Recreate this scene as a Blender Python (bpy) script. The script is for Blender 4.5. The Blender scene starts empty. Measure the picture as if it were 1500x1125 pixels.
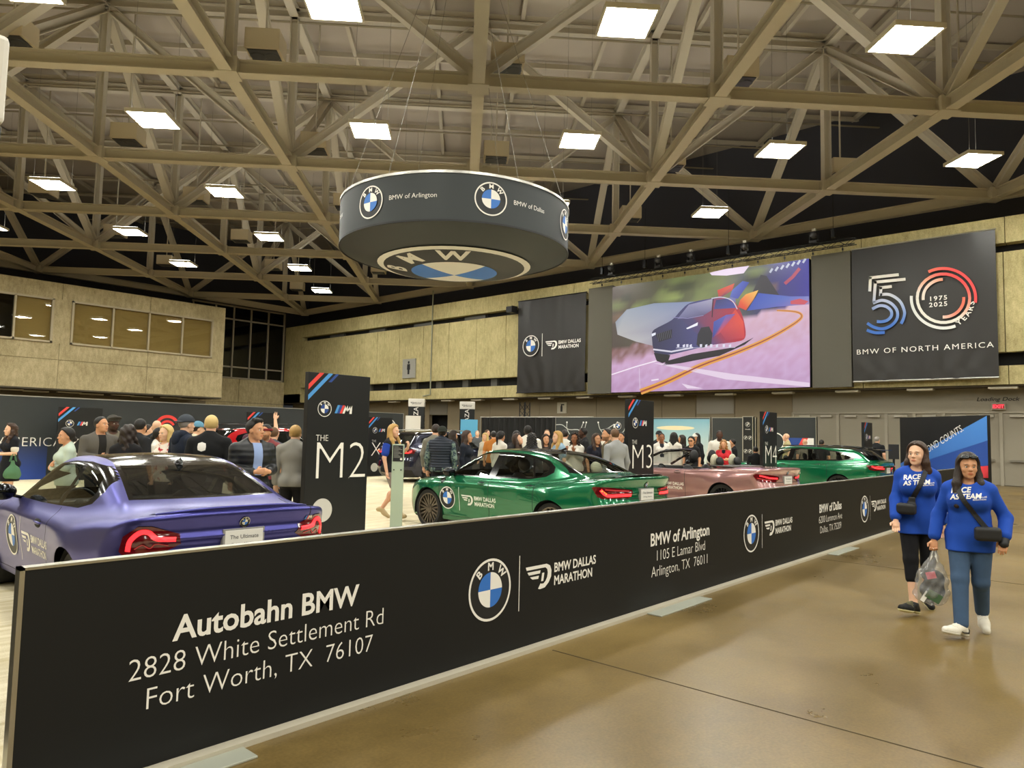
import bpy, bmesh, math, random
import numpy as np
from mathutils import Vector, Matrix
from mathutils.bvhtree import BVHTree
random.seed(7); np.random.seed(7)
sc = bpy.context.scene
COL = sc.collection
PI = math.pi
# ------------------------------------------------------------------ camera
CAMH = 1.66
R_ = ((0.66315646, -0.74818897, 0.02089924), (0.06692034, 0.03145814, -0.99726228), (0.74548318, 0.66273951, 0.07093073))
cam = bpy.data.cameras.new('camera'); camo = bpy.data.objects.new('camera', cam); COL.objects.link(camo)
cam.sensor_width = 36.0; cam.lens = 36.0 * 1045.84 / 1500.0; cam.clip_start = 0.05; cam.clip_end = 400
camo.matrix_world = Matrix(((R_[0][0], -R_[1][0], -R_[2][0], 0), (R_[0][1], -R_[1][1], -R_[2][1], 0), (R_[0][2], -R_[1][2], -R_[2][2], CAMH), (0, 0, 0, 1)))
sc.camera = camo
# ------------------------------------------------------------------ view, world, lamps behind the viewer
sc.view_settings.view_transform = 'Standard'; sc.view_settings.look = 'None'
sc.view_settings.gamma = 1.0; sc.view_settings.use_curve_mapping = False
EXPOSURE = 0.45
sc.view_settings.exposure = EXPOSURE
sc.cycles.use_denoising = True
sc.cycles.max_bounces = 7; sc.cycles.diffuse_bounces = 4; sc.cycles.glossy_bounces = 4; sc.cycles.transparent_max_bounces = 12
sc.cycles.sample_clamp_indirect = 6.0
w = bpy.data.worlds.new('world'); sc.world = w; w.use_nodes = True
w.node_tree.nodes['Background'].inputs[0].default_value = (0.9, 0.92, 1.0, 1); w.node_tree.nodes['Background'].inputs[1].default_value = 0.02
LAMP_E = 62.0          # radiance of the high-bay diffusers
LAMP_C = (1.0, 0.99, 0.90)
GM = np.array([[0.713542, 0.700612], [-0.700612, 0.713542]])   # roof grid axes -> world
GX0, GY0, GS = -14.09, 13.148, 7.149
CH = 11.96             # bottom chord height
TH = 17.9              # top chord height
def gnode(c, r):       # roof grid column, row -> world x, y
    v = GM @ np.array([GX0 + c * GS, GY0 + r * GS]); return float(v[0]), float(v[1])
GROT = math.atan2(GM[1, 0], GM[0, 0])
LAMPS = []
for r in range(-5, 8):
    for c in range(-6, 9):
        if c + r > 5 or r - c > 5: continue
        x, y = gnode(c + .5, r + .5)
        if x < -14 or y < -22 or x > 36 or y > 57: continue
        # lamps the photograph shows become fixtures; the rest of the hall's lamps are plain area lights
        d = (x * R_[2][0] + y * R_[2][1] + (CH - CAMH) * R_[2][2]); u = (x * R_[0][0] + y * R_[0][1] + (CH - CAMH) * R_[0][2]); v = (x * R_[1][0] + y * R_[1][1] + (CH - CAMH) * R_[1][2])
        seen = d > 3 and abs(u / d * 1046) < 800 and v / d * 1046 > -640
        if seen: LAMPS.append((x, y))
        else:
            la = bpy.data.lights.new('high_bay_lamp', 'AREA'); la.shape = 'SQUARE'; la.size = 1.2; la.energy = LAMP_E * PI * 1.44; la.color = LAMP_C
            lo = bpy.data.objects.new('high_bay_lamp', la); lo.location = (x, y, CH - .2); lo.rotation_euler = (0, 0, GROT); COL.objects.link(lo)
# ------------------------------------------------------------------ materials
MATS = {}
def srgb(c):
    return tuple((v / 12.92 if v <= .04045 else ((v + .055) / 1.055) ** 2.4) for v in c)
def hexc(h):
    h = h.lstrip('#'); return srgb([int(h[i:i + 2], 16) / 255 for i in (0, 2, 4)])
def mat(name, col, rough=.6, metal=0., emit=0., spec=.5, coat=0., bump=0., bscale=40., var=0., vscale=3.):
    if name in MATS: return MATS[name]
    m = bpy.data.materials.new(name); m.use_nodes = True; nt = m.node_tree; b = nt.nodes['Principled BSDF']
    c = hexc(col) if isinstance(col, str) else tuple(col)
    b.inputs['Base Color'].default_value = (*c, 1); b.inputs['Roughness'].default_value = rough; b.inputs['Metallic'].default_value = metal
    b.inputs['Specular IOR Level'].default_value = spec
    if coat: b.inputs['Coat Weight'].default_value = coat; b.inputs['Coat Roughness'].default_value = .03
    if emit: b.inputs['Emission Color'].default_value = (*c, 1); b.inputs['Emission Strength'].default_value = emit
    if var or bump:
        tc = nt.nodes.new('ShaderNodeTexCoord')
    if var:
        n = nt.nodes.new('ShaderNodeTexNoise'); n.inputs['Scale'].default_value = vscale; n.inputs['Detail'].default_value = 6
        mx = nt.nodes.new('ShaderNodeMix'); mx.data_type = 'RGBA'; mx.blend_type = 'MIX'
        mx.inputs[6].default_value = (*[max(0, v * (1 - var)) for v in c], 1); mx.inputs[7].default_value = (*[min(1, v * (1 + var)) for v in c], 1)
        nt.links.new(tc.outputs['Object'], n.inputs['Vector']); nt.links.new(n.outputs['Fac'], mx.inputs[0]); nt.links.new(mx.outputs[2], b.inputs['Base Color'])
    if bump:
        n2 = nt.nodes.new('ShaderNodeTexNoise'); n2.inputs['Scale'].default_value = bscale; n2.inputs['Detail'].default_value = 4
        bp = nt.nodes.new('ShaderNodeBump'); bp.inputs['Strength'].default_value = bump; bp.inputs['Distance'].default_value = .01
        nt.links.new(tc.outputs['Object'], n2.inputs['Vector']); nt.links.new(n2.outputs['Fac'], bp.inputs['Height']); nt.links.new(bp.outputs[0], b.inputs['Normal'])
    MATS[name] = m; return m
def vcol_mat(name, rough=.6, emit=0., attr='Col', spec=.4):
    if name in MATS: return MATS[name]
    m = bpy.data.materials.new(name); m.use_nodes = True; nt = m.node_tree; b = nt.nodes['Principled BSDF']
    a = nt.nodes.new('ShaderNodeVertexColor'); a.layer_name = attr
    b.inputs['Roughness'].default_value = rough; b.inputs['Specular IOR Level'].default_value = spec
    nt.links.new(a.outputs['Color'], b.inputs['Base Color'])
    if emit:
        nt.links.new(a.outputs['Color'], b.inputs['Emission Color']); b.inputs['Emission Strength'].default_value = emit
        nt.links.remove(b.inputs['Base Color'].links[0]); b.inputs['Base Color'].default_value = (.01, .01, .012, 1)
    MATS[name] = m; return m
def glass_mat(name, tint, clear, rough=0.0, body=(.012, .013, .014)):
    """window glass: tinted see-through sheet with mirror reflections by Fresnel"""
    if name in MATS: return MATS[name]
    m = bpy.data.materials.new(name); m.use_nodes = True; nt = m.node_tree
    for n in list(nt.nodes): nt.nodes.remove(n)
    out = nt.nodes.new('ShaderNodeOutputMaterial'); tr = nt.nodes.new('ShaderNodeBsdfTransparent'); df = nt.nodes.new('ShaderNodeBsdfDiffuse')
    gl = nt.nodes.new('ShaderNodeBsdfGlossy'); gl.inputs['Roughness'].default_value = rough
    fr = nt.nodes.new('ShaderNodeFresnel'); gm = nt.nodes.new('ShaderNodeNewGeometry'); mm = nt.nodes.new('ShaderNodeMath'); mm.operation = 'MULTIPLY_ADD'; mm.inputs[1].default_value = 1 / 1.52 - 1.52; mm.inputs[2].default_value = 1.52; nt.links.new(gm.outputs['Backfacing'], mm.inputs[0]); nt.links.new(mm.outputs[0], fr.inputs['IOR'])
    mx0 = nt.nodes.new('ShaderNodeMixShader'); mx0.inputs[0].default_value = clear
    tr.inputs[0].default_value = (*tint, 1); df.inputs[0].default_value = (*body, 1)
    mx = nt.nodes.new('ShaderNodeMixShader')
    nt.links.new(df.outputs[0], mx0.inputs[1]); nt.links.new(tr.outputs[0], mx0.inputs[2])
    nt.links.new(fr.outputs[0], mx.inputs[0]); nt.links.new(mx0.outputs[0], mx.inputs[1]); nt.links.new(gl.outputs[0], mx.inputs[2])
    nt.links.new(mx.outputs[0], out.inputs[0]); MATS[name] = m; return m
def paint_mat(name, col, rough, metal, coat, inside='#101012'):
    """car paint; the reverse of the sheet metal is black cavity coating"""
    if name in MATS: return MATS[name]
    m = mat(name, col, rough, metal, coat=coat); nt = m.node_tree; b = nt.nodes['Principled BSDF']
    out = nt.nodes['Material Output']; d = nt.nodes.new('ShaderNodeBsdfDiffuse'); d.inputs[0].default_value = (*hexc(inside), 1)
    g = nt.nodes.new('ShaderNodeNewGeometry'); mx = nt.nodes.new('ShaderNodeMixShader')
    nt.links.new(g.outputs['Backfacing'], mx.inputs[0]); nt.links.new(b.outputs[0], mx.inputs[1]); nt.links.new(d.outputs[0], mx.inputs[2]); nt.links.new(mx.outputs[0], out.inputs[0])
    return m
# ------------------------------------------------------------------ object helpers
def tag(o, label=None, cat=None, group=None, kind=None):
    if label: o['label'] = label
    if cat: o['category'] = cat
    if group: o['group'] = group
    if kind: o['kind'] = kind
    return o
def thing(name, label, cat, loc=(0, 0, 0), rz=0., group=None):
    o = bpy.data.objects.new(name, None); COL.objects.link(o); o.empty_display_size = .1
    o.location = loc; o.rotation_euler = (0, 0, rz); return tag(o, label, cat, group)
def link(o, parent=None, loc=None, rot=None):
    COL.objects.link(o)
    if parent is not None: o.parent = parent
    if loc is not None: o.location = loc
    if rot is not None: o.rotation_euler = rot
    return o
def mk(name, verts, faces, mats, parent=None, smooth=False, fm=None, loc=None, rot=None, cols=None, normals=None):
    me = bpy.data.meshes.new(name)
    me.from_pydata([tuple(map(float, v)) for v in verts], [], [tuple(int(i) for i in f) for f in faces])
    for m in (mats if isinstance(mats, (list, tuple)) else [mats]): me.materials.append(m)
    if fm is not None: me.polygons.foreach_set('material_index', np.array(fm, dtype=np.int32))
    if smooth: me.polygons.foreach_set('use_smooth', np.ones(len(me.polygons), dtype=bool))
    if cols is not None:
        a = me.color_attributes.new('Col', 'FLOAT_COLOR', 'POINT'); c4 = np.ones((len(verts), 4), dtype=np.float32); c4[:, :3] = cols
        a.data.foreach_set('color', c4.ravel())
    me.update()
    if normals is not None: me.normals_split_custom_set_from_vertices([tuple(n) for n in normals])
    return link(bpy.data.objects.new(name, me), parent, loc, rot)
class MB:
    """collects simple solids into one mesh"""
    def __init__(s): s.v = []; s.f = []; s.m = []; s.mi = 0
    def add(s, vs, fs):
        o = len(s.v); s.v += [tuple(map(float, v)) for v in vs]; s.f += [tuple(i + o for i in f) for f in fs]; s.m += [s.mi] * len(fs); return s
    def box(s, x0, y0, z0, x1, y1, z1):
        return s.add([(x0, y0, z0), (x1, y0, z0), (x1, y1, z0), (x0, y1, z0), (x0, y0, z1), (x1, y0, z1), (x1, y1, z1), (x0, y1, z1)],
                     [(3, 2, 1, 0), (4, 5, 6, 7), (0, 1, 5, 4), (1, 2, 6, 5), (2, 3, 7, 6), (3, 0, 4, 7)])
    def cbox(s, c, d, rz=0., mtx=None):
        vs = [Vector((sx * d[0] / 2, sy * d[1] / 2, sz * d[2] / 2)) for sz in (-1, 1) for sx, sy in ((-1, -1), (1, -1), (1, 1), (-1, 1))]
        q = mtx if mtx is not None else Matrix.Rotation(rz, 3, 'Z')
        return s.add([q @ v + Vector(c) for v in vs], [(3, 2, 1, 0), (4, 5, 6, 7), (0, 1, 5, 4), (1, 2, 6, 5), (2, 3, 7, 6), (3, 0, 4, 7)])
    def bar(s, a, b, wd, ht, up=(0, 0, 1)):
        a = Vector(a); b = Vector(b); d = (b - a).normalized(); u = Vector(up)
        if abs(d.dot(u)) > .98: u = Vector((1, 0, 0))
        sd = d.cross(u).normalized(); u2 = sd.cross(d)
        vs = []
        for p in (a, b):
            for i, j in ((-1, -1), (1, -1), (1, 1), (-1, 1)): vs.append(p + sd * (i * wd / 2) + u2 * (j * ht / 2))
        return s.add(vs, [(0, 1, 2, 3), (7, 6, 5, 4), (0, 4, 5, 1), (1, 5, 6, 2), (2, 6, 7, 3), (3, 7, 4, 0)])
    def hbeam(s, a, b, wd, ht, t=.03, up=(0, 0, 1)):
        a = Vector(a); b = Vector(b); d = (b - a).normalized(); u = Vector(up)
        if abs(d.dot(u)) > .98: u = Vector((GM[0, 0], GM[1, 0], 0))
        sd = d.cross(u).normalized(); u2 = sd.cross(d)
        for k in (-1, 1): s.bar(a + u2 * (k * (ht - t) / 2), b + u2 * (k * (ht - t) / 2), wd, t, up=u2)
        return s.bar(a, b, t, ht - 2 * t, up=u2)
    def tube(s, pts, r, n=8, cap=True):
        pts = [Vector(p) for p in pts]; rs = r if isinstance(r, (list, tuple)) else [r] * len(pts)
        rings = []; prev = None
        for i, p in enumerate(pts):
            d = (pts[min(i + 1, len(pts) - 1)] - pts[max(i - 1, 0)]).normalized()
            if prev is None:
                u = Vector((0, 0, 1)) if abs(d.z) < .9 else Vector((1, 0, 0)); e1 = d.cross(u).normalized()
            else: e1 = (prev - d * prev.dot(d)).normalized()
            prev = e1; e2 = d.cross(e1)
            rings.append([p + (e1 * math.cos(2 * PI * k / n) + e2 * math.sin(2 * PI * k / n)) * rs[i] for k in range(n)])
        vs = [v for g in rings for v in g]; fs = []
        for i in range(len(pts) - 1):
            for k in range(n): fs.append((i * n + k, i * n + (k + 1) % n, (i + 1) * n + (k + 1) % n, (i + 1) * n + k))
        if cap: fs += [tuple(range(n - 1, -1, -1)), tuple(range((len(pts) - 1) * n, len(pts) * n))]
        return s.add(vs, fs)
    def lathe(s, prof, n=32, axis='z', c=(0, 0, 0), close=False):
        vs = []; m = len(prof)
        for k in range(n):
            a = 2 * PI * k / n
            for r, h in prof:
                p = (r * math.cos(a), r * math.sin(a), h)
                if axis == 'x': p = (h, r * math.cos(a), r * math.sin(a))
                if axis == 'y': p = (r * math.sin(a), h, r * math.cos(a))
                vs.append((p[0] + c[0], p[1] + c[1], p[2] + c[2]))
        fs = []
        for k in range(n):
            k2 = (k + 1) % n
            for j in range(m if close else m - 1):
                j2 = (j + 1) % m; fs.append((k * m + j, k2 * m + j, k2 * m + j2, k * m + j2))
        return s.add(vs, fs)
    def ell(s, c, r, nu=16, nv=10, mtx=None):
        vs = []; fs = []
        for j in range(nv + 1):
            t = PI * j / nv
            for i in range(nu):
                a = 2 * PI * i / nu; p = Vector((r[0] * math.sin(t) * math.cos(a), r[1] * math.sin(t) * math.sin(a), r[2] * math.cos(t)))
                if mtx is not None: p = mtx @ p
                vs.append(p + Vector(c))
        for j in range(nv):
            for i in range(nu): fs.append((j * nu + i, (j + 1) * nu + i, (j + 1) * nu + (i + 1) % nu, j * nu + (i + 1) % nu))
        return s.add(vs, fs)
    def build(s, name, mats, parent=None, smooth=False, loc=None, rot=None, bevel=0., seg=2):
        o = mk(name, s.v, s.f, mats, parent, smooth, s.m, loc, rot)
        if bevel:
            bv = o.modifiers.new('bevel', 'BEVEL'); bv.width = bevel; bv.segments = seg; bv.limit_method = 'ANGLE'; bv.harden_normals = False
        return o
# flat artwork: lists of (polygon points, colour index, layer) in a 2-D frame
def text2d(s, cap=.1, bold=0., sx=1., align='CENTER', spacing=1., shear=0.):
    cu = bpy.data.curves.new('t', 'FONT'); cu.body = s; cu.size = 1.0; cu.align_x = align; cu.offset = bold; cu.resolution_u = 3; cu.space_character = spacing; cu.shear = shear
    o = bpy.data.objects.new('t', cu); COL.objects.link(o); dg = bpy.context.evaluated_depsgraph_get(); dg.update()
    me = bpy.data.meshes.new_from_object(o.evaluated_get(dg)); k = cap / .69
    v = [(p.co.x * k * sx, p.co.y * k) for p in me.vertices]; f = [tuple(p.vertices) for p in me.polygons]
    bpy.data.objects.remove(o); bpy.data.curves.remove(cu); bpy.data.meshes.remove(me); return v, f
class Art:
    """flat print built up in thin layers on one plane: every shape is (points, faces, material index, layer)"""
    def __init__(s): s.v = []; s.f = []; s.m = []; s.l = []
    def add(s, v, f, m, layer=0, dx=0., dy=0., rot=0., sc_=1.):
        o = len(s.v); c, sn = math.cos(rot) * sc_, math.sin(rot) * sc_
        for x, y in v: s.v.append((x * c - y * sn + dx, x * sn + y * c + dy)); s.l.append(layer)
        for q in f: s.f.append(tuple(i + o for i in q)); s.m.append(m)
        return s
    def poly(s, pts, m, layer=0): return s.add(pts, [tuple(range(len(pts)))], m, layer)
    def ring(s, cx, cy, r0, r1, m, layer=0, a0=0., a1=2 * PI, n=48):
        v = []; full = abs(a1 - a0 - 2 * PI) < 1e-6
        for i in range(n + 1):
            a = a0 + (a1 - a0) * i / n
            v += [(cx + r0 * math.cos(a), cy + r0 * math.sin(a)), (cx + r1 * math.cos(a), cy + r1 * math.sin(a))]
        f = [(2 * i, 2 * i + 1, 2 * i + 3, 2 * i + 2) for i in range(n)]
        return s.add(v, f, m, layer)
    def disc(s, cx, cy, r, m, layer=0, a0=0., a1=2 * PI, n=40):
        v = [(cx + r * math.cos(a0 + (a1 - a0) * i / n), cy + r * math.sin(a0 + (a1 - a0) * i / n)) for i in range(n + (0 if a1 - a0 > 6.28 else 1))]
        if a1 - a0 < 6.28: v = [(cx, cy)] + v
        return s.poly(v, m, layer)
    def text(s, t, x, y, cap, m, layer=0, bold=0., sx=1., align='CENTER', rot=0., spacing=1., shear=0.):
        v, f = text2d(t, cap, bold, sx, align, spacing, shear); return s.add(v, f, m, layer, x, y, rot)
    def roundel(s, cx, cy, r, white, black, blue, layer=0, sx=1., ground=True):
        if ground: s.disc(cx, cy, r * .97, black, layer)
        s.ring(cx, cy, r * .92, r, white, layer + 1)
        for k in range(4): s.disc(cx, cy, r * .56, (white, blue)[k % 2], layer + 1, k * PI / 2, (k + 1) * PI / 2, 12)
        for ch, a in (('B', 135), ('M', 90), ('W', 45)):
            a = math.radians(a); v, f = text2d(ch, r * .24, .03, 1.1)
            v = [(x, y + r * .63) for x, y in v]; s.add(v, f, white, layer + 1, cx, cy, a - PI / 2)
        return s
    def wing(s, x, y, h, m, layer=0):
        """winged letter D of the race: three feather bars on the left, an open D on the right"""
        k = h / 1.0
        def q(pts): s.poly([(x + px * k, y + py * k) for px, py in pts], m, layer)
        q([(0, .95), (1.0, .95), (1.0, .82), (.06, .82)]); q([(.10, .74), (.92, .74), (.88, .62), (.20, .62)]); q([(.26, .54), (.82, .54), (.78, .42), (.42, .44)])
        o = [(1.0, .95), (1.3, .95), (1.52, .86), (1.62, .66), (1.6, .42), (1.45, .2), (1.2, .03), (.9, 0.), (.78, .03)]
        i = [(1.0, .82), (1.22, .82), (1.34, .74), (1.38, .6), (1.34, .42), (1.24, .28), (1.12, .2), (1.0, .2), (.92, .22)]
        n = len(o); s.add([(x + a * k, y + b * k) for a, b in o + i], [(j, j + 1, n + j + 1, n + j) for j in range(n - 1)], m, layer)
        q([(1.02, .62), (1.16, .62), (1.1, .3), (.96, .3)])
        return s
    def marathon(s, x, y, h, m, layer=0, gap=.0):
        """winged D and the two-line race name, left edge x, bottom y, height h"""
        s.wing(x, y, h, m, layer); tx = x + 1.78 * h
        s.text('BMW DALLAS', tx, y + .56 * h, .36 * h, m, layer, .022, .92, 'LEFT'); s.text('MARATHON', tx, y + .04 * h, .36 * h, m, layer, .022, .92, 'LEFT'); return s
    def stripes_m(s, x, y, h, cols, white, layer=0):
        """slanted three-colour bars and a heavy slanted M"""
        sl = .42 * h
        for k, c in enumerate(cols):
            a = x + k * .36 * h; s.poly([(a, y), (a + .34 * h, y), (a + .34 * h + sl, y + h), (a + sl, y + h)], c, layer)
        a = x + 1.12 * h
        s.poly([(a, y), (a + .3 * h, y), (a + .3 * h + sl, y + h), (a + sl, y + h)], white, layer)
        s.poly([(a + sl * .98, y + h), (a + sl + .34 * h, y + h), (a + .78 * h, y + .28 * h), (a + .62 * h, y + .28 * h)], white, layer)
        s.poly([(a + .62 * h, y + .28 * h), (a + .8 * h, y + .28 * h), (a + 1.42 * h, y + h), (a + 1.1 * h, y + h)], white, layer)
        s.poly([(a + 1.02 * h, y), (a + 1.36 * h, y), (a + 1.42 * h, y + h), (a + 1.1 * h, y + h)], white, layer); return s
    def pts3(s, org, u, v, n, off, dl):
        org, u, v, n = map(Vector, (org, u, v, n)); return [org + u * a + v * b + n * (off + dl * l) for (a, b), l in zip(s.v, s.l)]
    def build(s, name, mats, org, u, v, parent=None, off=.003, dl=.0015, fn=None, kind=None):
        n = Vector(u).cross(Vector(v)).normalized()
        pts = [fn(a, b, l) for (a, b), l in zip(s.v, s.l)] if fn else s.pts3(org, u, v, n, off, dl)
        o = mk(name, pts, s.f, mats, parent, False, s.m); return o
WHITE = mat('print_white', '#e9e6df', .55); BLACKP = mat('print_black', '#15171a', .5); BLUEP = mat('print_blue', '#2f6fc4', .5)
NAVYP = mat('print_navy', '#23458e', .5); REDP = mat('print_red', '#e0423c', .5); LBLUE = mat('print_sky_blue', '#4a93d6', .5)
PRINT = [WHITE, BLACKP, BLUEP, NAVYP, REDP, LBLUE]
# ================================================================== the hall
def concrete(name, col, dark, light):
    m = mat(name, col, .85); nt = m.node_tree; b = nt.nodes['Principled BSDF']; tc = nt.nodes.new('ShaderNodeTexCoord'); ns = []
    for sc_, de in ((.8, 6), (6, 8), (22, 4)):
        n = nt.nodes.new('ShaderNodeTexNoise'); n.inputs['Scale'].default_value = sc_; n.inputs['Detail'].default_value = de; n.inputs['Roughness'].default_value = .65; nt.links.new(tc.outputs['Object'], n.inputs['Vector']); ns.append(n)
    mp = nt.nodes.new('ShaderNodeMapping'); mp.inputs['Scale'].default_value = (1, 1, .35); nt.links.new(tc.outputs['Object'], mp.inputs[0]); nt.links.new(mp.outputs[0], ns[1].inputs['Vector'])
    m1 = nt.nodes.new('ShaderNodeMix'); m1.inputs[0].default_value = .55; m2 = nt.nodes.new('ShaderNodeMix'); m2.inputs[0].default_value = .35
    nt.links.new(ns[0].outputs['Fac'], m1.inputs[2]); nt.links.new(ns[1].outputs['Fac'], m1.inputs[3]); nt.links.new(m1.outputs[0], m2.inputs[2]); nt.links.new(ns[2].outputs['Fac'], m2.inputs[3])
    cr = nt.nodes.new('ShaderNodeValToRGB'); e = cr.color_ramp.elements; e[0].position = .36; e[0].color = (*hexc(dark), 1); e[1].position = .62; e[1].color = (*hexc(light), 1)
    nt.links.new(m2.outputs[0], cr.inputs[0]); nt.links.new(cr.outputs[0], b.inputs['Base Color'])
    bp = nt.nodes.new('ShaderNodeBump'); bp.inputs['Strength'].default_value = .6; bp.inputs['Distance'].default_value = .02; nt.links.new(m2.outputs[0], bp.inputs['Height']); nt.links.new(bp.outputs[0], b.inputs['Normal']); return m
CONC = concrete('board_marked_concrete', '#9c9160', '#93875a', '#cabe8c')
CONCL = concrete('left_concrete', '#9a8e64', '#8c7e58', '#cabb93')
STEEL = mat('roof_steel_paint', '#bbb3a2', .6, var=.06, vscale=1.0)
DECK = mat('roof_deck', '#aea498', .8, var=.08, vscale=.6)
DARKW = mat('dark_upper_wall', '#44454f', .9)
TAUPE = mat('lower_wall_taupe', '#7d715a', .7, var=.06, vscale=.8)
DOORM = mat('door_grey', '#8a8373', .5)
BLK = mat('matte_black', '#16171a', .6)
ALU = mat('brushed_aluminium', '#b9b7b0', .35, 1.0)
DKMET = mat('dark_metal', '#26272a', .45, .7)
def floor_material():
    m = mat('polished_concrete_floor', '#7d6638', .3, var=0); nt = m.node_tree; b = nt.nodes['Principled BSDF']
    tc = nt.nodes.new('ShaderNodeTexCoord')
    n1 = nt.nodes.new('ShaderNodeTexNoise'); n1.inputs['Scale'].default_value = .42; n1.inputs['Detail'].default_value = 10; n1.inputs['Roughness'].default_value = .62
    n2 = nt.nodes.new('ShaderNodeTexNoise'); n2.inputs['Scale'].default_value = 9; n2.inputs['Detail'].default_value = 9; n2.inputs['Roughness'].default_value = .7
    n3 = nt.nodes.new('ShaderNodeTexNoise'); n3.inputs['Scale'].default_value = 55; n3.inputs['Detail'].default_value = 3
    cr = nt.nodes.new('ShaderNodeValToRGB'); e = cr.color_ramp.elements
    e[0].position = .25; e[0].color = (*hexc('#4a3b1d'), 1); e[1].position = .75; e[1].color = (*hexc('#867040'), 1); cr.color_ramp.interpolation = 'EASE'
    mx = nt.nodes.new('ShaderNodeMix'); mx.data_type = 'FLOAT'; mx.inputs[0].default_value = .2
    mx2 = nt.nodes.new('ShaderNodeMix'); mx2.data_type = 'FLOAT'; mx2.inputs[0].default_value = .22
    for n in (n1, n2, n3): nt.links.new(tc.outputs['Object'], n.inputs['Vector'])
    nt.links.new(n1.outputs['Fac'], mx.inputs[2]); nt.links.new(n2.outputs['Fac'], mx.inputs[3]); nt.links.new(mx.outputs[0], mx2.inputs[2]); nt.links.new(n3.outputs['Fac'], mx2.inputs[3])
    nt.links.new(mx2.outputs[0], cr.inputs[0]); nt.links.new(cr.outputs[0], b.inputs['Base Color'])
    mr = nt.nodes.new('ShaderNodeMapRange'); mr.inputs['From Min'].default_value = .3; mr.inputs['From Max'].default_value = .7; mr.inputs['To Min'].default_value = .24; mr.inputs['To Max'].default_value = .42
    nt.links.new(n1.outputs['Fac'], mr.inputs[0]); nt.links.new(mr.outputs[0], b.inputs['Roughness'])
    bp = nt.nodes.new('ShaderNodeBump'); bp.inputs['Strength'].default_value = .1; bp.inputs['Distance'].default_value = .003
    nt.links.new(n3.outputs['Fac'], bp.inputs['Height']); nt.links.new(bp.outputs[0], b.inputs['Normal']); return m
def struct(name, mb, m, bevel=0., **k):
    return tag(mb.build(name, m, bevel=bevel, **k), kind='structure')
struct('floor', MB().box(-16, -26, -.2, 40, 62, 0), floor_material())
j = MB()
for k in range(-3, 6): j.box(4.47 + 6.1 * k, -25, .0005, 4.482 + 6.1 * k, 3.5, .002)
for k in range(-3, 1): j.box(-15, -1.9 + 6.1 * k, .0005, 34, -1.888 + 6.1 * k, .002)
struct('trim_1', j, mat('saw_cut_joint', '#3a2f1c', .9))
# walls ------------------------------------------------------------
XB = 34.17
b = MB()
ys = [55.0] + [52.5 - 2.69 * k for k in range(0, 26)]
for a, c in zip(ys[:-1], ys[1:]): b.box(XB, c + .03, 5.37, XB + .45, a, 9.41)
ys2 = [57.8 - 5.38 * k for k in range(0, 14)]
for a, c in zip(ys2[:-1], ys2[1:]):
    b.box(XB, c + .03, 9.78, XB + .5, a, 10.84); b.box(XB, c + .03, 4.07, XB + .5, a, 4.82)
b.box(XB, 55.03, 4.07, XB + .5, 57.8, 9.78)
struct('wall_back', b, CONC)
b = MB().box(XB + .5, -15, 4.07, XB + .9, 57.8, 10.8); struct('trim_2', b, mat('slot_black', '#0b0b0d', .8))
b = MB()                                            # grey glazing strips inside the two slots
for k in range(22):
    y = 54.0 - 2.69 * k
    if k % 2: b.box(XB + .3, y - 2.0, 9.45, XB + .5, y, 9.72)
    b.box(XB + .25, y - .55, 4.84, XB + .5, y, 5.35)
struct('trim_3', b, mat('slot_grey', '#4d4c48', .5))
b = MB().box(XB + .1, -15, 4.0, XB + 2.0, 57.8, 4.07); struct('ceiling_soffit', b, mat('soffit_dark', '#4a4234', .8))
b = MB(); xl = 35.2
ysl = [57.8, 53, 48.2, 43.5, 39.34, 37.38, 33.2, 28.9, 24.5, 20.1, 18.05, 15.85, 12.9]
for a, c in zip(ysl[:-1], ysl[1:]):
    if abs(a - 39.34) < .01: b.box(xl, c, 2.98, xl + .3, a, 4.0); continue
    b.box(xl, c + .025, 0, xl + .3, a, 4.0)
struct('wall_lower', b, TAUPE)
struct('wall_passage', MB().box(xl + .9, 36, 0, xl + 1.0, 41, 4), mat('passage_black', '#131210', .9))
struct('trim_4', MB().box(xl - .03, 15.92, 2.99, xl, 17.99, 4.0), mat('roll_door_grey', '#8b857a', .5))
struct('trim_5', MB().box(xl - .03, 37.4, 3.0, xl, 39.3, 4.0), mat('panel_grey', '#6c675c', .6))
struct('wall_header', MB().box(xl, -15, 3.03, xl + .3, 12.9, 4.0), DOORM)
fy = [12.9, 10.82, 8.75, 7.62, 6.5, 4.45, 2.4, .35, -1.7, -3.8]
for k, (a, c) in enumerate(zip(fy[:-1], fy[1:])):
    d = tag(MB().box(xl + .06, c + .06, .02, xl + .12, a - .06, 3.0).build('door_%d' % (k + 1), DOORM), kind='structure')
    MB().box(xl, a - .06, 0, xl + .2, a + .06, 3.03).box(xl, c + .06, 2.96, xl + .2, a - .06, 3.03).build('door_frame', mat('door_frame', '#979080', .5), d)
    mid = (a + c) / 2
    if a - c > 1.5:
        for q, yy in enumerate((mid + .5, mid - .5)): MB().box(xl - .06, yy - .3, 2.8, xl + .06, yy + .22, 2.9).build('door_closer', mat('closer_grey', '#a59f92', .4, .4), d)
        MB().box(xl - .05, c + .25, .98, xl + .06, a - .25, 1.06).box(xl - .07, mid - .7, .96, xl + .02, mid - .1, 1.08).build('push_bar', mat('push_bar', '#8e897e', .35, .6), d)
    else: MB().box(xl - .06, mid - .3, 2.8, xl + .06, mid + .22, 2.9).build('door_closer', mat('closer_grey', '#a59f92', .4, .4), d)
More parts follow.
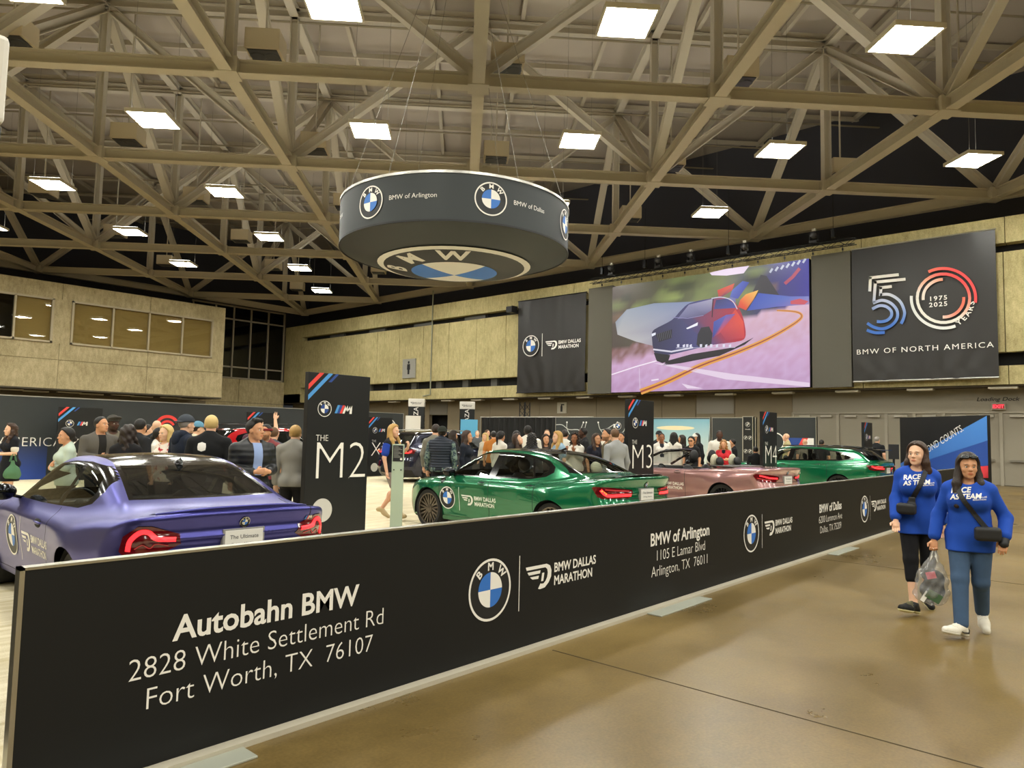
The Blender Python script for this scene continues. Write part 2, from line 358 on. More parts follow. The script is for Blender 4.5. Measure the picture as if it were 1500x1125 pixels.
# left concrete box with ribbon windows
YL, zb_, zt_ = 52.1, 4.0, 10.8
b = MB(); wins = [(4.2, 14.3), (15.33, 24.74)]; wz0, wz1 = 6.9, 9.76
xj = [-16, -6, 4.2, 9.3, 14.3, 14.75, 15.33, 20.2, 24.74, 25.66]
b.box(-16, YL, wz1, 14.74, YL + .35, zt_).box(14.76, YL, wz1, 20.19, YL + .35, zt_).box(20.21, YL, wz1, 25.66, YL + .35, zt_)
b.box(-16, YL, wz0, 4.2, YL + .35, wz1).box(14.3, YL, wz0, 15.33, YL + .35, wz1).box(24.74, YL, wz0, 25.66, YL + .35, wz1)
for a, c in ((-16, 4.2), (4.22, 14.74), (14.76, 20.19), (20.21, 25.66)):
    b.box(a, YL, 5.86, c, YL + .35, wz0); b.box(a, YL, zb_, c, YL + .35, 5.83)
b.box(25.3, YL + .35, zb_, 25.66, 57.8, zt_).box(-16, YL + .1, 5.78, 25.6, YL + .3, 5.9)
struct('wall_left', b, CONCL)
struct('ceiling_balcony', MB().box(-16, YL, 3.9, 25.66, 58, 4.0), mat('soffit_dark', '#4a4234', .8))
struct('wall_under_balcony', MB().box(-16, 57.5, 0, 27, 57.8, 3.9), TAUPE)
FRM = mat('window_frame_cream', '#b3a689', .5); BLIND = mat('drawn_blind', '#b09c6c', .8)
DGLASS = glass_mat('office_glass', (.9, .88, .8), .97)
DKG = glass_mat('dark_glass', (.3, .3, .3), .3)
for k, (xa, xb, mull) in enumerate([(4.2, 14.3, [6.8, 9.5, 12.2]), (15.33, 24.74, [17.82, 20.16, 22.48])]):
    win = MB(); t = .12
    win.box(xa, YL - .12, wz0, xb, YL + .1, wz0 + t).box(xa, YL - .12, wz1 - t, xb, YL + .1, wz1).box(xa, YL - .12, wz0, xa + t, YL + .1, wz1).box(xb - t, YL - .12, wz0, xb, YL + .1, wz1)
    for m_ in mull: win.box(m_ - .05, YL - .12, wz0, m_ + .05, YL + .1, wz1)
    wo = struct('window_%d' % (k + 1), win, FRM)
    ed = [xa] + mull + [xb]
    for q, (a, c) in enumerate(zip(ed[:-1], ed[1:])):
        MB().box(a + .05, YL + .02, wz0 + .1, c - .05, YL + .03, wz1 - .1).build('pane', DGLASS, wo)
        if not (k == 0 and q == 2): MB().box(a + .04, YL + .12, wz0, c - .04, YL + .15, wz1).build('blind', BLIND, wo)
struct('wall_office', MB().box(-16, YL + 3, 4, 25.3, YL + 3.1, 10.8), mat('office_dark', '#2a2824', .9))
# glazed wall in the far corner
YG = 57.8
g = MB()
for x in (25.7, 27.6, 29.2, 30.77, 32.4, 33.95): g.box(x - .06, YG - .12, 5.96, x + .06, YG + .05, 12.1)
for z in (5.98, 6.9, 10.95, 12.05): g.box(25.6, YG - .12, z - .06, 34.0, YG + .05, z + .06)
wo = struct('window_3', g, mat('mullion_grey', '#9a9180', .5))
MB().box(25.6, YG, 5.96, 34.0, YG + .02, 12.1).build('pane', mat('night_glass', '#060708', .05, spec=.5), wo)
struct('wall_corner', MB().box(25.66, YG - .1, 0, 34.17, YG + .2, 3.9).box(25.66, YG - .1, 3.93, 29.9, YG + .2, 5.9).box(29.93, YG - .1, 3.93, 34.17, YG + .2, 5.9), CONCL)
# walls the viewer has behind, and the dark walls under the roof edge
struct('wall_right', MB().box(-16, -26, 0, 40, -25.7, 20), CONC); struct('wall_front', MB().box(-16.3, -26, 0, -16, 62, 20), CONC)
struct('wall_upper_back', MB().box(38.5, -26, 4, 38.8, 62, 20), DARKW); struct('wall_upper_left', MB().box(-16, 61, 4, 40, 61.3, 20), DARKW)
struct('trim_6', MB().box(XB + .9, -15, 10.6, 38.5, 61, 10.7).box(-16, YL + .35, 10.6, 25.6, 61, 10.7), DARKW)
# roof -------------------------------------------------------------
struct('ceiling', MB().box(-16.3, -26, 18.55, 40, 62, 18.9), DECK)
def ok(c, r): return c + r <= 7 and r - c <= 7
def inside(x, y): return x > -15.5 and y > -14
ROWS = range(-1, 8); COLS = range(-6, 8)
TOPEDGE = lambda c, r: c + r <= 6 and r - c <= 6
for r in ROWS:                                      # chords along the grid's first axis, one beam per line
    cs = [c for c in COLS if ok(c, r) and inside(*gnode(c, r))]
    if len(cs) > 1:
        a, c = gnode(cs[0], r), gnode(cs[-1], r)
        struct('ceiling_beam', MB().hbeam((*a, CH), (*c, CH), .36, .40), STEEL)
    ct = [c for c in COLS if TOPEDGE(c, r) and inside(*gnode(c, r))]
    if len(ct) > 1:
        a, c = gnode(ct[0], r), gnode(ct[-1], r); struct('ceiling_beam', MB().hbeam((*a, TH), (*c, TH), .34, .36), STEEL)
    wb = MB()                                       # verticals and diagonals of this truss line
    for c in cs:
        x, y = gnode(c, r); odd = (c + r) % 2
        if TOPEDGE(c, r): wb.hbeam((x, y, CH), (x, y, TH), .3, .3)
        if odd:
            for dc, dr in ((1, 0), (-1, 0), (0, 1), (0, -1)):
                if TOPEDGE(c + dc, r + dr):
                    x2, y2 = gnode(c + dc, r + dr)
                    wb.hbeam((x, y, CH + .1), (x2, y2, TH - .1), .32, .32)
        q = MB
        wb.cbox((x, y, CH), (.62, .62, .46), GROT)
    struct('ceiling_truss_beam', wb, STEEL)
for c in COLS:
    rs = [r for r in ROWS if ok(c, r) and inside(*gnode(c, r))]
    if len(rs) > 1:
        a, e = gnode(c, rs[0]), gnode(c, rs[-1]); struct('ceiling_beam', MB().hbeam((*a, CH), (*e, CH), .36, .40), STEEL)
    rt = [r for r in ROWS if TOPEDGE(c, r) and inside(*gnode(c, r))]
    if len(rt) > 1:
        a, e = gnode(c, rt[0]), gnode(c, rt[-1]); struct('ceiling_beam', MB().hbeam((*a, TH), (*e, TH), .34, .36), STEEL)
for a, c in (((0, 7), (7, 0)), ((0, 7), (-7, 0))):
    struct('ceiling_beam', MB().hbeam((*gnode(*a), CH), (*gnode(*c), CH), .36, .44), STEEL)
pu = MB()
for k in range(-9, 12):                             # purlins and pipes under the deck
    a, c = gnode(-6, k * .5), gnode(7, k * .5)
    pu.bar((*a, 18.3), (*c, 18.3), .1, .22)
for k in range(-12, 15):
    a, c = gnode(k * .5 + .25, -2), gnode(k * .5 + .25, 7.5); pu.bar((*a, 18.35), (*c, 18.35), .16, .26)
struct('ceiling_purlin_beam', pu, STEEL)
pp = MB()
for k in range(-3, 14):
    a, c = gnode(-6, k * .45 + .2), gnode(7, k * .45 + .2); pp.tube([(*a, 17.6), (*c, 17.6)], .045, 6)
struct('ceiling_pipe_trim', pp, mat('sprinkler_pipe', '#8f8570', .5))
# lamps ------------------------------------------------------------
ORD = ['first', 'second', 'third', 'fourth', 'fifth', 'sixth', 'seventh', 'eighth', 'ninth', 'tenth', 'eleventh', 'twelfth']
DIFF = mat('lamp_diffuser', LAMP_C, .5, emit=LAMP_E); UPL = mat('added_uplight_glow', LAMP_C, .5, emit=10.0)  # UPL: invented upward glow, put in to lighten the roof deck
LFR = mat('lamp_frame', '#d8d2c4', .5)
def grid_of(x, y):
    v = np.linalg.inv(GM) @ np.array([x, y]); return (v[0] - GX0) / GS, (v[1] - GY0) / GS
rows = {}
for x, y in LAMPS:
    c, r = grid_of(x, y); rows.setdefault(round(r - .5), []).append((c, x, y))
def copy_thing(src, loc, rz=None, label=None, group=None):
    c = src.copy(); COL.objects.link(c); c.location = loc
    if rz is not None: c.rotation_euler = (0, 0, rz)
    if label: c['label'] = label
    if group: c['group'] = group
    for ch in list(src.children):
        d = ch.copy(); COL.objects.link(d); d.parent = c
        for g2 in list(ch.children):
            e = g2.copy(); COL.objects.link(e); e.parent = d
    return c
lamp0 = thing('ceiling_light', '', 'ceiling light', group='square ceiling lights')
S = .66
MB().box(-S, -S, -.02, S, -S + .05, .1).box(-S, S - .05, -.02, S, S, .1).box(-S, -S + .05, -.02, -S + .05, S - .05, .1).box(S - .05, -S + .05, -.02, S, S - .05, .1).build('frame', LFR, lamp0)
MB().box(-S + .05, -S + .05, .0, S - .05, S - .05, .03).build('diffuser', DIFF, lamp0)
MB().box(-S + .05, -S + .05, .09, S - .05, S - .05, .12).build('added_uplight_plate', UPL, lamp0)  # glowing top plate added to each fixture to brighten deck and beams
MB().tube([(-.5, -.5, .1), (-.5, -.5, 6.4)], .005, 5).build('suspension_cable', mat('cable_grey', '#7d7a72', .7), lamp0); MB().tube([(.5, .5, .1), (.5, .5, 6.4)], .005, 5).build('suspension_cable', MATS['cable_grey'], lamp0)
first = True
for ri, r in enumerate(sorted(rows)):
    for ci, (c, x, y) in enumerate(sorted(rows[r])):
        lab = 'lit square ceiling light, %s from the left in the %s row back' % (ORD[ci], ORD[ri])
        if first: lamp0.location = (x, y, CH - .1); lamp0.rotation_euler = (0, 0, GROT); lamp0['label'] = lab; first = False
        else: copy_thing(lamp0, (x, y, CH - .1), GROT, lab)
# beige fan boxes beside the chord crossings
box0 = thing('fan_box', '', 'vent box', group='beige boxes at the roof beam crossings')
MB().box(-.5, -.42, 0, .5, .42, .62).build('housing', mat('fan_box_beige', '#c0b295', .6), box0, bevel=.02)
MB().box(-.42, -.36, -.03, .42, .36, -.002).lathe([(.0, -.05), (.2, -.05), (.24, -.03)], 16, c=(.2, 0, 0)).lathe([(.0, -.05), (.2, -.05), (.24, -.03)], 16, c=(-.2, 0, 0)).build('grille', mat('fan_grille', '#34363a', .5), box0)
MB().bar((0, 0, .6), (0, 0, 5.6), .05, .05).build('hanger', STEEL, box0)
first = True
for ri, r in enumerate(range(1, 7)):
    spots = []
    for c in [c for c in COLS if c + r <= 6 and r - c <= 6 and inside(*gnode(c, r))]:
        x, y = gnode(c + .12, r + .07)
        d = x * R_[2][0] + y * R_[2][1] + 11 * R_[2][2]; u = (x * R_[0][0] + y * R_[0][1] + 11 * R_[0][2]) / d * 1046
        if abs(u) < 765: spots.append((x, y))
    for ci, (x, y) in enumerate(spots):
        lab = 'beige vent box, %s from the left along the %s roof cross beam back' % (ORD[ci], ORD[ri])
        if first: box0.location = (x, y, CH + .7); box0.rotation_euler = (0, 0, GROT); box0['label'] = lab; first = False
        else: copy_thing(box0, (x, y, CH + .7), GROT, lab)
# small fittings under the concrete ledge
sl0 = thing('soffit_light', '', 'light', group='small light fittings under the concrete ledge')
MB().box(-.2, -.5, -.09, .2, .5, 0).build('housing', mat('soffit_light_white', '#c9c3b2', .5), sl0, bevel=.02)
MB().box(-.15, -.45, -.1, .15, .45, -.09).build('lens', mat('soffit_lens', '#d8d2c2', .3), sl0)
for k in range(14):
    y = 42.6 - 2.95 * k; lab = 'pale flat light fitting under the concrete ledge of the back wall, %s from the left' % (ORD[k] if k < 12 else ['thirteenth', 'fourteenth', 'fifteenth', 'sixteenth'][k - 12])
    if k == 0: sl0.location = (XB + .35, y, 4.0); sl0['label'] = lab
    else: copy_thing(sl0, (XB + .35, y, 4.0), None, lab)
sb0 = thing('soffit_light', '', 'light', group='small light fittings under the left balcony')
MB().box(-.7, -.2, -.09, .7, .2, 0).build('housing', mat('soffit_light_white', '#c9c3b2', .5), sb0, bevel=.02)
for k in range(8):
    x, y = 12.5 + 1.65 * k, 53.2 + .9 * (k % 2)
    lab = 'pale strip light under the left concrete balcony, %s from the left' % ORD[k]
    if k == 0: sb0.location = (x, y, 3.88); sb0['label'] = lab
    else: copy_thing(sb0, (x, y, 3.88), None, lab)
# signs on the concrete -------------------------------------------
SIGNG = mat('sign_grey', '#9b9a92', .4)
t = thing('restroom_sign', 'grey restroom sign with a black standing figure on the concrete wall', 'sign', (XB, 40.5, 5.66))
MB().box(-.1, -.71, 0, 0, .71, 1.42).build('panel', SIGNG, t, bevel=.01)
a = Art(); a.disc(0, 1.16, .1, 0, 0); a.poly([(-.16, 1.03), (.16, 1.03), (.18, .62), (.11, .62), (.1, .28), (-.1, .28), (-.11, .62), (-.18, .62)], 0)
a.build('pictogram', BLK, (-.1, 0, 0), (0, -1, 0), (0, 0, 1), t, .012)
t = thing('extinguisher_sign', 'small grey fire extinguisher sign on the lower back wall', 'sign', (xl, 27.08, 3.05))
MB().box(-.05, -.36, 0, 0, .36, .68).build('panel', mat('sign_pale', '#b5ae9b', .5), t)
a = Art(); a.poly([(-.09, .1), (.07, .1), (.07, .42), (.03, .5), (-.05, .5), (-.09, .42)], 0); a.poly([(-.06, .5), (.2, .5), (.2, .57), (-.06, .57)], 0)
a.build('pictogram', BLK, (-.05, 0, 0), (0, -1, 0), (0, 0, 1), t, .012)
t = thing('exit_sign', 'red lit EXIT sign above the loading dock doors', 'sign', (xl - .16, 4.5, 3.1))
MB().box(0, -.24, 0, .16, .24, .27).build('housing', mat('exit_housing', '#9c9284', .4), t, bevel=.01)
a = Art(); a.poly([(-.2, .04), (.2, .04), (.2, .23), (-.2, .23)], 0, 0); a.text('EXIT', 0, .07, .13, 1, 1, .03)
a.build('lettering', [mat('exit_back', '#9b1420', .5), mat('exit_red', '#ff3b4a', .5, emit=1.3)], (0, 0, 0), (0, -1, 0), (0, 0, 1), t, .006, .006)
a = Art(); a.text('Loading Dock', 0, 0, .15, 0, 0, .012, 1.2, shear=.25)
tag(a.build('wall_lettering', mat('dock_lettering', '#1c1915', .6), (xl, 4.55, 3.47), (0, -1, 0), (0, 0, 1), None, .012), 'dark italic Loading Dock lettering on the grey header', 'lettering')
# ------------------------------------------------------------------ picture helper: maps measured artwork corners onto a flat panel
def homog(src, dst):
    A = []; B = []
    for (x, y), (u, v) in zip(src, dst):
        A += [[x, y, 1, 0, 0, 0, -u * x, -u * y], [0, 0, 0, x, y, 1, -v * x, -v * y]]; B += [u, v]
    h = np.append(np.linalg.solve(np.array(A, float), np.array(B, float)), 1).reshape(3, 3)
    def f(x, y):
        q = h @ np.array([x, y, 1.]); return float(q[0] / q[2]), float(q[1] / q[2])
    return f
class Pic:
    """flat picture built from coloured polygons in thin layers"""
    def __init__(s, f): s.f_ = f; s.v = []; s.c = []; s.f = []; s.l = []
    def poly(s, pts, cols, layer, raw=False):
        o = len(s.v); n = len(pts)
        for k, p in enumerate(pts):
            s.v.append(p if raw else s.f_(*p)); s.l.append(layer); s.c.append(hexc(cols if isinstance(cols, str) else cols[k]))
        s.f.append(tuple(range(o, o + n))); return s
    def strip(s, pts, wd, cols, layer):
        o = len(s.v); n = len(pts); P = [Vector(p) for p in pts]
        for k, p in enumerate(P):
            d = (P[min(k + 1, n - 1)] - P[max(k - 1, 0)]).normalized(); nn = Vector((-d.y, d.x)); wk = wd[k] if isinstance(wd, (list, tuple)) else wd
            c = hexc(cols if isinstance(cols, str) else cols[k])
            for q in (p + nn * wk / 2, p - nn * wk / 2): s.v.append(s.f_(*q)); s.l.append(layer); s.c.append(c)
        for k in range(n - 1): s.f.append((o + 2 * k, o + 2 * k + 1, o + 2 * k + 3, o + 2 * k + 2))
        return s
    def build(s, name, m, org, u, v, parent, off=.01, dl=.003):
        u = Vector(u); v = Vector(v); n = u.cross(v).normalized(); org = Vector(org)
        return mk(name, [org + u * a + v * b + n * (off + dl * l) for (a, b), l in zip(s.v, s.l)], s.f, m, parent, cols=np.array(s.c))
def mixc(a, b, t):
    A = [int(a[i:i + 2], 16) for i in (1, 3, 5)]; B = [int(b[i:i + 2], 16) for i in (1, 3, 5)]
    return '#%02x%02x%02x' % tuple(int(round(max(0, min(255, x + (y - x) * t)))) for x, y in zip(A, B))
def smooth_pts(P, n=8):
    P = [Vector((*p, 0)) for p in P]; out = []
    for i in range(len(P) - 1):
        p0, p1, p2, p3 = P[max(i - 1, 0)], P[i], P[i + 1], P[min(i + 2, len(P) - 1)]
        for k in range(n):
            t = k / n; out.append(.5 * ((2 * p1) + (p2 - p0) * t + (2 * p0 - 5 * p1 + 4 * p2 - p3) * t * t + (3 * p1 - p0 - 3 * p2 + p3) * t ** 3))
    out.append(P[-1]); return [(p.x, p.y) for p in out]
# video wall -------------------------------------------------------
vw = thing('video_wall', 'large lit video screen showing a car on a winding road', 'screen', (33.75, 17.03, 4.15))
SW, SH = 10.93, 6.03
MB().box(0, -SW / 2, 0, .35, SW / 2, SH).build('cabinet', BLK, vw)
H = homog([(455, 245), (1320, 125), (1323, 682), (455, 708)], [(0, SH), (SW, SH), (SW, 0), (0, 0)])
pc = Pic(H)
NX, NY = 48, 28; rng = np.random.RandomState(3)
def lerp3(t, ks):
    for (a, ca), (b_, cb) in zip(ks[:-1], ks[1:]):
        if t <= b_: return mixc(ca, cb, (t - a) / (b_ - a) if b_ > a else 0)
    return ks[-1][1]
blobs = [(rng.rand(), .62 + .38 * rng.rand(), .03 + .06 * rng.rand(), rng.choice(['#7d8a4e', '#3a3d30', '#93a05c', '#4b3f35', '#2d2f2c', '#8a6a50'])) for _ in range(46)]
def bg(u, v):
    hor = .40 + .26 * u if u < .55 else .543 + (u - .55) * .28
    if v > hor:
        c = lerp3(u, [(0, '#4d4038'), (.35, '#55583f'), (.6, '#737a4d'), (.78, '#3d3c66'), (1, '#3a3596')])
        for bx, by, br, bc in blobs:
            d = ((u - bx) / br) ** 2 + ((v - by) / br / .8) ** 2
            if d < 1 and u < .86: c = mixc(c, bc, .75 * (1 - d))
        return c
    c = lerp3(v, [(0, '#b58db4'), (.25, '#c79cc0'), (.45, '#c9a0b4'), (.66, '#d5aebb')])
    if u < .3 and v > .27 + .5 * u * .5: c = mixc(c, '#6b4436', .85 if v > .3 + .3 * u else .4)
    return mixc(c, '#d7bfe6', .45 * rng.rand())
o_ = len(pc.v)
for jy in range(NY + 1):
    for ix in range(NX + 1):
        pc.v.append((SW * ix / NX, SH * jy / NY)); pc.l.append(0); pc.c.append(hexc(bg(ix / NX, jy / NY)))
for jy in range(NY):
    for ix in range(NX): pc.f.append((o_ + jy * (NX + 1) + ix, o_ + jy * (NX + 1) + ix + 1, o_ + (jy + 1) * (NX + 1) + ix + 1, o_ + (jy + 1) * (NX + 1) + ix))
pc.poly([(885, 185), (960, 168), (1060, 155), (1035, 188), (960, 198), (895, 196)], '#efdcf0', 2)
pc.poly([(1110, 195), (1135, 200), (1200, 300), (1060, 300)], '#37343c', 1)
pc.poly([(470, 400), (520, 345), (640, 318), (840, 310), (1000, 292), (1000, 330), (800, 420), (640, 505), (560, 485), (480, 455)], ['#8d98a6', '#9aa3b0', '#8793a8', '#7d8ab0', '#6c6fae', '#6b5f9a', '#7c7da2', '#a09aa8', '#b8b6b8', '#b4b2b2'], 2)
pc.poly([(920, 262), (995, 232), (985, 262), (940, 292), (925, 292)], ['#d23a2e', '#e0563a', '#c2402f', '#5a2c58', '#a33a3a'], 3)
pc.poly([(985, 262), (1030, 222), (1060, 228), (1010, 300), (975, 292)], ['#4d68c0', '#3a53b8', '#2d3f9c', '#4048a0', '#4d5db4'], 3)
pc.poly([(1045, 280), (1100, 262), (1080, 300), (1045, 350), (1010, 335), (1020, 305)], ['#f0a24a', '#f2c25a', '#e58036', '#d8402a', '#c83a38', '#e2602f'], 4)
pc.poly([(1100, 275), (1240, 290), (1320, 290), (1320, 325), (1180, 335), (1050, 352)], ['#3450b4', '#5c6fc0', '#7782c4', '#9c7fb0', '#5f66b8', '#3c55b0'], 3)
pc.poly([(1240, 310), (1280, 300), (1318, 312), (1300, 326), (1240, 324)], '#c9525e', 5)
pc.strip([(1215, 235), (1250, 205), (1280, 168)], 14, '#b04a60', 5)
for k in range(7): pc.strip([(1150 + 24 * k, 186 - 7 * k), (1162 + 24 * k, 168 - 7 * k)], 9, '#b9bfd2', 5)
yl = smooth_pts([(585, 705), (700, 660), (850, 590), (1000, 535), (1130, 480), (1230, 425), (1282, 388), (1285, 368), (1255, 356), (1180, 351)])
n_ = len(yl); pc.strip(yl, [26 - 19 * k / n_ for k in range(n_)], '#e3a04a', 6); pc.strip(yl, [8 - 6 * k / n_ for k in range(n_)], '#9c4a3a', 7)
pc.strip([(456, 630), (560, 596), (660, 568)], 5, '#f4e8f4', 6)
pc.poly([(640, 580), (690, 582), (1000, 628), (1322, 664), (1322, 682), (960, 650), (760, 605)], '#e3cfe4', 6)
pc.poly([(765, 668), (860, 690), (790, 690)], '#e6d4e8', 6); pc.strip([(578, 600), (582, 690)], 3, '#d6c4da', 6); pc.strip([(632, 655), (664, 650)], 6, '#efe2f0', 6)
pc.poly([(700, 570), (810, 540), (1000, 510), (1080, 468), (1040, 500), (930, 548), (760, 580), (680, 590)], '#1d1820', 6)
body = smooth_pts([(632, 455), (645, 432), (720, 392), (760, 350), (800, 318), (880, 300), (940, 293), (985, 305), (1020, 350), (1040, 410), (1042, 470), (1000, 488), (900, 500), (815, 520), (700, 545), (650, 540), (636, 500)], 4)
cols_ = [mixc(mixc('#2b2a4c', '#4a4a86', max(0, min(1, (p[0] - 640) / 250))), '#b2283c', max(0, min(1, (p[0] - 880) / 110))) for p in body]
pc.poly(body, cols_, 8)
pc.poly([(745, 388), (795, 325), (900, 300), (895, 350), (860, 372)], ['#6b6a92', '#8d8cae', '#a5a2bb', '#7a749a', '#5a567e'], 9)
pc.poly([(905, 345), (915, 305), (965, 298), (1000, 325), (1000, 340)], ['#3b3f86', '#2c3068', '#2f3778', '#44489a', '#3f459a'], 9)
pc.strip(smooth_pts([(895, 298), (940, 293), (985, 308), (1008, 345)]), 4, '#c9c8d8', 10); pc.strip([(902, 300), (898, 380)], 4, '#16151f', 10)
pc.poly([(1000, 345), (1035, 400), (1040, 470), (960, 480), (930, 440)], ['#d8453c', '#e2503f', '#c83a46', '#a5304e', '#b83a50'], 9)
pc.poly([(905, 400), (960, 370), (1000, 365), (930, 450), (900, 470)], ['#3c50a8', '#5a5fb4', '#7a4a90', '#d04848', '#34408c'], 10)
pc.poly([(650, 455), (722, 432), (722, 470), (664, 488)], '#15151d', 10)
for k in range(8): pc.strip([(658 + 8 * k, 452 - 2.4 * k), (664 + 8 * k, 484 - 2.2 * k)], 2, '#5a5a6c', 11)
pc.poly([(632, 452), (650, 446), (650, 456), (634, 464)], '#e9ecf8', 11); pc.poly([(784, 428), (836, 402), (834, 416), (790, 432)], '#f2f3fb', 11)
pc.strip([(640, 520), (720, 530), (815, 512)], 7, '#d9d6e4', 11); pc.strip([(725, 380), (790, 385), (860, 372)], 3, '#8583ae', 10)
pc.poly([(642, 535), (715, 545), (706, 572), (680, 580), (655, 570)], '#17141c', 9)
pc.poly([(835, 455), (850, 425), (885, 420), (900, 450), (895, 500), (850, 515), (830, 500)], '#20202c', 11)
for k, x in enumerate((745, 770, 785, 800, 845, 868, 890, 915, 945, 972)): pc.poly([(x, 498 + 3 * (k % 2)), (x + 10, 497), (x + 10, 510), (x, 511)], '#dcdcec', 13)
pc.strip([(740, 514), (1000, 512)], 2, '#c6c6dc', 13)
pc.build('picture', vcol_mat('screen_glow', .3, emit=.72), (0, SW / 2, 0), (0, -1, 0), (0, 0, 1), vw)
for y0, y1, side in ((22.55, 24.22, 'left'), (9.78, 11.5, 'right')):
    b = MB().box(33.85, y0, 4.12, XB - .01, y1, 10.3)
    tag(b.build('masking_panel', mat('masking_grey', '#565349', .8)), 'plain grey masking panel on the %s side of the video screen' % side, 'panel', 'grey panels beside the video screen')
# hanging cloth banners ---------------------------------------------
def cloth(wd, ht, seed, amp=.055, nx=70, ny=40):
    rg = np.random.RandomState(seed); vs = []; ph = rg.rand(6) * 6
    for j_ in range(ny + 1):
        for i_ in range(nx + 1):
            a = wd * i_ / nx - wd / 2; b_ = ht * j_ / ny
            fan = (a * .9) / (.35 + .65 * abs(b_ / ht - .06)); topf = math.sin(a * 5.2 + ph[0]) * (b_ / ht) ** 2
            d = amp * (.55 * math.sin(fan * 3.0 + ph[1]) * (1 - b_ / ht) ** 1.5 * math.exp(-(a / wd * 2.6) ** 2) + .5 * topf * (.4 + .6 * math.sin(a * 1.7 + ph[2])) + .3 * math.sin(a * 2.2 + b_ * .8 + ph[3]))
            vs.append((-d, -a, b_))
    n = nx + 1; fs = [(j_ * n + i_, j_ * n + i_ + 1, (j_ + 1) * n + i_ + 1, (j_ + 1) * n + i_) for j_ in range(ny) for i_ in range(nx)]
    return vs, fs
BANN = mat('banner_cloth', '#211f1e', .42)
b1 = thing('banner', 'black cloth banner with roundel and winged D beside the screen', 'banner', (33.8, 27.0, 4.3))
v_, f_ = cloth(5.25, 5.8, 1); mk('cloth', v_, f_, BANN, b1, True)
MB().tube([(0, -2.68, 5.82), (0, 2.68, 5.82)], .03, 8).box(0, -2.5, 5.8, .365, -2.46, 5.84).box(0, 2.46, 5.8, .365, 2.5, 5.84).build('top_rod', DKMET, b1); MB().tube([(0, -2.68, 0), (0, 2.68, 0)], .03, 8).box(0, -.02, -.02, .365, .02, .02).build('bottom_rod', DKMET, b1)
a = Art(); a.roundel(-1.47, 2.9, .66, 0, 1, 2); a.poly([(-.58, 2.2), (-.54, 2.2), (-.54, 3.6), (-.58, 3.6)], 0); a.marathon(-.3, 2.56, .56, 0)
a.build('print', PRINT, (-.085, 0, 0), (0, -1, 0), (0, 0, 1), b1, .01, .006)
b2 = thing('banner', 'black cloth anniversary banner with a large striped 50', 'banner', (33.8, 7.0, 4.33))
BW, BH = 5.42, 5.98
v_, f_ = cloth(BW, BH, 5, .06); mk('cloth', v_, f_, BANN, b2, True)
MB().tube([(0, -BW / 2 - .03, BH), (0, BW / 2 + .03, BH)], .03, 8).box(0, -2.4, BH - .02, .365, -2.36, BH + .02).box(0, 2.36, BH - .02, .365, 2.4, BH + .02).build('top_rod', ALU, b2); MB().tube([(0, -BW / 2, 0), (0, BW / 2, 0)], .04, 8).box(0, -.02, -.02, .365, .02, .02).build('bottom_rod', ALU, b2)
H = homog([(248, 243), (985, 130), (1005, 888), (262, 918)], [(0, BH), (BW, BH), (BW, 0), (0, 0)])
pc = Pic(H); WH, LB, RD = '#e4e0d8', '#3f6fc4', '#e5484a'
def grad5(y): return mixc(mixc(WH, '#aab6d8', max(0, min(1, (y - 430) / 90))), LB, max(0, min(1, (y - 520) / 110)))
def s5(P, wd=15, sm=True):
    q = smooth_pts(P, 6) if sm else [(P[i][0] + (P[i + 1][0] - P[i][0]) * t, P[i][1] + (P[i + 1][1] - P[i][1]) * t) for i in range(len(P) - 1) for t in (0, .5)] + [P[-1]]
    pc.strip(q, wd, [grad5(p[1]) for p in q], 0)
s5([(347, 458), (350, 384)], sm=False); s5([(343, 389), (495, 371)], sm=False)
s5([(368, 516), (376, 404)], sm=False); s5([(369, 411), (530, 394)], sm=False)
s5([(402, 482), (404, 434)], sm=False); s5([(397, 440), (460, 432)], sm=False)
s5([(400, 474), (450, 474), (500, 505), (524, 555), (522, 590), (508, 622)])
s5([(364, 518), (410, 503), (455, 517), (486, 552), (488, 592), (462, 628), (415, 648), (370, 640), (335, 620)])
s5([(360, 548), (395, 531), (430, 534), (456, 555), (458, 582), (438, 604), (410, 612), (384, 611)])
s5([(333, 655), (375, 668), (425, 667)])
def el(r, a0, a1, cf, wd=15):
    P = []
    for k in range(31):
        t = math.radians(a0 + (a1 - a0) * k / 30); P.append((724 + r * 1.08 * math.cos(t), 490 - r * math.sin(t)))
    pc.strip(P, wd, [cf(p) for p in P], 1)
def c0(p): t = max(0, min(1, ((p[0] - 724) * .6 - (p[1] - 490) + 60) / 200)); return mixc(mixc(WH, '#e9a389', min(1, t * 2)), RD, max(0, t * 2 - 1))
el(152, -8, 118, lambda p: mixc('#e8705e', RD, max(0, min(1, (p[0] - 650) / 120)))); el(152, 176, 292, lambda p: mixc('#dadfe6', WH, .5))
el(124, -180, 180, c0); el(96, 92, 186, lambda p: mixc(WH, '#e39a80', max(0, min(1, (p[0] - 610) / 100)))); el(96, -92, 4, lambda p: mixc('#e9c4b4', '#e4705a', max(0, min(1, (p[0] - 720) / 100))))
pc.build('fifty_logo', vcol_mat('banner_print_gradient', .55), (-.09, BW / 2, 0), (0, -1, 0), (0, 0, 1), b2, .01, .004)
a = Art(); a.text('BMW OF NORTH AMERICA', .02, 1.2, .22, 0, 0, 0., 1.12, spacing=1.22)
a.text('1975', .68, 3.29, .18, 0, 0, .018, 1.1, spacing=1.25); a.text('2025', .68, 3.03, .18, 0, 0, .018, 1.1, spacing=1.25)
for k, ch in enumerate('YEARS'):
    t = math.radians(-53 + 11.5 * k); v, f = text2d(ch, .19, .02, 1.1); a.add(v, f, 0, 0, .7 + 1.27 * math.cos(t), 3.18 + 1.2 * math.sin(t), t + PI / 2)
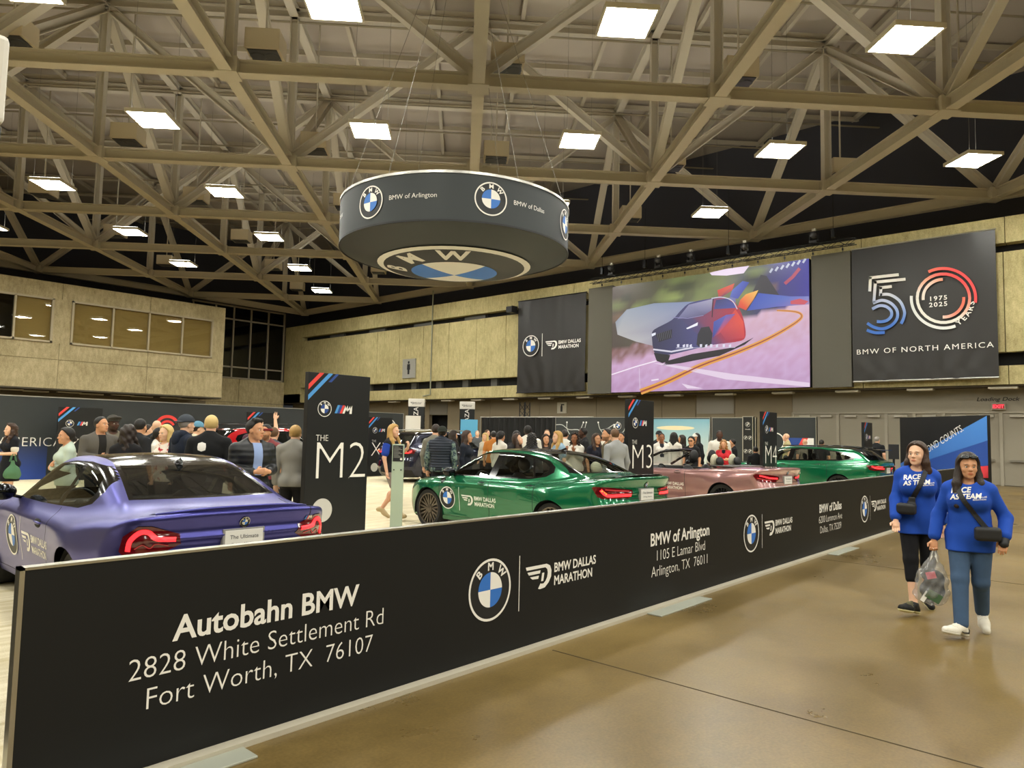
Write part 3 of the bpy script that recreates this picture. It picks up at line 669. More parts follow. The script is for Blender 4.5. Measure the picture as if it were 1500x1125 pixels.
a.build('lettering', PRINT, (-.09, 0, 0), (0, -1, 0), (0, 0, 1), b2, .01, .004)
# lighting truss over the screen --------------------------------------
TX, TZ = 33.35, 10.58
tr = thing('lighting_truss', 'long black lattice truss hanging above the video screen', 'truss', (TX, 16.55, TZ))
b = MB(); L2 = 7.15
for dx in (-.14, .14):
    for dz in (-.14, .14): b.tube([(dx, -L2, dz), (dx, L2, dz)], .022, 6)
b.build('main_tube', DKMET, tr); b = MB(); n = 36
for k in range(n):
    y0, y1 = -L2 + 2 * L2 * k / n, -L2 + 2 * L2 * (k + 1) / n; s_ = 1 if k % 2 else -1
    for dx in (-.14, .14): b.tube([(dx, y0, -.14 * s_), (dx, y1, .14 * s_)], .012, 5)
    for dz in (-.14, .14): b.tube([(-.14 * s_, y0, dz), (.14 * s_, y1, dz)], .012, 5)
b.build('lattice', DKMET, tr); b = MB()
for k in range(11): y = -6.6 + 1.3 * k; b.tube([(0, y, -.14), (0, y, -.44)], .012, 5).cbox((0, y, -.3), (.06, .06, .1))
b.build('hook', DKMET, tr)
for y in (-6.2, -1.2, 3.6, 6.4): MB().tube([(0, y, .14), (0, y, 3.6)], .012, 5).cbox((0, y, .5), (.16, .16, .4)).build('chain_hoist', DKMET, tr)
ml0 = thing('stage_light', '', 'stage light', group='black moving lights on the lighting truss')
MB().box(-.16, -.18, .16, .16, .18, .3).build('base', BLK, ml0, bevel=.02)
MB().box(-.05, -.2, .3, .05, -.16, .62).box(-.05, .16, .3, .05, .2, .62).build('yoke', BLK, ml0)
MB().lathe([(0, -.2), (.13, -.2), (.15, .05), (.1, .2), (0, .2)], 16, 'x', (-.02, 0, .55)).build('lamp_head', mat('stage_lamp_head', '#3c3c40', .4), ml0, True)
MB().box(-.06, -.08, .75, .06, .08, .86).build('white_box', mat('stage_white', '#d6d3cc', .5), ml0)
for k, y in enumerate((22.3, 19.3, 17.4, 14.5, 11.2)):
    lab = 'black moving stage light on the truss above the screen, %s from the left' % ORD[k]
    if k == 0: ml0.location = (TX, y, TZ); ml0['label'] = lab
    else: copy_thing(ml0, (TX, y, TZ), None, lab)
t = thing('wall_projector', 'pale grey rounded box unit in the slot right of the banner', 'projector', (XB - .25, 2.9, 5.0))
MB().box(-.3, -.9, 0, .5, .55, .5).build('housing', mat('projector_grey', '#a5a196', .4), t, bevel=.08, seg=4)
t = thing('slot_camera', 'small dark camera mounted in the wall slot left of the banner', 'camera', (XB - .48, 30.1, 9.6))
MB().box(-.35, -.3, -.2, .2, .2, .2).build('body', BLK, t, bevel=.03); MB().box(0, -.05, .2, .47, .05, .3).build('bracket', DKMET, t)
b = MB().tube([(XB - .06, 38.1, 4.4), (XB - .06, 38.1, 11.9)], .045, 6).bar((XB - .06, 38.1, 4.4), (XB - .06, 38.9, 4.3), .06, .06)
tag(b.build('conduit_pipe', mat('conduit_grey', '#8e907c', .5)), 'thin pale vertical conduit on the concrete back wall', 'pipe')
# round hanging banner -----------------------------------------------
DX, DY, DZ, DR, DH = 12.92, 13.62, 6.43, 3.0, 1.12
DISC = mat('ring_banner_cloth', '#272d2f', .55)
rb = thing('hanging_ring_banner', 'round charcoal hanging banner with roundels and dealer names', 'hanging sign', (DX, DY, DZ))
b = MB().lathe([(DR, 0), (DR, .04), (DR, DH * .5), (DR, DH)], 96); b.build('side_cloth', DISC, rb, True)
SAG = .55
prof = [(DR * k / 12, -SAG * (1 - (k / 12) ** 2)) for k in range(13)]; MB().lathe(prof[::-1], 96).build('bottom_cloth', DISC, rb, True)
MB().lathe([(DR - .03, DH - .03), (DR + .02, DH - .03), (DR + .02, DH + .03), (DR - .03, DH + .03)], 96, close=True).build('top_hoop', ALU, rb)
MB().lathe([(DR - .02, -.025), (DR + .012, -.025), (DR + .012, .02), (DR - .02, .02)], 96, close=True).build('bottom_hoop', BLK, rb)
def onring(a0):
    def f(a, z, l):
        r = DR + .01 + .006 * l; t = math.radians(a0) + a / DR; return (r * math.cos(t), r * math.sin(t), z)
    return f
for k, (ang, word) in enumerate(((-118.3, 'BMW of Dallas'), (-174.9, 'BMW of Arlington'), (-67.0, 'Autobahn BMW'), (128.5, 'Autobahn BMW'), (72, 'BMW of Arlington'), (10, 'BMW of Dallas'))):
    a = Art(); a.roundel(0, .56, .39, 0, 1, 2); a.text(word, .56, .52, .108, 0, 1, -.004, 1.0, 'LEFT'); a.build('print', PRINT, (0, 0, 0), (1, 0, 0), (0, 1, 0), rb, fn=onring(ang))
a = Art(); a.roundel(0, 0, 2.02, 0, 1, 2)
bm = bmesh.new()
def under(x, y, l):
    # up of the printed roundel points to -x, its right to -y, seen from below
    X, Y = -y, -x; rr = X * X + Y * Y
    return (X, Y, -SAG * (1 - rr / DR ** 2) - .02 - .008 * l)
# subdivide the flat art so that it follows the sag
me = bpy.data.meshes.new('t'); me.from_pydata([(x, y, l) for (x, y), l in zip(a.v, a.l)], [], a.f); me.polygons.foreach_set('material_index', np.array(a.m, dtype=np.int32)); me.update(); bm.from_mesh(me)
bmesh.ops.triangulate(bm, faces=bm.faces)
for _ in range(4):
    ed = [e for e in bm.edges if e.calc_length() > .22]
    if not ed: break
    bmesh.ops.subdivide_edges(bm, edges=ed, cuts=1); bmesh.ops.triangulate(bm, faces=[f for f in bm.faces if len(f.verts) > 3])
vs = [under(*v.co) for v in bm.verts]; bm.verts.index_update(); fs = [tuple(v.index for v in f.verts) for f in bm.faces]; fmx = [f.material_index for f in bm.faces]; bm.free()
mk('bottom_roundel', vs, fs, PRINT, rb, False, fmx)
b = MB(); apex = (-.0, .0)
for k in range(6):
    t = math.radians(60 * k + 15); p = (DR * math.cos(t), DR * math.sin(t), DH); b.tube([p, (.25 * math.cos(t), .25 * math.sin(t), 9.6)], .006, 5)
b.tube([(0, 0, 9.6), (0, 0, 11.4)], .012, 5); b.build('suspension_cable', mat('cable_grey', '#7d7a72', .7), rb)
# ------------------------------------------------------------------ exhibition stand
def carpet_material():
    m = mat('cream_carpet', '#d3c7a6', .95, bump=.6, bscale=120); nt = m.node_tree; b = nt.nodes['Principled BSDF']
    tc = nt.nodes.new('ShaderNodeTexCoord'); mp = nt.nodes.new('ShaderNodeMapping'); mp.inputs['Scale'].default_value = (.5, 5.0, 1)
    n = nt.nodes.new('ShaderNodeTexNoise'); n.inputs['Scale'].default_value = 2.4; n.inputs['Detail'].default_value = 5
    cr = nt.nodes.new('ShaderNodeValToRGB'); e = cr.color_ramp.elements; e[0].position = .35; e[0].color = (*hexc('#c2b48e'), 1); e[1].position = .65; e[1].color = (*hexc('#ded4b8'), 1)
    nt.links.new(tc.outputs['Object'], mp.inputs[0]); nt.links.new(mp.outputs[0], n.inputs['Vector']); nt.links.new(n.outputs['Fac'], cr.inputs[0]); nt.links.new(cr.outputs[0], b.inputs['Base Color']); return m
tag(MB().box(-4, 3.66, 0, 24.3, 25.2, .012).box(24.3, 6.4, 0, 26.55, 25.2, .012).build('carpet', carpet_material()), 'cream carpet covering the whole car stand', 'carpet')
tag(MB().box(.86, 3.575, 0, 24.4, 3.655, .03).build('carpet_edge', mat('frayed_carpet_edge', '#cfc7b2', .95, bump=1, bscale=300)), 'frayed pale carpet edge under the front of the black barrier', 'carpet edge')
for k in range(5):
    x = .93 + 5.07 * k
    b = MB().box(x, 3.42, 0, x + 1.04, 3.572, .012)
    tag(b.build('base_plate', mat('steel_plate', '#a8aa9c', .45, .3, var=.1, vscale=3), bevel=.003), 'flat pale steel base plate under the black barrier, %s from the left' % ORD[k], 'base plate', 'steel plates holding the barrier')
BAR = mat('barrier_black', '#131415', .5, spec=.3)
ba = thing('barrier_wall', 'long low black barrier with dealer addresses in front of the cars', 'barrier', (0, 3.65, 0))
MB().box(.96, 0, .03, 24.4, .055, 1.03).build('panel', BAR, ba)
MB().box(.94, -.004, 1.03, 24.4, .06, 1.042).box(.94, -.004, .03, .96, .06, 1.042).build('aluminium_edge', ALU, ba)
def dealer(cx, l1, l2, l3):
    a = Art(); a.text(l1, cx, .605, .118, 0, 0, .022, .98); a.text(l2, cx, .452, .102, 0, 0, -.012, .95); a.text(l3, cx, .302, .102, 0, 0, -.012, .95); a.build('address_lettering', PRINT, (0, 0, 0), (1, 0, 0), (0, 0, 1), ba, .002, .0012)
def logos(cx):
    a = Art(); a.roundel(cx, .52, .226, 0, 1, 2); a.poly([(cx + .322, .31), (cx + .33, .31), (cx + .33, .73), (cx + .322, .73)], 0); a.marathon(cx + .4, .44, .2, 0); a.build('logo_print', PRINT, (0, 0, 0), (1, 0, 0), (0, 0, 1), ba, .002, .0012)
dealer(2.17, 'Autobahn BMW', '2828 White Settlement Rd', 'Fort Worth, TX  76107'); dealer(6.81, 'BMW of Arlington', '1105 E Lamar Blvd', 'Arlington, TX  76011')
dealer(11.5, 'BMW of Dallas', '6200 Lemmon Ave', 'Dallas, TX 75209'); a = Art(); a.text('BMW of McKinney', 20.85, .605, .118, 0, 0, .022, .98)
a.build('address_lettering', PRINT, (0, 0, 0), (1, 0, 0), (0, 0, 1), ba, .002, .0012)
for cx in (3.91, 8.56, 13.25, 17.95): logos(cx)
# model pillars
def pillar(word, X, Y, h, wd, label, rz=0., qr=True, front=(0, -1)):
    t = thing('sign_pillar', label, 'sign pillar', (X, Y, .012), rz)
    MB().box(-wd / 2, 0, 0, wd / 2, .09, h).build('panel', mat('pillar_black', '#121315', .45, spec=.4), t, bevel=.004)
    a = Art(); k = wd / 1.0; x0 = -wd / 2
    for c, (p, wq) in ((4, (.235, .07)), (5, (.375, .07)), (3, (.47, .05))):
        q0 = p - wq
        if c == 3: a.poly([(x0 + p * k - wq, h), (x0 + p * k, h), (x0 + p * k - .12, h - .12), (x0 + p * k - .12 - wq, h - .12)], c)
        else: a.poly([(x0 + q0 * k, h), (x0 + p * k, h), (x0, h - p * k), (x0, h - q0 * k)], c)
    a.roundel(x0 + .26 * k, h - .49, .11, 0, 1, 3); a.stripes_m(x0 + .42 * k, h - .545, .115, (5, 3, 4), 0)
    a.text('THE', x0 + .14 * k, h - .93, .085, 0, 0, -.014, .9, 'LEFT'); a.text(word, x0 + .1 * k, h - 1.45, .52, 0, 0, -.02, .95 * min(k, 1), 'LEFT')
    a.build('print', PRINT, (0, 0, 0), (1, 0, 0), (0, 0, 1), t, .002, .0015)
    if qr: Art().disc(x0 + .28 * k, h - 1.87, .16, 0, 0).build('round_sticker', mat('sticker_pale', '#c3c1bb', .6), (0, 0, 0), (1, 0, 0), (0, 0, 1), t, .003)
    return t
pillar('M2', 5.86, 8.42, 2.44, 1.02, 'tallest black sign pillar, standing right of the purple coupe')
pillar('M3', 13.15, 8.0, 2.44, 1.02, 'black sign pillar rising behind the tail of the green sedan')
pillar('M4', 19.95, 7.95, 2.44, 1.02, 'black sign pillar between the pink convertible and the green estate car')
pillar('M5', 25.6, 6.9, 2.3, .9, 'narrow black sign pillar beyond the tail of the green estate car')
pillar('X', 7.55, 24.2, 2.2, 1.2, 'black sign pillar with large X in front of the blue and black booth wall')
pillar('X', 12.0, 21.4, 2.2, 1.12, 'black sign pillar with large X between the crowd and the red car')
pillar('X7', 16.9, 21.6, 2.2, 1.1, 'black sign pillar at the rear of the dark blue car')
# booth walls
BOO = mat('booth_charcoal', '#262b2c', .6)
bw = thing('booth_wall', 'long charcoal booth wall with blue lower part and pale lettering at the left', 'booth wall', (0, 25.22, .012))
MB().box(-2, 0, 0, 21.0, .12, 2.5).build('panel', BOO, bw); MB().box(-2, -.01, 2.49, 21.0, .13, 2.52).box(20.98, -.012, 0, 21.02, .13, 2.52).build('edge_trim', ALU, bw)
pc = Pic(lambda x, y: (x, y)); pc.poly([(-2, 0), (7.0, 0), (7.0, 1.2), (-2, 1.2)], ['#27479a', '#27479a', '#262b2c', '#262b2c'], 0, True)
pc.build('blue_fade_print', vcol_mat('booth_print', .6), (0, 0, 0), (1, 0, 0), (0, 0, 1), bw, .004)
a = Art(); a.text('AMERICA', 5.72, 1.0, .27, 0, 0, -.012, .98, 'LEFT', spacing=1.06); a.roundel(20.1, 1.75, .52, 0, 1, 2); a.build('print', PRINT, (0, 0, 0), (1, 0, 0), (0, 0, 1), bw, .008, .004)
a = Art(); a.ring(10.55, 1.66, .32, .42, 0, 0, .5, 2.9); a.ring(10.55, 1.62, .2, .28, 0, 0, .5, 2.9); a.build('red_arc_print', REDP, (0, 0, 0), (1, 0, 0), (0, 0, 1), bw, .008)
def yw(name, label, y0, y1, X, h, m, cat='booth wall'):
    t = thing(name, label, cat, (X, (y0 + y1) / 2, .012)); wd = y1 - y0
    MB().box(0, -wd / 2, 0, .1, wd / 2, h).build('panel', m, t); MB().box(-.01, -wd / 2, h, .11, wd / 2, h + .025).box(-.01, wd / 2 - .03, 0, .11, wd / 2, h).box(-.01, -wd / 2, 0, .11, -wd / 2 + .03, h).build('edge_trim', ALU, t); return t, wd
t, wd = yw('booth_wall', 'charcoal booth wall printed with a pale road map', 16.2, 20.85, 26.6, 2.5, BOO)
pc = Pic(homog([(318, 235), (1150, 235), (1150, 440), (318, 440)], [(0, 2.46), (wd, 2.46), (wd, 1.35), (0, 1.35)]))
for P in ([(322, 290), (390, 290), (460, 330), (550, 330), (620, 365), (640, 440)], [(440, 268), (440, 320), (470, 370)], [(608, 268), (580, 330), (552, 400), (552, 440)], [(637, 268), (620, 330), (610, 400)], [(754, 268), (770, 320), (820, 380), (830, 420)], [(780, 330), (840, 318), (900, 285)], [(1020, 268), (1000, 330), (985, 345)], [(760, 390), (800, 370), (860, 380)], [(920, 360), (960, 380), (1000, 375)], [(1100, 385), (1130, 360), (1150, 370)]):
    pc.strip(smooth_pts(P, 3), 6, '#b9bdba', 0)
for x, y in ((440, 268), (608, 268), (637, 268), (754, 268), (937, 268), (1020, 268)): pc.poly([(x + 8 * math.cos(k * PI / 4), y + 8 * math.sin(k * PI / 4)) for k in range(8)], '#e4e4e0', 1)
pc.poly([(900, 280), (955, 280), (955, 310), (900, 310)], '#d8dadc', 1); pc.poly([(830, 342), (880, 342), (880, 368), (830, 368)], '#d8dadc', 1)
pc.build('map_print', vcol_mat('booth_print', .6), (0, wd / 2, 0), (0, -1, 0), (0, 0, 1), t, .004)
a = Art(); a.roundel(wd - 1.15, 2.13, .16, 0, 1, 2); a.roundel(wd - 1.62, 1.8, .13, 0, 1, 2); a.build('roundel_print', PRINT, (0, wd / 2, 0), (0, -1, 0), (0, 0, 1), t, .012, .003)
t, wd = yw('booth_wall', 'booth wall showing pale blue sky with one long cloud', 13.3, 16.15, 27.2, 2.5, BOO)
pc = Pic(lambda x, y: (x, y)); pc.poly([(0, 0), (wd * .92, 0), (wd, 2.46), (0, 2.46)], ['#d8dccb', '#e2dfca', '#78a9bd', '#6fa3b6'], 0, True)
cl = [(1.25 + .9 * math.cos(k * PI / 8), 2.08 + .09 * math.sin(k * PI / 8)) for k in range(16)]; pc.poly(cl, '#e6d9b2', 1, True)
pc.build('sky_print', vcol_mat('booth_print', .6), (0, wd / 2, 0), (0, -1, 0), (0, 0, 1), t, .004)
t, wd = yw('booth_wall', 'plain charcoal booth wall behind the man in white shirt', 11.4, 13.25, 27.2, 2.5, BOO)
t, wd = yw('display_column', 'narrow charcoal column printed with five small pale roundels', 11.0, 11.42, 26.0, 2.5, mat('pillar_black', '#121315', .45), 'column')
a = Art()
for x, z, r in ((.21, 2.22, .09), (.13, 1.72, .075), (.3, 1.72, .075), (.13, 1.22, .075), (.3, 1.22, .075)): a.roundel(x, z, r, 0, 1, 1)
a.text('DEALERS', .21, 2.02, .035, 0, 0); a.build('print', PRINT, (0, wd / 2, 0), (0, -1, 0), (0, 0, 1), t, .006, .004)
t, wd = yw('booth_wall', 'charcoal booth wall with roundel and three colour stripes beyond the green estate car', 8.9, 10.95, 26.6, 2.5, BOO)
a = Art(); a.ring(.55, 1.6, .3, .34, 0); a.poly([(1.05, 1.3), (1.3, 1.3), (1.55, 1.75), (1.05, 1.75)], 3); a.poly([(1.3, 1.3), (1.5, 1.3), (1.75, 1.75), (1.55, 1.75)], 4); a.poly([(1.5, 1.3), (1.95, 1.3), (1.95, 1.75), (1.75, 1.75)], 0)
a.build('print', PRINT, (0, wd / 2, 0), (0, -1, 0), (0, 0, 1), t, .006, .004)
# angled end wall with the slogan
ang = math.atan2(6.22 - 3.4, 26.84 - 24.45); t = thing('booth_wall', 'black end wall with white slogan over blue and red diagonal bands', 'booth wall', (24.45, 3.42, .012), ang)
L = 3.7
MB().box(0, -.1, 0, L, 0, 2.5).build('panel', mat('pillar_black', '#121315', .45), t)
pc = Pic(homog([(595, 262), (1240, 243), (1240, 620), (595, 680)], [(0, 2.48), (L, 2.48), (L, .6), (0, .6)]))
pc.poly([(1240, 243), (1240, 385), (820, 555), (595, 640), (595, 600)], ['#4586d6', '#3f7bcb', '#3a72c0', '#3568b4', '#3568b4'], 0); pc.poly([(1240, 385), (1240, 530), (800, 625), (595, 672), (595, 640)], '#234a9a', 0); pc.poly([(1240, 530), (1240, 600), (800, 655), (595, 690), (595, 672), (800, 630)], '#dd3a44', 1)
pc.build('band_print', vcol_mat('booth_print', .6), (L, 0, 0), (-1, 0, 0), (0, 0, 1), t, .004)
a = Art(); a.text('EVERY SECOND COUNTS.', 2.84, 2.06, .22, 0, 0, -.006, .76, 'RIGHT', math.radians(25), 1.0, .0)
a.build('lettering', PRINT, (L, 0, 0), (-1, 0, 0), (0, 0, 1), t, .008)
# towers
def tower(X, Y, wd, label, rz=PI / 4):
    t = thing('sign_tower', label, 'sign tower', (X, Y, .012 if X < 5 else 0), rz)
    MB().box(-wd / 2, -wd / 2, 0, wd / 2, wd / 2, 3.22).build('shaft', mat('pillar_black', '#121315', .45), t, bevel=.02)
    MB().box(-wd / 2 - .01, -wd / 2 - .01, 3.22, wd / 2 + .01, wd / 2 + .01, 3.7).build('white_cap', mat('tower_white', '#d6d2c8', .6), t, bevel=.03)
    for k, (org, u) in enumerate((((0, -wd / 2, 0), (1, 0, 0)), ((-wd / 2, 0, 0), (0, -1, 0)))):
        a = Art(); a.text('BMW PLAZA', .12, 2.1, .27, 0, 0, 0, 1.0, 'CENTER', PI / 2); a.marathon(-wd * .38, 3.36, .14, 1)
        a.build('lettering', PRINT, org, u, (0, 0, 1), t, .014)
    return t
tower(28.5, 33.0, .95, 'black sign tower with white cap, the farther left of the two'); tower(32.2, 32.4, .95, 'black sign tower with white cap beside the black curtain')
tower(.43, 4.95, 1.0, 'black sign tower with white cap cut off by the left picture edge', 0)
# curtain
vs = []; n = 120
for i in range(n + 1):
    y = 28.2 - 7.6 * i / n; d = .09 * math.sin(i * 1.05) + .03 * math.sin(i * 2.7)
    vs += [(29.2 + d, y, .01), (29.2 + d * .8, y, 2.6)]
cu = thing('curtain', 'long black pipe and drape curtain behind the far crowd', 'curtain')
mk('drape', vs, [(2 * i, 2 * i + 2, 2 * i + 3, 2 * i + 1) for i in range(n)], mat('black_drape', '#131313', .85), cu, True)
MB().tube([(29.2, 28.3, 2.62), (29.2, 20.5, 2.62)], .025, 8).tube([(29.2, 28.3, 0), (29.2, 28.3, 2.62)], .025, 8).tube([(29.2, 20.5, 0), (29.2, 20.5, 2.62)], .025, 8).build('pipe_frame', ALU, cu)
t = thing('truss_post', 'short black lattice truss post behind the black curtain', 'truss', (30.6, 26.2, 0)); b = MB()
for sx in (-.2, .2):
    for sy in (-.2, .2): b.tube([(sx, sy, 0), (sx, sy, 3.5)], .03, 6)
b.build('main_tube', DKMET, t); b = MB()
for k in range(9):
    z0, z1 = .38 * k, .38 * k + .38; s_ = 1 if k % 2 else -1
    for q in (-.2, .2): b.tube([(q, -.2 * s_, z0), (q, .2 * s_, z1)], .016, 5).tube([(-.2 * s_, q, z0), (.2 * s_, q, z1)], .016, 5)
b.build('lattice', DKMET, t)
t = thing('poster_stand', 'small pale blue poster board left of the black curtain', 'poster', (29.6, 29.6, 0), math.radians(-45))
MB().box(-.5, 0, 1.0, .5, .04, 2.5).build('board', mat('poster_blue', '#5aa9d0', .5), t); MB().box(-.4, .02, 0, -.35, .06, 1.0).box(.35, .02, 0, .4, .06, 1.0).build('leg', ALU, t)
t = thing('poster_stand', 'narrow white board beside the left sign tower', 'poster', (21.9, 25.6, 0), math.radians(-45))
MB().box(-.35, 0, 0, .35, .05, 2.45).build('board', mat('tower_white', '#d6d2c8', .6), t)
# acrylic info stand in front of the green sedan
ks = thing('info_stand', 'clear acrylic information stand at the nose of the green sedan', 'info stand', (7.78, 9.45, .012), math.radians(-48))
ACR = glass_mat('acrylic_sheet', (.82, .9, .84), .88)
MB().box(-.1, -.02, 0, .1, .02, 1.45).build('acrylic_panel', mat('frosted_acrylic', '#a9b8a4', .15), ks, bevel=.004); MB().box(-.2, -.16, 0, .2, .16, .015).build('foot', ALU, ks)
a = Art(); a.poly([(-.085, 1.16), (.085, 1.16), (.085, 1.43), (-.085, 1.43)], 1, 0); a.disc(.055, 1.2, .018, 0, 1)
for k in range(9): a.poly([(-.07, 1.40 - .022 * k), (-.07 + .08 + .03 * (k % 3), 1.40 - .022 * k), (-.07 + .08 + .03 * (k % 3), 1.408 - .022 * k), (-.07, 1.408 - .022 * k)], 2, 1)
a.build('spec_sheet', [WHITE, BLACKP, mat('print_grey', '#8b8d88', .6)], (0, -.02, 0), (1, 0, 0), (0, 0, 1), ks, .003, .002)
MB().lathe([(0, 0), (.012, 0), (.012, .01), (0, .01)], 10, 'y', (-.06, -.034, 1.02)).lathe([(0, 0), (.012, 0), (.012, .01), (0, .01)], 10, 'y', (.06, -.034, 1.02)).build('bolt', DKMET, ks)
t = thing('monitor', 'small dark standing monitor behind the left walking woman', 'monitor', (24.0, 5.75, .012), math.radians(-50))
MB().box(-.15, 0, 1.15, .15, .05, 1.6).build('screen', BLK, t, bevel=.01); MB().box(-.03, .02, 0, .03, .05, 1.15).box(-.22, -.15, 0, .22, .2, .02).build('stand', DKMET, t)
# ================================================================== cars
def smin(a, b, k):
    h = np.clip(.5 + .5 * (b - a) / k, 0, 1); return b + (a - b) * h - k * h * (1 - h)
def smax(a, b, k): return -smin(-a, -b, k)
def curve(pts, sm=.06):
    """smoothed polyline y(x) as a fast lookup"""
    P = sorted(pts); xs = np.array([p[0] for p in P], float); ys = np.array([p[1] for p in P], float)
    g = np.linspace(xs[0] - 1, xs[-1] + 1, 1200); v = np.interp(g, xs, ys); d = g[1] - g[0]; n = max(1, int(sm / d))
    ker = np.hanning(2 * n + 3); ker /= ker.sum(); vp = np.pad(v, (len(ker) // 2,) * 2, mode='edge'); v = np.convolve(vp, ker, 'valid')
    return lambda x: np.interp(x, g, v)
class CarShape:
    def __init__(s, L, W, H, ya, yf, deck, roof, rear, front, belt=.95, gh=.86, tum=.46, rtail=None, flare=(.03, .02), side=None, gtaper=None, kb=.05, openroof=False, plan=None, tr=.345, arch=.372):
        s.L, s.W, s.H, s.ya, s.yf = L, W, H, ya, yf; s.tr, s.arch = tr, arch
        s.deck = curve(deck, .10); s.roof = curve(roof, .22); s.rear, s.front = rear, front; s.belt, s.gh, s.tum = belt, gh, tum; s.open = openroof; s.kb = kb
        s.side = curve(side or [(.1, .86), (.2, .93), (.32, .965), (.5, .985), (.66, 1.0), (.74, 1.0), (.82, .985), (.92, .965), (1.0, .93), (1.1, .88), (1.2, .84)], .06)
        s.plan = curve(plan or [(0, .86), (.12, .91), (.35, .955), (.7, .985), (ya, 1.0), (ya + .7, .975), (yf - .7, .965), (yf, .985), (yf + .3, .97), (L - .35, .91), (L - .12, .83), (L, .74)], .12)
        s.rt = curve(rtail or [(.15, .16), (.3, .05), (.45, 0), (.6, .01), (.7, .05), (.78, .075), (.9, .07), (.98, .03), (1.05, .02), (1.2, .1)], .05)
        s.flare = flare; s.gt = curve(gtaper or [(0, .80), (.5, .86), (1.2, .95), (2.0, 1.0), (3.2, 1.0), (4.0, .98)], .2)
    def F(s, P):
        x = np.abs(P[:, 0]); y = P[:, 1]; z = P[:, 2]; hw = s.W / 2
        bulge = s.flare[0] * np.exp(-((y - s.ya) / .42) ** 2) + s.flare[1] * np.exp(-((y - s.yf) / .42) ** 2)
        w = hw * s.plan(y) * s.side(z) + bulge * np.exp(-((z - .62) / .24) ** 2) - .02 * np.exp(-((z - .42) / .16) ** 2) * np.exp(-((y - (s.ya + s.yf) / 2) / .7) ** 4)
        zt = s.deck(y) - .07 * (x / hw) ** 3 - .03 * np.exp(-((x - .62) / .16) ** 2) * (y > s.yf - .6) * 0
        xr = x / hw
        f1 = smax(x - w, (z - zt), .07)
        f1 = smax(f1, .17 - z, .05)
        f1 = smax(f1, s.rt(z) + .30 * xr ** 5 + .05 * xr ** 2 - y, .06)
        nose = .12 * np.clip((.45 - z) / .3, 0, 1) ** 2 + .35 * np.clip((z - .55) / .4, 0, 1) ** 2
        f1 = smax(f1, y - (s.L - nose - .42 * xr ** 4), .08)
        if s.open: return f1
        g = hw * s.gh * s.gt(y) - s.tum * (z - s.belt) - .10 * np.clip(z - s.belt, 0, 1) ** 2
        (ry, rz, rs), (fy, fz, fs) = s.rear, s.front   # point and slope dz/dy of the back and front glass
        rn = math.hypot(1, rs); fn_ = math.hypot(1, fs)
        yr = y - .16 * (x / .7) ** 2 * .6; yfz = y + .22 * (x / .7) ** 2 * .7
        fr = ((z - rz) - rs * (yr - ry)) / rn; ff = ((z - fz) + fs * (yfz - fy)) / fn_
        top = z - s.roof(y) + .035 * (x / .6) ** 2
        f2 = smax(top, fr, .10); f2 = smax(f2, ff, .10); f2 = smax(f2, x - g, .09); f2 = smax(f2, s.belt - .06 - z, .03)
        return smin(f1, f2, s.kb)
    def mesh(s, nth=232, cap=70, step=.0235):
        ya, yb = .95, s.L - 1.0; th = np.linspace(0, 2 * PI, nth, endpoint=False); zc = .62
        rows = []
        for k in range(1, cap): rows.append((ya, -PI / 2 + PI / 2 * k / cap))
        n = int((yb - ya) / step); rows += [(ya + (yb - ya) * k / n, 0.) for k in range(n + 1)]
        for k in range(1, cap): rows.append((yb, PI / 2 * k / cap))
        O = []; D = []
        for y0, ph in rows:
            D.append(np.stack([np.cos(th) * math.cos(ph), np.full(nth, math.sin(ph)), np.sin(th) * math.cos(ph)], 1)); O.append(np.tile([0, y0, zc], (nth, 1)))
        O = np.concatenate(O + [[[0, ya, zc]], [[0, yb, zc]]]); D = np.concatenate(D + [[[0, -1, 0]], [[0, 1, 0]]])
        lo = np.zeros(len(O)); hi = np.full(len(O), 2.2); done = np.zeros(len(O), bool)
        for t in np.arange(.1, 2.2, .035):
            f = s.F(O + D * t); hit = (f > 0) & ~done; hi[hit] = t; lo[hit] = t - .035; done |= hit
        for _ in range(16):
            m = (lo + hi) / 2; f = s.F(O + D * m[:, None]); hi = np.where(f > 0, m, hi); lo = np.where(f > 0, lo, m)
        V = O + D * ((lo + hi) / 2)[:, None]
        m = len(rows); fs = []
        for r in range(m - 1):
            a = r * nth + np.arange(nth); b = r * nth + (np.arange(nth) + 1) % nth
            fs += list(zip(a, a + nth, b + nth, b))
        p0, p1 = m * nth, m * nth + 1
        fs += [(p0, k, (k + 1) % nth) for k in range(nth)]; fs += [(p1, (m - 1) * nth + (k + 1) % nth, (m - 1) * nth + k) for k in range(nth)]
        return V, fs
    def normals(s, V):
        e = .004; N = np.stack([s.F(V + np.eye(3)[k] * e) - s.F(V - np.eye(3)[k] * e) for k in range(3)], 1)
        return N / np.maximum(np.linalg.norm(N, axis=1), 1e-9)[:, None]
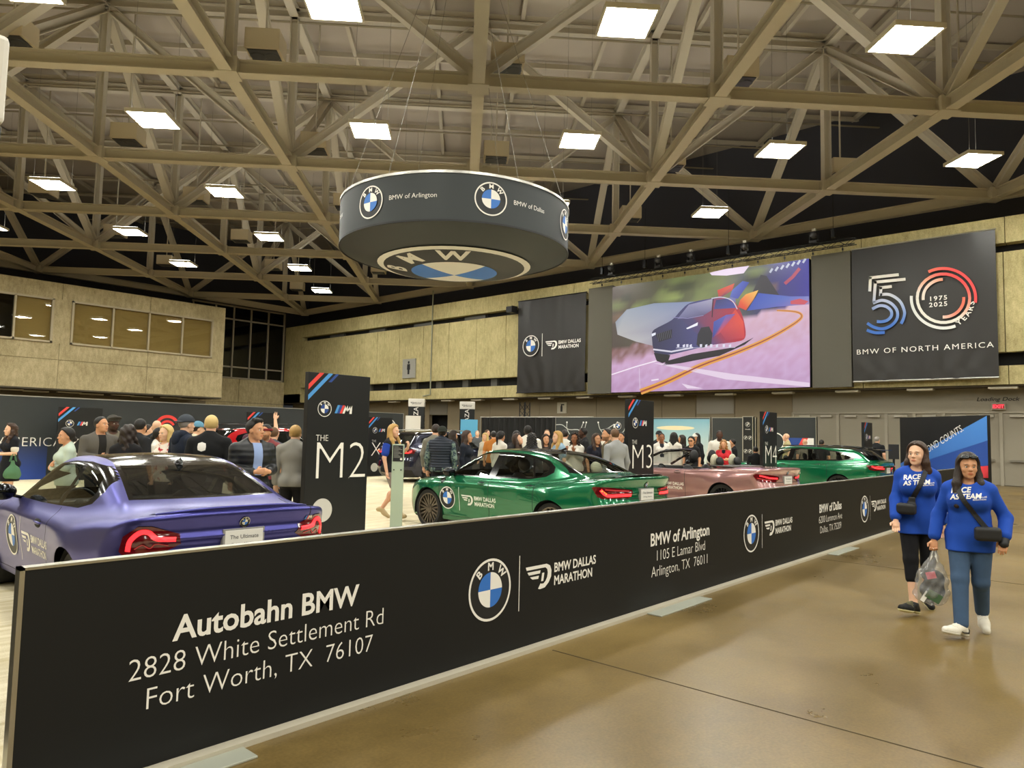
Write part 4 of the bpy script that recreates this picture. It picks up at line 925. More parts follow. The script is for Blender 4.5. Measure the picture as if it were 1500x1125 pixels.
class Carver:
    """cuts convex prisms out of a car skin; every face keeps the number of the part it belongs to"""
    def __init__(s, shape):
        s.shape = shape; V, fs = shape.mesh(); s.bm = bmesh.new(); s.bm.faces.layers.int.new('pid'); s.bm.faces.layers.int.new('tmp'); vs = [s.bm.verts.new(v) for v in V]
        for f in fs: s.bm.faces.new([vs[i] for i in f])
        s.bm.normal_update(); s.pid = s.bm.faces.layers.int['pid']; s.tmp = s.bm.faces.layers.int['tmp']
    def cut(s, planes, pid, where, src=None):
        """planes: (point, outward normal). Faces inside all planes get the part number"""
        P = [(Vector(p), Vector(n).normalized()) for p, n in planes]
        cand = [f for f in s.bm.faces if (src is None or f[s.pid] in src) and where(f.calc_center_median(), f.normal) and all(min((v.co - p).dot(n) for v in f.verts) < 0 for p, n in P)]
        for p, n in P:
            ge = set()
            for f in cand: ge.add(f); ge.update(f.edges); ge.update(f.verts)
            if not cand: return 0
            for f in cand: f[s.tmp] = 1
            r = bmesh.ops.bisect_plane(s.bm, geom=list(ge), dist=1e-5, plane_co=p, plane_no=n)
            al = [f for f in set(r['geom']) | set(cand) if isinstance(f, bmesh.types.BMFace) and f.is_valid and f[s.tmp] == 1]
            cand = []
            for f in al:
                f[s.tmp] = 0
                if (f.calc_center_median() - p).dot(n) < 0: cand.append(f)
        for f in cand: f[s.pid] = pid
        return len(cand)
    def poly(s, org, u, v, pts, pid, where, src=None, extra=()):
        """convex polygon in the plane (org, u, v), pushed through along its normal"""
        u = Vector(u).normalized(); v = Vector(v).normalized(); org = Vector(org); n = len(pts); c = Vector((sum(p[0] for p in pts) / n, sum(p[1] for p in pts) / n)); pl = list(extra)
        for k in range(n):
            a = Vector(pts[k]); b = Vector(pts[(k + 1) % n]); e = b - a; nn = Vector((e.y, -e.x)).normalized()
            if (c - a).dot(nn) > 0: nn = -nn
            pl.append((org + u * a.x + v * a.y, u * nn.x + v * nn.y))
        return s.cut(pl, pid, where, src)
    def both(s, pts, pid, src=None, sides=(1, -1), where=None):
        """side-view polygon given as (y, z) on both flanks"""
        ys = [p[0] for p in pts]; zs = [p[1] for p in pts]
        for sd in sides:
            s.poly((0, 0, 0), (0, 1, 0), (0, 0, 1), pts, pid, where or (lambda c, n, sd=sd: c.x * sd > .3 and n.x * sd > .12 and min(ys) - .1 < c.y < max(ys) + .1 and min(zs) - .1 < c.z < max(zs) + .1), src)
    def split(s, groups):
        """{pid: (verts, faces, normals)}"""
        out = {}
        for f in s.bm.faces: out.setdefault(f[s.pid], []).append(f)
        res = {}
        for pid in groups:
            idx = {}; vs = []; fs = []
            for f in out.get(pid, []):
                q = []
                for v in f.verts:
                    if v.index not in idx or True:
                        k = id(v) if False else v
                        if k not in idx: idx[k] = len(vs); vs.append(tuple(v.co))
                        q.append(idx[k])
                fs.append(q)
            if fs:
                V = np.array(vs); res[pid] = (V, fs, s.shape.normals(V))
        return res
def project(bvh, pts, d, off):
    out = []; d = Vector(d).normalized()
    for p in pts:
        h = bvh.ray_cast(Vector(p) - d * 3, d)
        out.append(h[0] - d * off if h[0] is not None else Vector(p))
    return out
def finemesh(V, F, M_, mx):
    bm = bmesh.new(); vs = [bm.verts.new((x, y, 0)) for x, y in V]
    for f, m in zip(F, M_):
        try: q = bm.faces.new([vs[i] for i in f]); q.material_index = m
        except ValueError: pass
    bmesh.ops.triangulate(bm, faces=bm.faces)
    for _ in range(4):
        ed = [e for e in bm.edges if e.calc_length() > mx]
        if not ed: break
        bmesh.ops.subdivide_edges(bm, edges=ed, cuts=1); bmesh.ops.triangulate(bm, faces=[f for f in bm.faces if len(f.verts) > 3])
    bm.verts.index_update(); V2 = [tuple(v.co)[:2] for v in bm.verts]; F2 = [tuple(v.index for v in f.verts) for f in bm.faces]; M2 = [f.material_index for f in bm.faces]; bm.free(); return V2, F2, M2
def decal(car, bvh, art, org, u, v, d, name, mats, off=.004, mx=.05):
    org, u, v = Vector(org), Vector(u), Vector(v)
    for lay in sorted(set(art.l)):
        pass
    # layers keep their order by a slightly larger offset
    Va = []; Fa = []; Ma = []
    for lay in sorted(set(art.l)):
        F = [(f, m) for f, m in zip(art.f, art.m) if art.l[f[0]] == lay]
        V2, F2, M2 = finemesh(art.v, [f for f, m in F], [m for f, m in F], mx)
        used = sorted({i for f in F2 for i in f}); re = {i: k for k, i in enumerate(used)}
        p = project(bvh, [org + u * V2[i][0] + v * V2[i][1] for i in used], d, off + .0012 * lay); o = len(Va)
        Va += p; Fa += [tuple(re[i] + o for i in f) for f in F2]; Ma += M2
    return mk(name, Va, Fa, mats, car, False, Ma)
RUB = mat('tyre_rubber', '#141414', .8); RIM = mat('rim_dark', '#2b2b2e', .3, .8); RIMB = mat('rim_bronze', '#6f675f', .3, .9); DISCM = mat('brake_disc', '#77736e', .35, .9); PLAST = mat('gloss_black_trim', '#08080a', .12); INTB = mat('interior_black', '#141416', .6)
INTL = mat('interior_ivory', '#b8b49c', .6); CARB = mat('carbon_roof', '#1d1915', .14, .0, coat=.6); TLR = mat('tail_lens', '#5a0710', .1, coat=.6); TLG = mat('tail_light_red', '#ff2a30', .4, emit=1.6); TLO = mat('tail_light_amber', '#ff7a2a', .4, emit=1.8); CHR = mat('chrome', '#c8c8c8', .12, 1.0); GAP = mat('panel_gap', '#0a0a0c', .8); PLATE = mat('plate_white', '#d9d7d2', .5)
CARGL = glass_mat('car_glass', (.84, .88, .84), .93); CARGD = glass_mat('car_glass_dark', (.35, .36, .34), .62)
def wheel_meshes(r, wdt, rimmat):
    t = MB().lathe([(r * .76, -wdt / 2 + .01), (r * .93, -wdt / 2), (r * .985, -wdt / 2 + .025), (r, -wdt / 4), (r, wdt / 4), (r * .985, wdt / 2 - .025), (r * .93, wdt / 2), (r * .76, wdt / 2 - .01)], 48, 'x', close=True)
    q = MB().lathe([(r * .77, -wdt / 2), (r * .77, wdt / 2 - .005), (r * .72, wdt / 2 - .01), (r * .71, wdt / 2 - .05), (r * .70, -wdt / 2)], 40, 'x')
    for k in range(10):
        a = 2 * PI * k / 10; x = wdt / 2 - .03
        for da in (-.17, .17): q.bar((x - .015, .06 * math.cos(a), .06 * math.sin(a)), (x - .005, r * .73 * math.cos(a + da), r * .73 * math.sin(a + da)), .03, .022, up=(1, 0, 0))
    q.lathe([(0, wdt / 2 - .02), (.07, wdt / 2 - .025), (.075, wdt / 2 - .07), (0, wdt / 2 - .07)], 24, 'x')
    d = MB().lathe([(.05, wdt / 2 - .11), (r * .58, wdt / 2 - .11), (r * .58, wdt / 2 - .14), (.05, wdt / 2 - .14)], 32, 'x', close=True)
    return t, q, d
def add_wheels(car, sh, rimmat, wdt=.27, xin=None):
    t, q, d = wheel_meshes(sh.tr, wdt, rimmat); first = None
    xo = (sh.W / 2 - wdt / 2 - .035) if xin is None else xin
    for y in (sh.ya, sh.yf):
        for sd in (-1, 1):
            if first is None:
                w_ = t.build('wheel', RUB, car, True); r_ = q.build('rim', rimmat, w_, False); d_ = d.build('brake_disc', DISCM, w_, True); first = (w_, r_, d_)
                for o in first[:1]:
                    m = o.modifiers.new('edge', 'EDGE_SPLIT'); m.split_angle = .7
            else:
                w_ = first[0].copy(); COL.objects.link(w_); w_.parent = car
                for o in first[1:]: e = o.copy(); COL.objects.link(e); e.parent = w_
            w_.location = (sd * xo, y, sh.tr); w_.rotation_euler = (0, 0, 0 if sd > 0 else PI)
def seat_mesh(mb, x, y, z0, h, wdt=.5, hr=True):
    R = Matrix.Rotation(math.radians(-14), 3, 'X')
    mb.ell((x, y + .28, z0), (wdt / 2, .3, .11), 14, 8); mb.ell((x, y - .06, z0 + h * .45), (wdt / 2, .09, h * .5), 14, 10, R)
    if hr: mb.ell((x, y - .14, z0 + h + .09), (.13, .06, .11), 12, 8, R)
    return mb
def build_car(name, label, sh, paint, X, Y, rz, spec):
    car = thing(name, label, 'car', (X, Y, .012), rz)
    cv = Carver(sh); W2 = sh.W / 2
    # pids: 0 body, 1 side trim, 2 side glass, 3 rear surround, 4 rear glass, 5 windscreen, 6 roof, 7 gap, 8 tail lamp, 9 wheel opening, 10 cockpit, 11 lower rear trim
    for yw_ in (sh.ya, sh.yf):
        cv.both([(yw_ + sh.arch * math.cos(2 * PI * k / 28), sh.tr + .0 + sh.arch * math.sin(2 * PI * k / 28)) for k in range(28)], 9, where=None)
    cv.cut([((0, 0, .24), (0, 0, 1))], 9, lambda c, n: c.z < .3 and n.z < -.5 and abs(c.x) < W2 - .1 and sh.ya - .5 < c.y < sh.yf + .5)
    for pts in spec.get('dlo', []): cv.both(pts, 1, (0,))
    for pts in spec.get('glass', []): cv.both(pts, 2, (1,))
    if 'rear' in spec:
        o, i, sl = spec['rear']
        cv.poly((0, 0, 0), (1, 0, 0), (0, 0, 1), o, 3, lambda c, n: n.y < -.12 and n.z > .1 and c.y < sh.rear[0] + 1.35 and c.z > o[0][1] - .05, (0,))
        cv.poly((0, 0, 0), (1, 0, 0), (0, 0, 1), i, 4, lambda c, n: True, (3,))
    if 'front' in spec: cv.poly((0, 0, 0), (1, 0, 0), (0, 0, 1), spec['front'], 5, lambda c, n: n.y > .12 and n.z > .1 and c.y > sh.front[0] - 1.2 and c.z > spec['front'][0][1] - .05, (0,))
    if 'roof' in spec: cv.poly((0, 0, 0), (1, 0, 0), (0, 1, 0), spec['roof'], 6, lambda c, n: n.z > .5 and c.z > sh.H - .2, (0, 3))
    if 'cockpit' in spec: cv.poly((0, 0, 0), (1, 0, 0), (0, 1, 0), spec['cockpit'], 10, lambda c, n: n.z > .2 and c.z > .6, (0,))
    tl = spec['lamp']
    for sd in (1, -1):
        d = Vector((-sd * tl.get('ax', .45), 1, 0)).normalized(); u = Vector((d.y, -d.x, 0)) * sd; u = Vector((abs(u.x) * sd, -d.x * 1.0 if False else 0, 0))
        uu = Vector((d.y * sd, -d.x * sd, 0))       # outward horizontal axis across the viewing direction
        cv.poly((sd * tl['org'][0], tl['org'][1], tl['org'][2]), uu, (0, 0, 1), tl['pts'], 8, lambda c, n: c.y < .75 and c.x * sd > .2 and n.dot(d) < -.02 and c.z < 1.2, (0,))
    gw = .006
    for y in spec.get('doors', []):
        cv.both([(y - gw, .26), (y + gw, .26), (y + gw, sh.deck(y) + .04), (y - gw, sh.deck(y) + .04)], 7, (0,), where=lambda c, n: abs(c.x) > .5 and abs(n.x) > .3 and abs(c.y - y) < .1)
    cv.both([(spec['doors'][-1], .27), (spec['doors'][0], .27), (spec['doors'][0], .277), (spec['doors'][-1], .277)], 7, (0,))
    for sd in (1, -1):
        tx = spec.get('trunk', .62); cv.cut([((sd * (tx - gw), 0, 0), (-1, 0, 0)), ((sd * (tx + gw), 0, 0), (1, 0, 0)), ((0, spec.get('trunk_y', .6), 0), (0, 1, 0)), ((0, 0, spec.get('trunk_z', .66)), (0, 0, -1))], 7, lambda c, n: c.y < .75 and (n.z > .3 or n.y < -.3) and abs(abs(c.x) - tx) < .1, (0,))
    if spec.get('trunk_z'): z = spec['trunk_z']; cv.cut([((0, 0, z - gw), (0, 0, -1)), ((0, 0, z + gw), (0, 0, 1)), ((.62, 0, 0), (1, 0, 0)), ((-.62, 0, 0), (-1, 0, 0))], 7, lambda c, n: n.y < -.3 and c.y < .4 and abs(c.z - z) < .1, (0,))
    if 'lowtrim' in spec: cv.cut([((0, 0, spec['lowtrim']), (0, 0, 1))], 11, lambda c, n: c.y < .6 and c.z < spec['lowtrim'] + .06 and abs(c.x) < W2 - .12, (0,))
    cv.bm.verts.index_update(); parts = cv.split(range(0, 12))
    allV = [v.co for v in cv.bm.verts]; allF = [[v.index for v in f.verts] for f in cv.bm.faces if f[cv.pid] not in (9,)]
    bvh = BVHTree.FromPolygons(allV, allF)
    defs = {0: ('body', paint), 1: ('window_trim', PLAST), 2: ('side_glass', spec.get('sglass', CARGL)), 3: ('rear_window_surround', PLAST), 4: ('rear_glass', spec.get('rglass', CARGD)), 5: ('windscreen', CARGL), 6: ('roof_panel', spec.get('roofmat', CARB)), 7: ('panel_gap', GAP), 8: ('tail_lamp', TLR), 11: ('rear_diffuser', mat('diffuser_black', '#121214', .4))}
    made = {}
    for pid, (nm, m) in defs.items():
        if pid not in parts: continue
        V, fs, N = parts[pid]
        if pid in (2, 4, 8):   # one mesh for each pane or lamp
            adj = {}; par = list(range(len(V)))
            def find(i):
                while par[i] != i: par[i] = par[par[i]]; i = par[i]
                return i
            for f in fs:
                r0 = find(f[0])
                for i in f[1:]: par[find(i)] = r0
            gr = {}
            for f in fs: gr.setdefault(find(f[0]), []).append(f)
            for g in gr.values():
                if len(g) < 6: continue
                us = sorted({i for f in g for i in f}); re = {i: k for k, i in enumerate(us)}
                Vg = V[us] + N[us] * (.006 if pid == 8 else 0.0)
                made.setdefault(pid, []).append(mk(nm, Vg, [[re[i] for i in f] for f in g], m, car, True, normals=N[us]))
        else: made[pid] = mk(nm, V, fs, m, car, True, normals=N)
    # wheel wells and floor pan
    b = MB()
    for y in (sh.ya, sh.yf):
        for sd in (1, -1):
            prof = []
            n = 20; vs = []
            for k in range(n + 1):
                a = PI * (-.08 + 1.16 * k / n)
                for x in (W2 - .03, W2 - .42): vs.append((sd * x, y + sh.arch * math.cos(a) * 1.0, sh.tr + sh.arch * math.sin(a)))
            b.add(vs, [(2 * k, 2 * k + 1, 2 * k + 3, 2 * k + 2) for k in range(n)] + [tuple(range(1, 2 * n + 2, 2))])
    b.box(-W2 + .45, .35, .16, W2 - .45, sh.L - .5, .2).box(-W2 + .16, sh.ya + .42, .16, W2 - .16, sh.yf - .42, .2)
    b.build('underbody', mat('underbody_black', '#0c0c0d', .8), car)
    add_wheels(car, sh, spec.get('rim', RIM))
    # cabin
    b = MB(); y0 = spec['seat_y']
    if not spec.get('nocabin'):
        ib = MB()
        ib.box(-.62, sh.ya + .1, .32, .62, sh.yf - .45, .4).box(-.7, spec['dash_y'], .62, .7, spec['dash_y'] + .35, sh.belt - .02)
        ib.box(-.66, .55, spec.get('shelf', .98) - .12, .66, sh.ya + .18, spec.get('shelf', .98))
        for sd in (1, -1): ib.box(sd * .72 - .04, sh.ya + .35, .4, sd * .72 + .04, spec['dash_y'] + .2, sh.belt - .03)
        ib.build('dashboard', INTB, car, bevel=.03)
        for k, (sx, sy) in enumerate(((-.37, y0), (.37, y0))): seat_mesh(MB(), sx, sy, .48, .6).build('seat', spec.get('seatmat', INTB), car, True)
        for k, sx in enumerate((-.36, .36)): seat_mesh(MB(), sx, spec['rseat_y'], .5, .55, .56, spec.get('rear_head', True)).build('seat', spec.get('rseatmat', spec.get('seatmat', INTB)), car, True)
        st = MB(); st.lathe([(.165 + .016 * math.cos(2 * PI * k / 8), .016 * math.sin(2 * PI * k / 8)) for k in range(8)], 28, 'y', close=True)
        st.bar((-.15, 0, 0), (.15, 0, 0), .03, .02).bar((0, 0, -.15), (0, 0, 0), .03, .02).ell((0, 0, 0), (.06, .03, .06), 10, 6)
        st.build('steering_wheel', INTB, car, True, (-.37, spec['dash_y'] - .14, .86), (math.radians(-22), 0, 0))
    # mirrors
    for sd in (1, -1):
        my, mz = spec['mirror']; q = MB(); q.ell((sd * (W2 + .03), my, mz), (.115, .075, .08), 16, 10); q.bar((sd * (W2 - .16), my + .03, mz - .07), (sd * (W2 - .02), my + .01, mz - .03), .07, .03)
        o = q.build('door_mirror', spec.get('mirmat', PLAST), car, True); MB().ell((sd * (W2 + .03), my - .055, mz), (.095, .03, .062), 14, 8).build('mirror_glass', mat('mirror_glass', '#2a2d31', .05, .9), o, True)
    # door handles
    for y, z in spec.get('handles', []):
        for sd in (1, -1):
            p = bvh.ray_cast(Vector((sd * 2, y, z)), Vector((-sd, 0, 0)))[0]
            q = MB(); q.ell((p.x, y, z), (.022, .105, .016), 14, 8); h = q.build('door_handle', paint, car, True)
            MB().ell((p.x - sd * .001, y, z - .004), (.012, .10, .04), 14, 8).build('handle_recess', GAP, h, True)
    # emblem, plate, lettering, lamps
    def rear_pt(x, z): 
        h = bvh.ray_cast(Vector((x, -2, z)), Vector((0, 1, 0)))[0]; return h if h else Vector((x, 0, z))
    a = Art(); a.roundel(0, 0, .041, 0, 1, 2); ez = spec['emblem']
    decal(car, bvh, a, (0, -1, ez), (1, 0, 0), (0, 0, 1), (0, 1, 0), 'emblem', [CHR, BLACKP, BLUEP], .008, .05)
    pz = spec['plate']; p = rear_pt(0, pz)
    pl = MB().box(-.155, p.y - .035, pz - .078, .155, p.y - .02, pz + .078).build('number_plate', PLATE, car, bevel=.004)
    MB().box(-.17, p.y - .03, pz - .09, .17, p.y + .03, pz + .09).build('plate_frame', mat('plate_frame', '#8d8b88', .4), pl, bevel=.004)
    a = Art(); a.text('The Ultimate', 0, .012, .03, 0, 0, .004); a.text('Driving Machine', 0, -.04, .022, 0, 0, 0); a.build('plate_lettering', mat('plate_grey', '#58585a', .5), (0, p.y - .036, pz), (1, 0, 0), (0, 0, 1), pl, .001)
    if spec.get('badge'):
        bx, bz = spec['badge']; a = Art(); a.stripes_m(0, 0, .032, (2, 3, 4), 0); decal(car, bvh, a, (bx, -1, bz), (1, 0, 0), (0, 0, 1), (0, 1, 0), 'rear_badge', [CHR, BLACKP, LBLUE, NAVYP, REDP], .006, .05)
    for sd in (1, -1):
        d = Vector((-sd * tl.get('ax', .45), 1, 0)).normalized(); uu = Vector((d.y * sd, -d.x * sd, 0)); org = Vector((sd * tl['org'][0], tl['org'][1], tl['org'][2]))
        lamp = next((o for o in made.get(8, []) if o.data.vertices[0].co.x * sd > 0), car)
        for nm, m, st, wd in tl['strips']:
            Pn = smooth_pts(st, 5); n = len(Pn); vs = []
            for k, p in enumerate(Pn):
                dd = (Vector(Pn[min(k + 1, n - 1)]) - Vector(Pn[max(k - 1, 0)])).normalized(); nn = Vector((-dd.y, dd.x)) * wd / 2
                for e in (-1, -.33, .33, 1): vs.append(org + uu * (p[0] + nn.x * e) + Vector((0, 0, 1)) * (p[1] + nn.y * e))
            pr = project(bvh, vs, d, .012); fs = [(4 * k + j, 4 * k + j + 1, 4 * k + j + 5, 4 * k + j + 4) for k in range(n - 1) for j in range(3)]
            mk(nm, pr, fs, m, lamp)
    if 'logo' in spec:
        ly, lz, k_ = spec['logo']
        a = Art(); a.roundel(0, 0, .155 * k_, 0, 1, 2); a.poly([(.235 * k_, -.16 * k_), (.243 * k_, -.16 * k_), (.243 * k_, .16 * k_), (.235 * k_, .16 * k_)], 0); a.marathon(.29 * k_, -.075 * k_, .145 * k_, 0)
        decal(car, bvh, a, (-2, ly, lz), (0, -1, 0), (0, 0, 1), (1, 0, 0), 'door_print', PRINT, .003, .06)
    for pts in spec.get('vents', []):
        a = Art(); a.poly(pts, 0)
        for sd in (-1, 1): decal(car, bvh, a, (sd * 2, 0, 0), (0, 1, 0), (0, 0, 1), (-sd, 0, 0), 'fender_vent', [PLAST], .006, .04)
    if spec.get('antenna'):
        ay = spec['antenna']; h = bvh.ray_cast(Vector((0, ay, 3)), Vector((0, 0, -1)))[0]
        if h: MB().add([(-.03, ay + .11, h.z - .01), (.03, ay + .11, h.z - .01), (.022, ay - .07, h.z - .01), (-.022, ay - .07, h.z - .01), (0, ay - .05, h.z + .055), (0, ay - .075, h.z + .05)], [(0, 3, 5, 4), (1, 4, 5, 2), (0, 4, 1), (3, 2, 5)]).build('roof_antenna', PLAST, car, True)
    if 'spoiler' in spec:
        sy, sz, sw, sm = spec['spoiler']; vs = []; n = 24
        for k in range(n + 1):
            x = -sw + 2 * sw * k / n; t = abs(x) / sw; yy = sy + .16 * t ** 4
            h = bvh.ray_cast(Vector((x, yy + .05, 2)), Vector((0, 0, -1)))[0]; zz = h.z if h else sz; hh = .03 * (1 - .5 * t ** 3)
            vs += [(x, yy + .10, zz - .004), (x, yy + .03, zz + hh * .55), (x, yy - .035, zz + hh), (x, yy - .04, zz + hh - .012), (x, yy - .01, zz - .03)]
        fs = [(5 * k + j, 5 * k + j + 1, 5 * k + j + 6, 5 * k + j + 5) for k in range(n) for j in range(4)]
        mk('boot_spoiler', vs, fs, sm, car, True)
    return car, bvh
# ---- purple coupe
PURP = paint_mat('matte_purple_paint', '#4b4a8e', .32, .82, 0)
sh = CarShape(4.58, 1.887, 1.40, .99, 3.74,
    deck=[(-.2, 1.03), (.02, 1.035), (.3, 1.02), (.6, 1.0), (1.1, .945), (1.8, .905), (2.8, .90), (3.3, .93), (3.7, .92), (4.2, .84), (4.5, .72), (4.8, .6)],
    roof=[(.6, 1.24), (1.1, 1.33), (1.6, 1.385), (2.0, 1.405), (2.4, 1.385), (2.85, 1.33), (3.25, 1.2)],
    rear=(.62, 1.055, .39), front=(3.30, .96, .55), belt=.905, gh=.88, tum=.45, flare=(.055, .03), gtaper=[(0, .82), (.6, .925), (1.05, .97), (1.8, 1.0), (3.2, 1.0), (4, .98)], kb=.11,
    rtail=[(.15, .16), (.3, .05), (.45, 0), (.62, .015), (.70, .055), (.78, .085), (.88, .075), (.96, .03), (1.02, .0), (1.2, .06)])
dlo = [(y - .19, z) for y, z in [(3.34, .945), (2.5, .945), (1.55, .97), (1.32, 1.02), (1.22, 1.12), (1.28, 1.235), (1.55, 1.305), (1.9, 1.335), (2.3, 1.33), (2.7, 1.285), (3.05, 1.17)]]
mv = lambda P: [(y - .19, z) for y, z in P]
def inset(P, k):
    c = (sum(p[0] for p in P) / len(P), sum(p[1] for p in P) / len(P)); 
    return [(c[0] + (p[0] - c[0]) * k[0], c[1] + (p[1] - c[1]) * k[1]) for p in P]
spec = dict(dlo=[dlo], glass=[mv([(3.16, .962), (2.03, .965), (1.98, 1.30), (2.3, 1.298), (2.65, 1.255), (2.95, 1.165)]), mv([(1.95, .968), (1.60, .985), (1.42, 1.03), (1.35, 1.12), (1.42, 1.215), (1.6, 1.265), (1.90, 1.298)])],
    rear=([(-.615, 1.072), (.615, 1.072), (.53, 1.29), (.50, 1.335), (-.50, 1.335), (-.53, 1.29)], [(-.575, 1.085), (.575, 1.085), (.50, 1.27), (.48, 1.312), (-.48, 1.312), (-.50, 1.27)], 0),
    front=[(-.66, 1.0), (.66, 1.0), (.52, 1.34), (-.52, 1.34)], roof=[(-.45, 1.2), (-.50, 1.5), (-.51, 2.25), (-.46, 2.6), (.46, 2.6), (.51, 2.25), (.50, 1.5), (.45, 1.2)],
    lamp=dict(ax=.55, org=(.66, .0, .83), pts=[(-.13, -.03), (-.12, .04), (.06, .105), (.15, .105), (.25, .03), (.275, -.075), (.24, -.11), (-.03, -.085)],
        strips=[('light_bar', TLG, [(-.10, .005), (.02, .015), (.08, .06), (.14, .058), (.20, .0), (.215, -.075)], .034), ('light_guide', mat('tail_inner', '#c03a40', .2), [(-.05, -.04), (.03, -.025), (.07, -.055), (.12, -.03), (.17, -.06)], .008)]),
    doors=[3.35, 1.72], handles=[(1.98, .80)], trunk=.60, trunk_z=.735, trunk_y=.62, seat_y=2.0, rseat_y=1.25, dash_y=2.9, mirror=(2.98, 1.0), emblem=.925, plate=.79, badge=(.55, .90), logo=(2.86, .60, 1.25), antenna=1.36, lowtrim=.36, rear_head=False, shelf=.97, spoiler=(.06, 1.03, .62, PURP))
build_car('coupe', 'matte purple coupe with black roof at the left end of the barrier', sh, PURP, 2.845, 5.25, -.024, spec)
# ---- green sedan
GREEN = paint_mat('metallic_green_paint', '#0d6a44', .18, .45, .8)
sh = CarShape(4.794, 1.903, 1.433, 1.08, 3.937,
    deck=[(-.2, 1.09), (.02, 1.095), (.3, 1.085), (.65, 1.06), (1.1, .99), (1.8, .925), (3.3, .915), (3.8, .945), (4.3, .88), (4.65, .76), (4.9, .62)],
    roof=[(.9, 1.28), (1.4, 1.38), (1.9, 1.425), (2.4, 1.435), (2.8, 1.41), (3.2, 1.35), (3.6, 1.2)],
    rear=(.66, 1.09, .40), front=(3.68, .97, .56), belt=.925, gh=.885, tum=.48, flare=(.035, .025), gtaper=[(0, .80), (.7, .88), (1.2, .96), (1.8, 1.0), (3.2, 1.0), (4, .98)], kb=.07,
    side=[(.1, .86), (.2, .93), (.32, .965), (.5, .98), (.66, .995), (.78, 1.0), (.86, .985), (.95, .955), (1.1, .90), (1.2, .85)],
    rtail=[(.15, .16), (.3, .05), (.45, 0), (.64, .01), (.74, .05), (.84, .08), (.95, .07), (1.03, .025), (1.08, .0), (1.25, .06)])
dlo = [(3.56, .945), (2.5, .955), (1.62, .98), (1.32, 1.03), (1.20, 1.10), (1.21, 1.18), (1.36, 1.265), (1.8, 1.345), (2.3, 1.372), (2.75, 1.35), (3.1, 1.27), (3.4, 1.10)]
spec = dict(dlo=[dlo], glass=[[(3.42, .962), (2.52, .975), (2.47, 1.342), (2.72, 1.332), (3.05, 1.255), (3.3, 1.11)], [(2.36, .978), (1.62, 1.0), (1.56, 1.01), (1.70, 1.295), (1.86, 1.322), (2.31, 1.347)], [(1.52, 1.012), (1.40, 1.045), (1.30, 1.10), (1.31, 1.17), (1.43, 1.235), (1.65, 1.288)]],
    rear=([(-.68, 1.105), (.68, 1.105), (.54, 1.36), (.50, 1.385), (-.50, 1.385), (-.54, 1.36)], [(-.61, 1.12), (.61, 1.12), (.50, 1.345), (.46, 1.365), (-.46, 1.365), (-.50, 1.345)], 0),
    front=[(-.68, 1.02), (.68, 1.02), (.54, 1.37), (-.54, 1.37)], roof=[(-.50, 1.42), (-.54, 1.7), (-.54, 2.6), (-.50, 2.95), (.50, 2.95), (.54, 2.6), (.54, 1.7), (.50, 1.42)],
    lamp=dict(ax=.55, org=(.66, .0, .87), pts=[(-.27, -.02), (-.26, .035), (.16, .08), (.34, .08), (.36, .06), (.30, -.06), (.22, -.085), (-.2, -.075)],
        strips=[('light_bar', TLG, [(-.24, -.035), (.0, -.035), (.17, -.035), (.26, .04)], .04), ('indicator', TLO, [(.18, -.02), (.255, .035)], .025), ('light_guide', mat('tail_inner', '#c03a40', .2), [(-.2, .02), (.05, .035), (.2, .045)], .02)]),
    doors=[3.62, 2.43, 1.42], handles=[(2.6, .85), (1.52, .87)], trunk=.60, trunk_z=.78, trunk_y=.66, seat_y=2.3, rseat_y=1.4, dash_y=3.25, mirror=(3.32, 1.01), emblem=.965, plate=.83, logo=(3.42, .57, 1.2), antenna=1.66, lowtrim=.36, vents=[[(3.50, .86), (3.56, .80), (3.68, .93), (3.64, .97)]], rear_head=True, shelf=1.03, seatmat=INTB, rseatmat=INTL, rim=RIMB, spoiler=(.06, 1.09, .58, PLAST), rglass=CARGL)
build_car('sedan', 'metallic green sedan with black roof behind the clear info stand', sh, GREEN, 9.08, 5.38, -.062, spec)
# ---- pink convertible
PINK = paint_mat('rose_metallic_paint', '#a47a78', .2, .45, .7)
PL = dict(L=4.794, W=1.887)
sh = CarShape(4.794, 1.887, 1.10, 1.08, 3.937,
    deck=[(-.2, 1.06), (.02, 1.065), (.3, 1.06), (.7, 1.06), (1.3, 1.035), (2.0, .985), (3.3, .975), (3.8, .965), (4.3, .88), (4.65, .76), (4.9, .62)],
    roof=[(0, 1), (1, 1)], rear=(.6, 1, .4), front=(3.6, 1, .5), flare=(.045, .03), openroof=True, kb=.07, belt=.98,
    side=[(.1, .86), (.2, .93), (.32, .965), (.5, .98), (.7, .995), (.82, 1.0), (.90, .985), (1.0, .955), (1.1, .90), (1.2, .85)],
    rtail=[(.15, .16), (.3, .05), (.45, 0), (.64, .01), (.74, .05), (.84, .08), (.95, .06), (1.01, .015), (1.05, .0), (1.25, .06)])
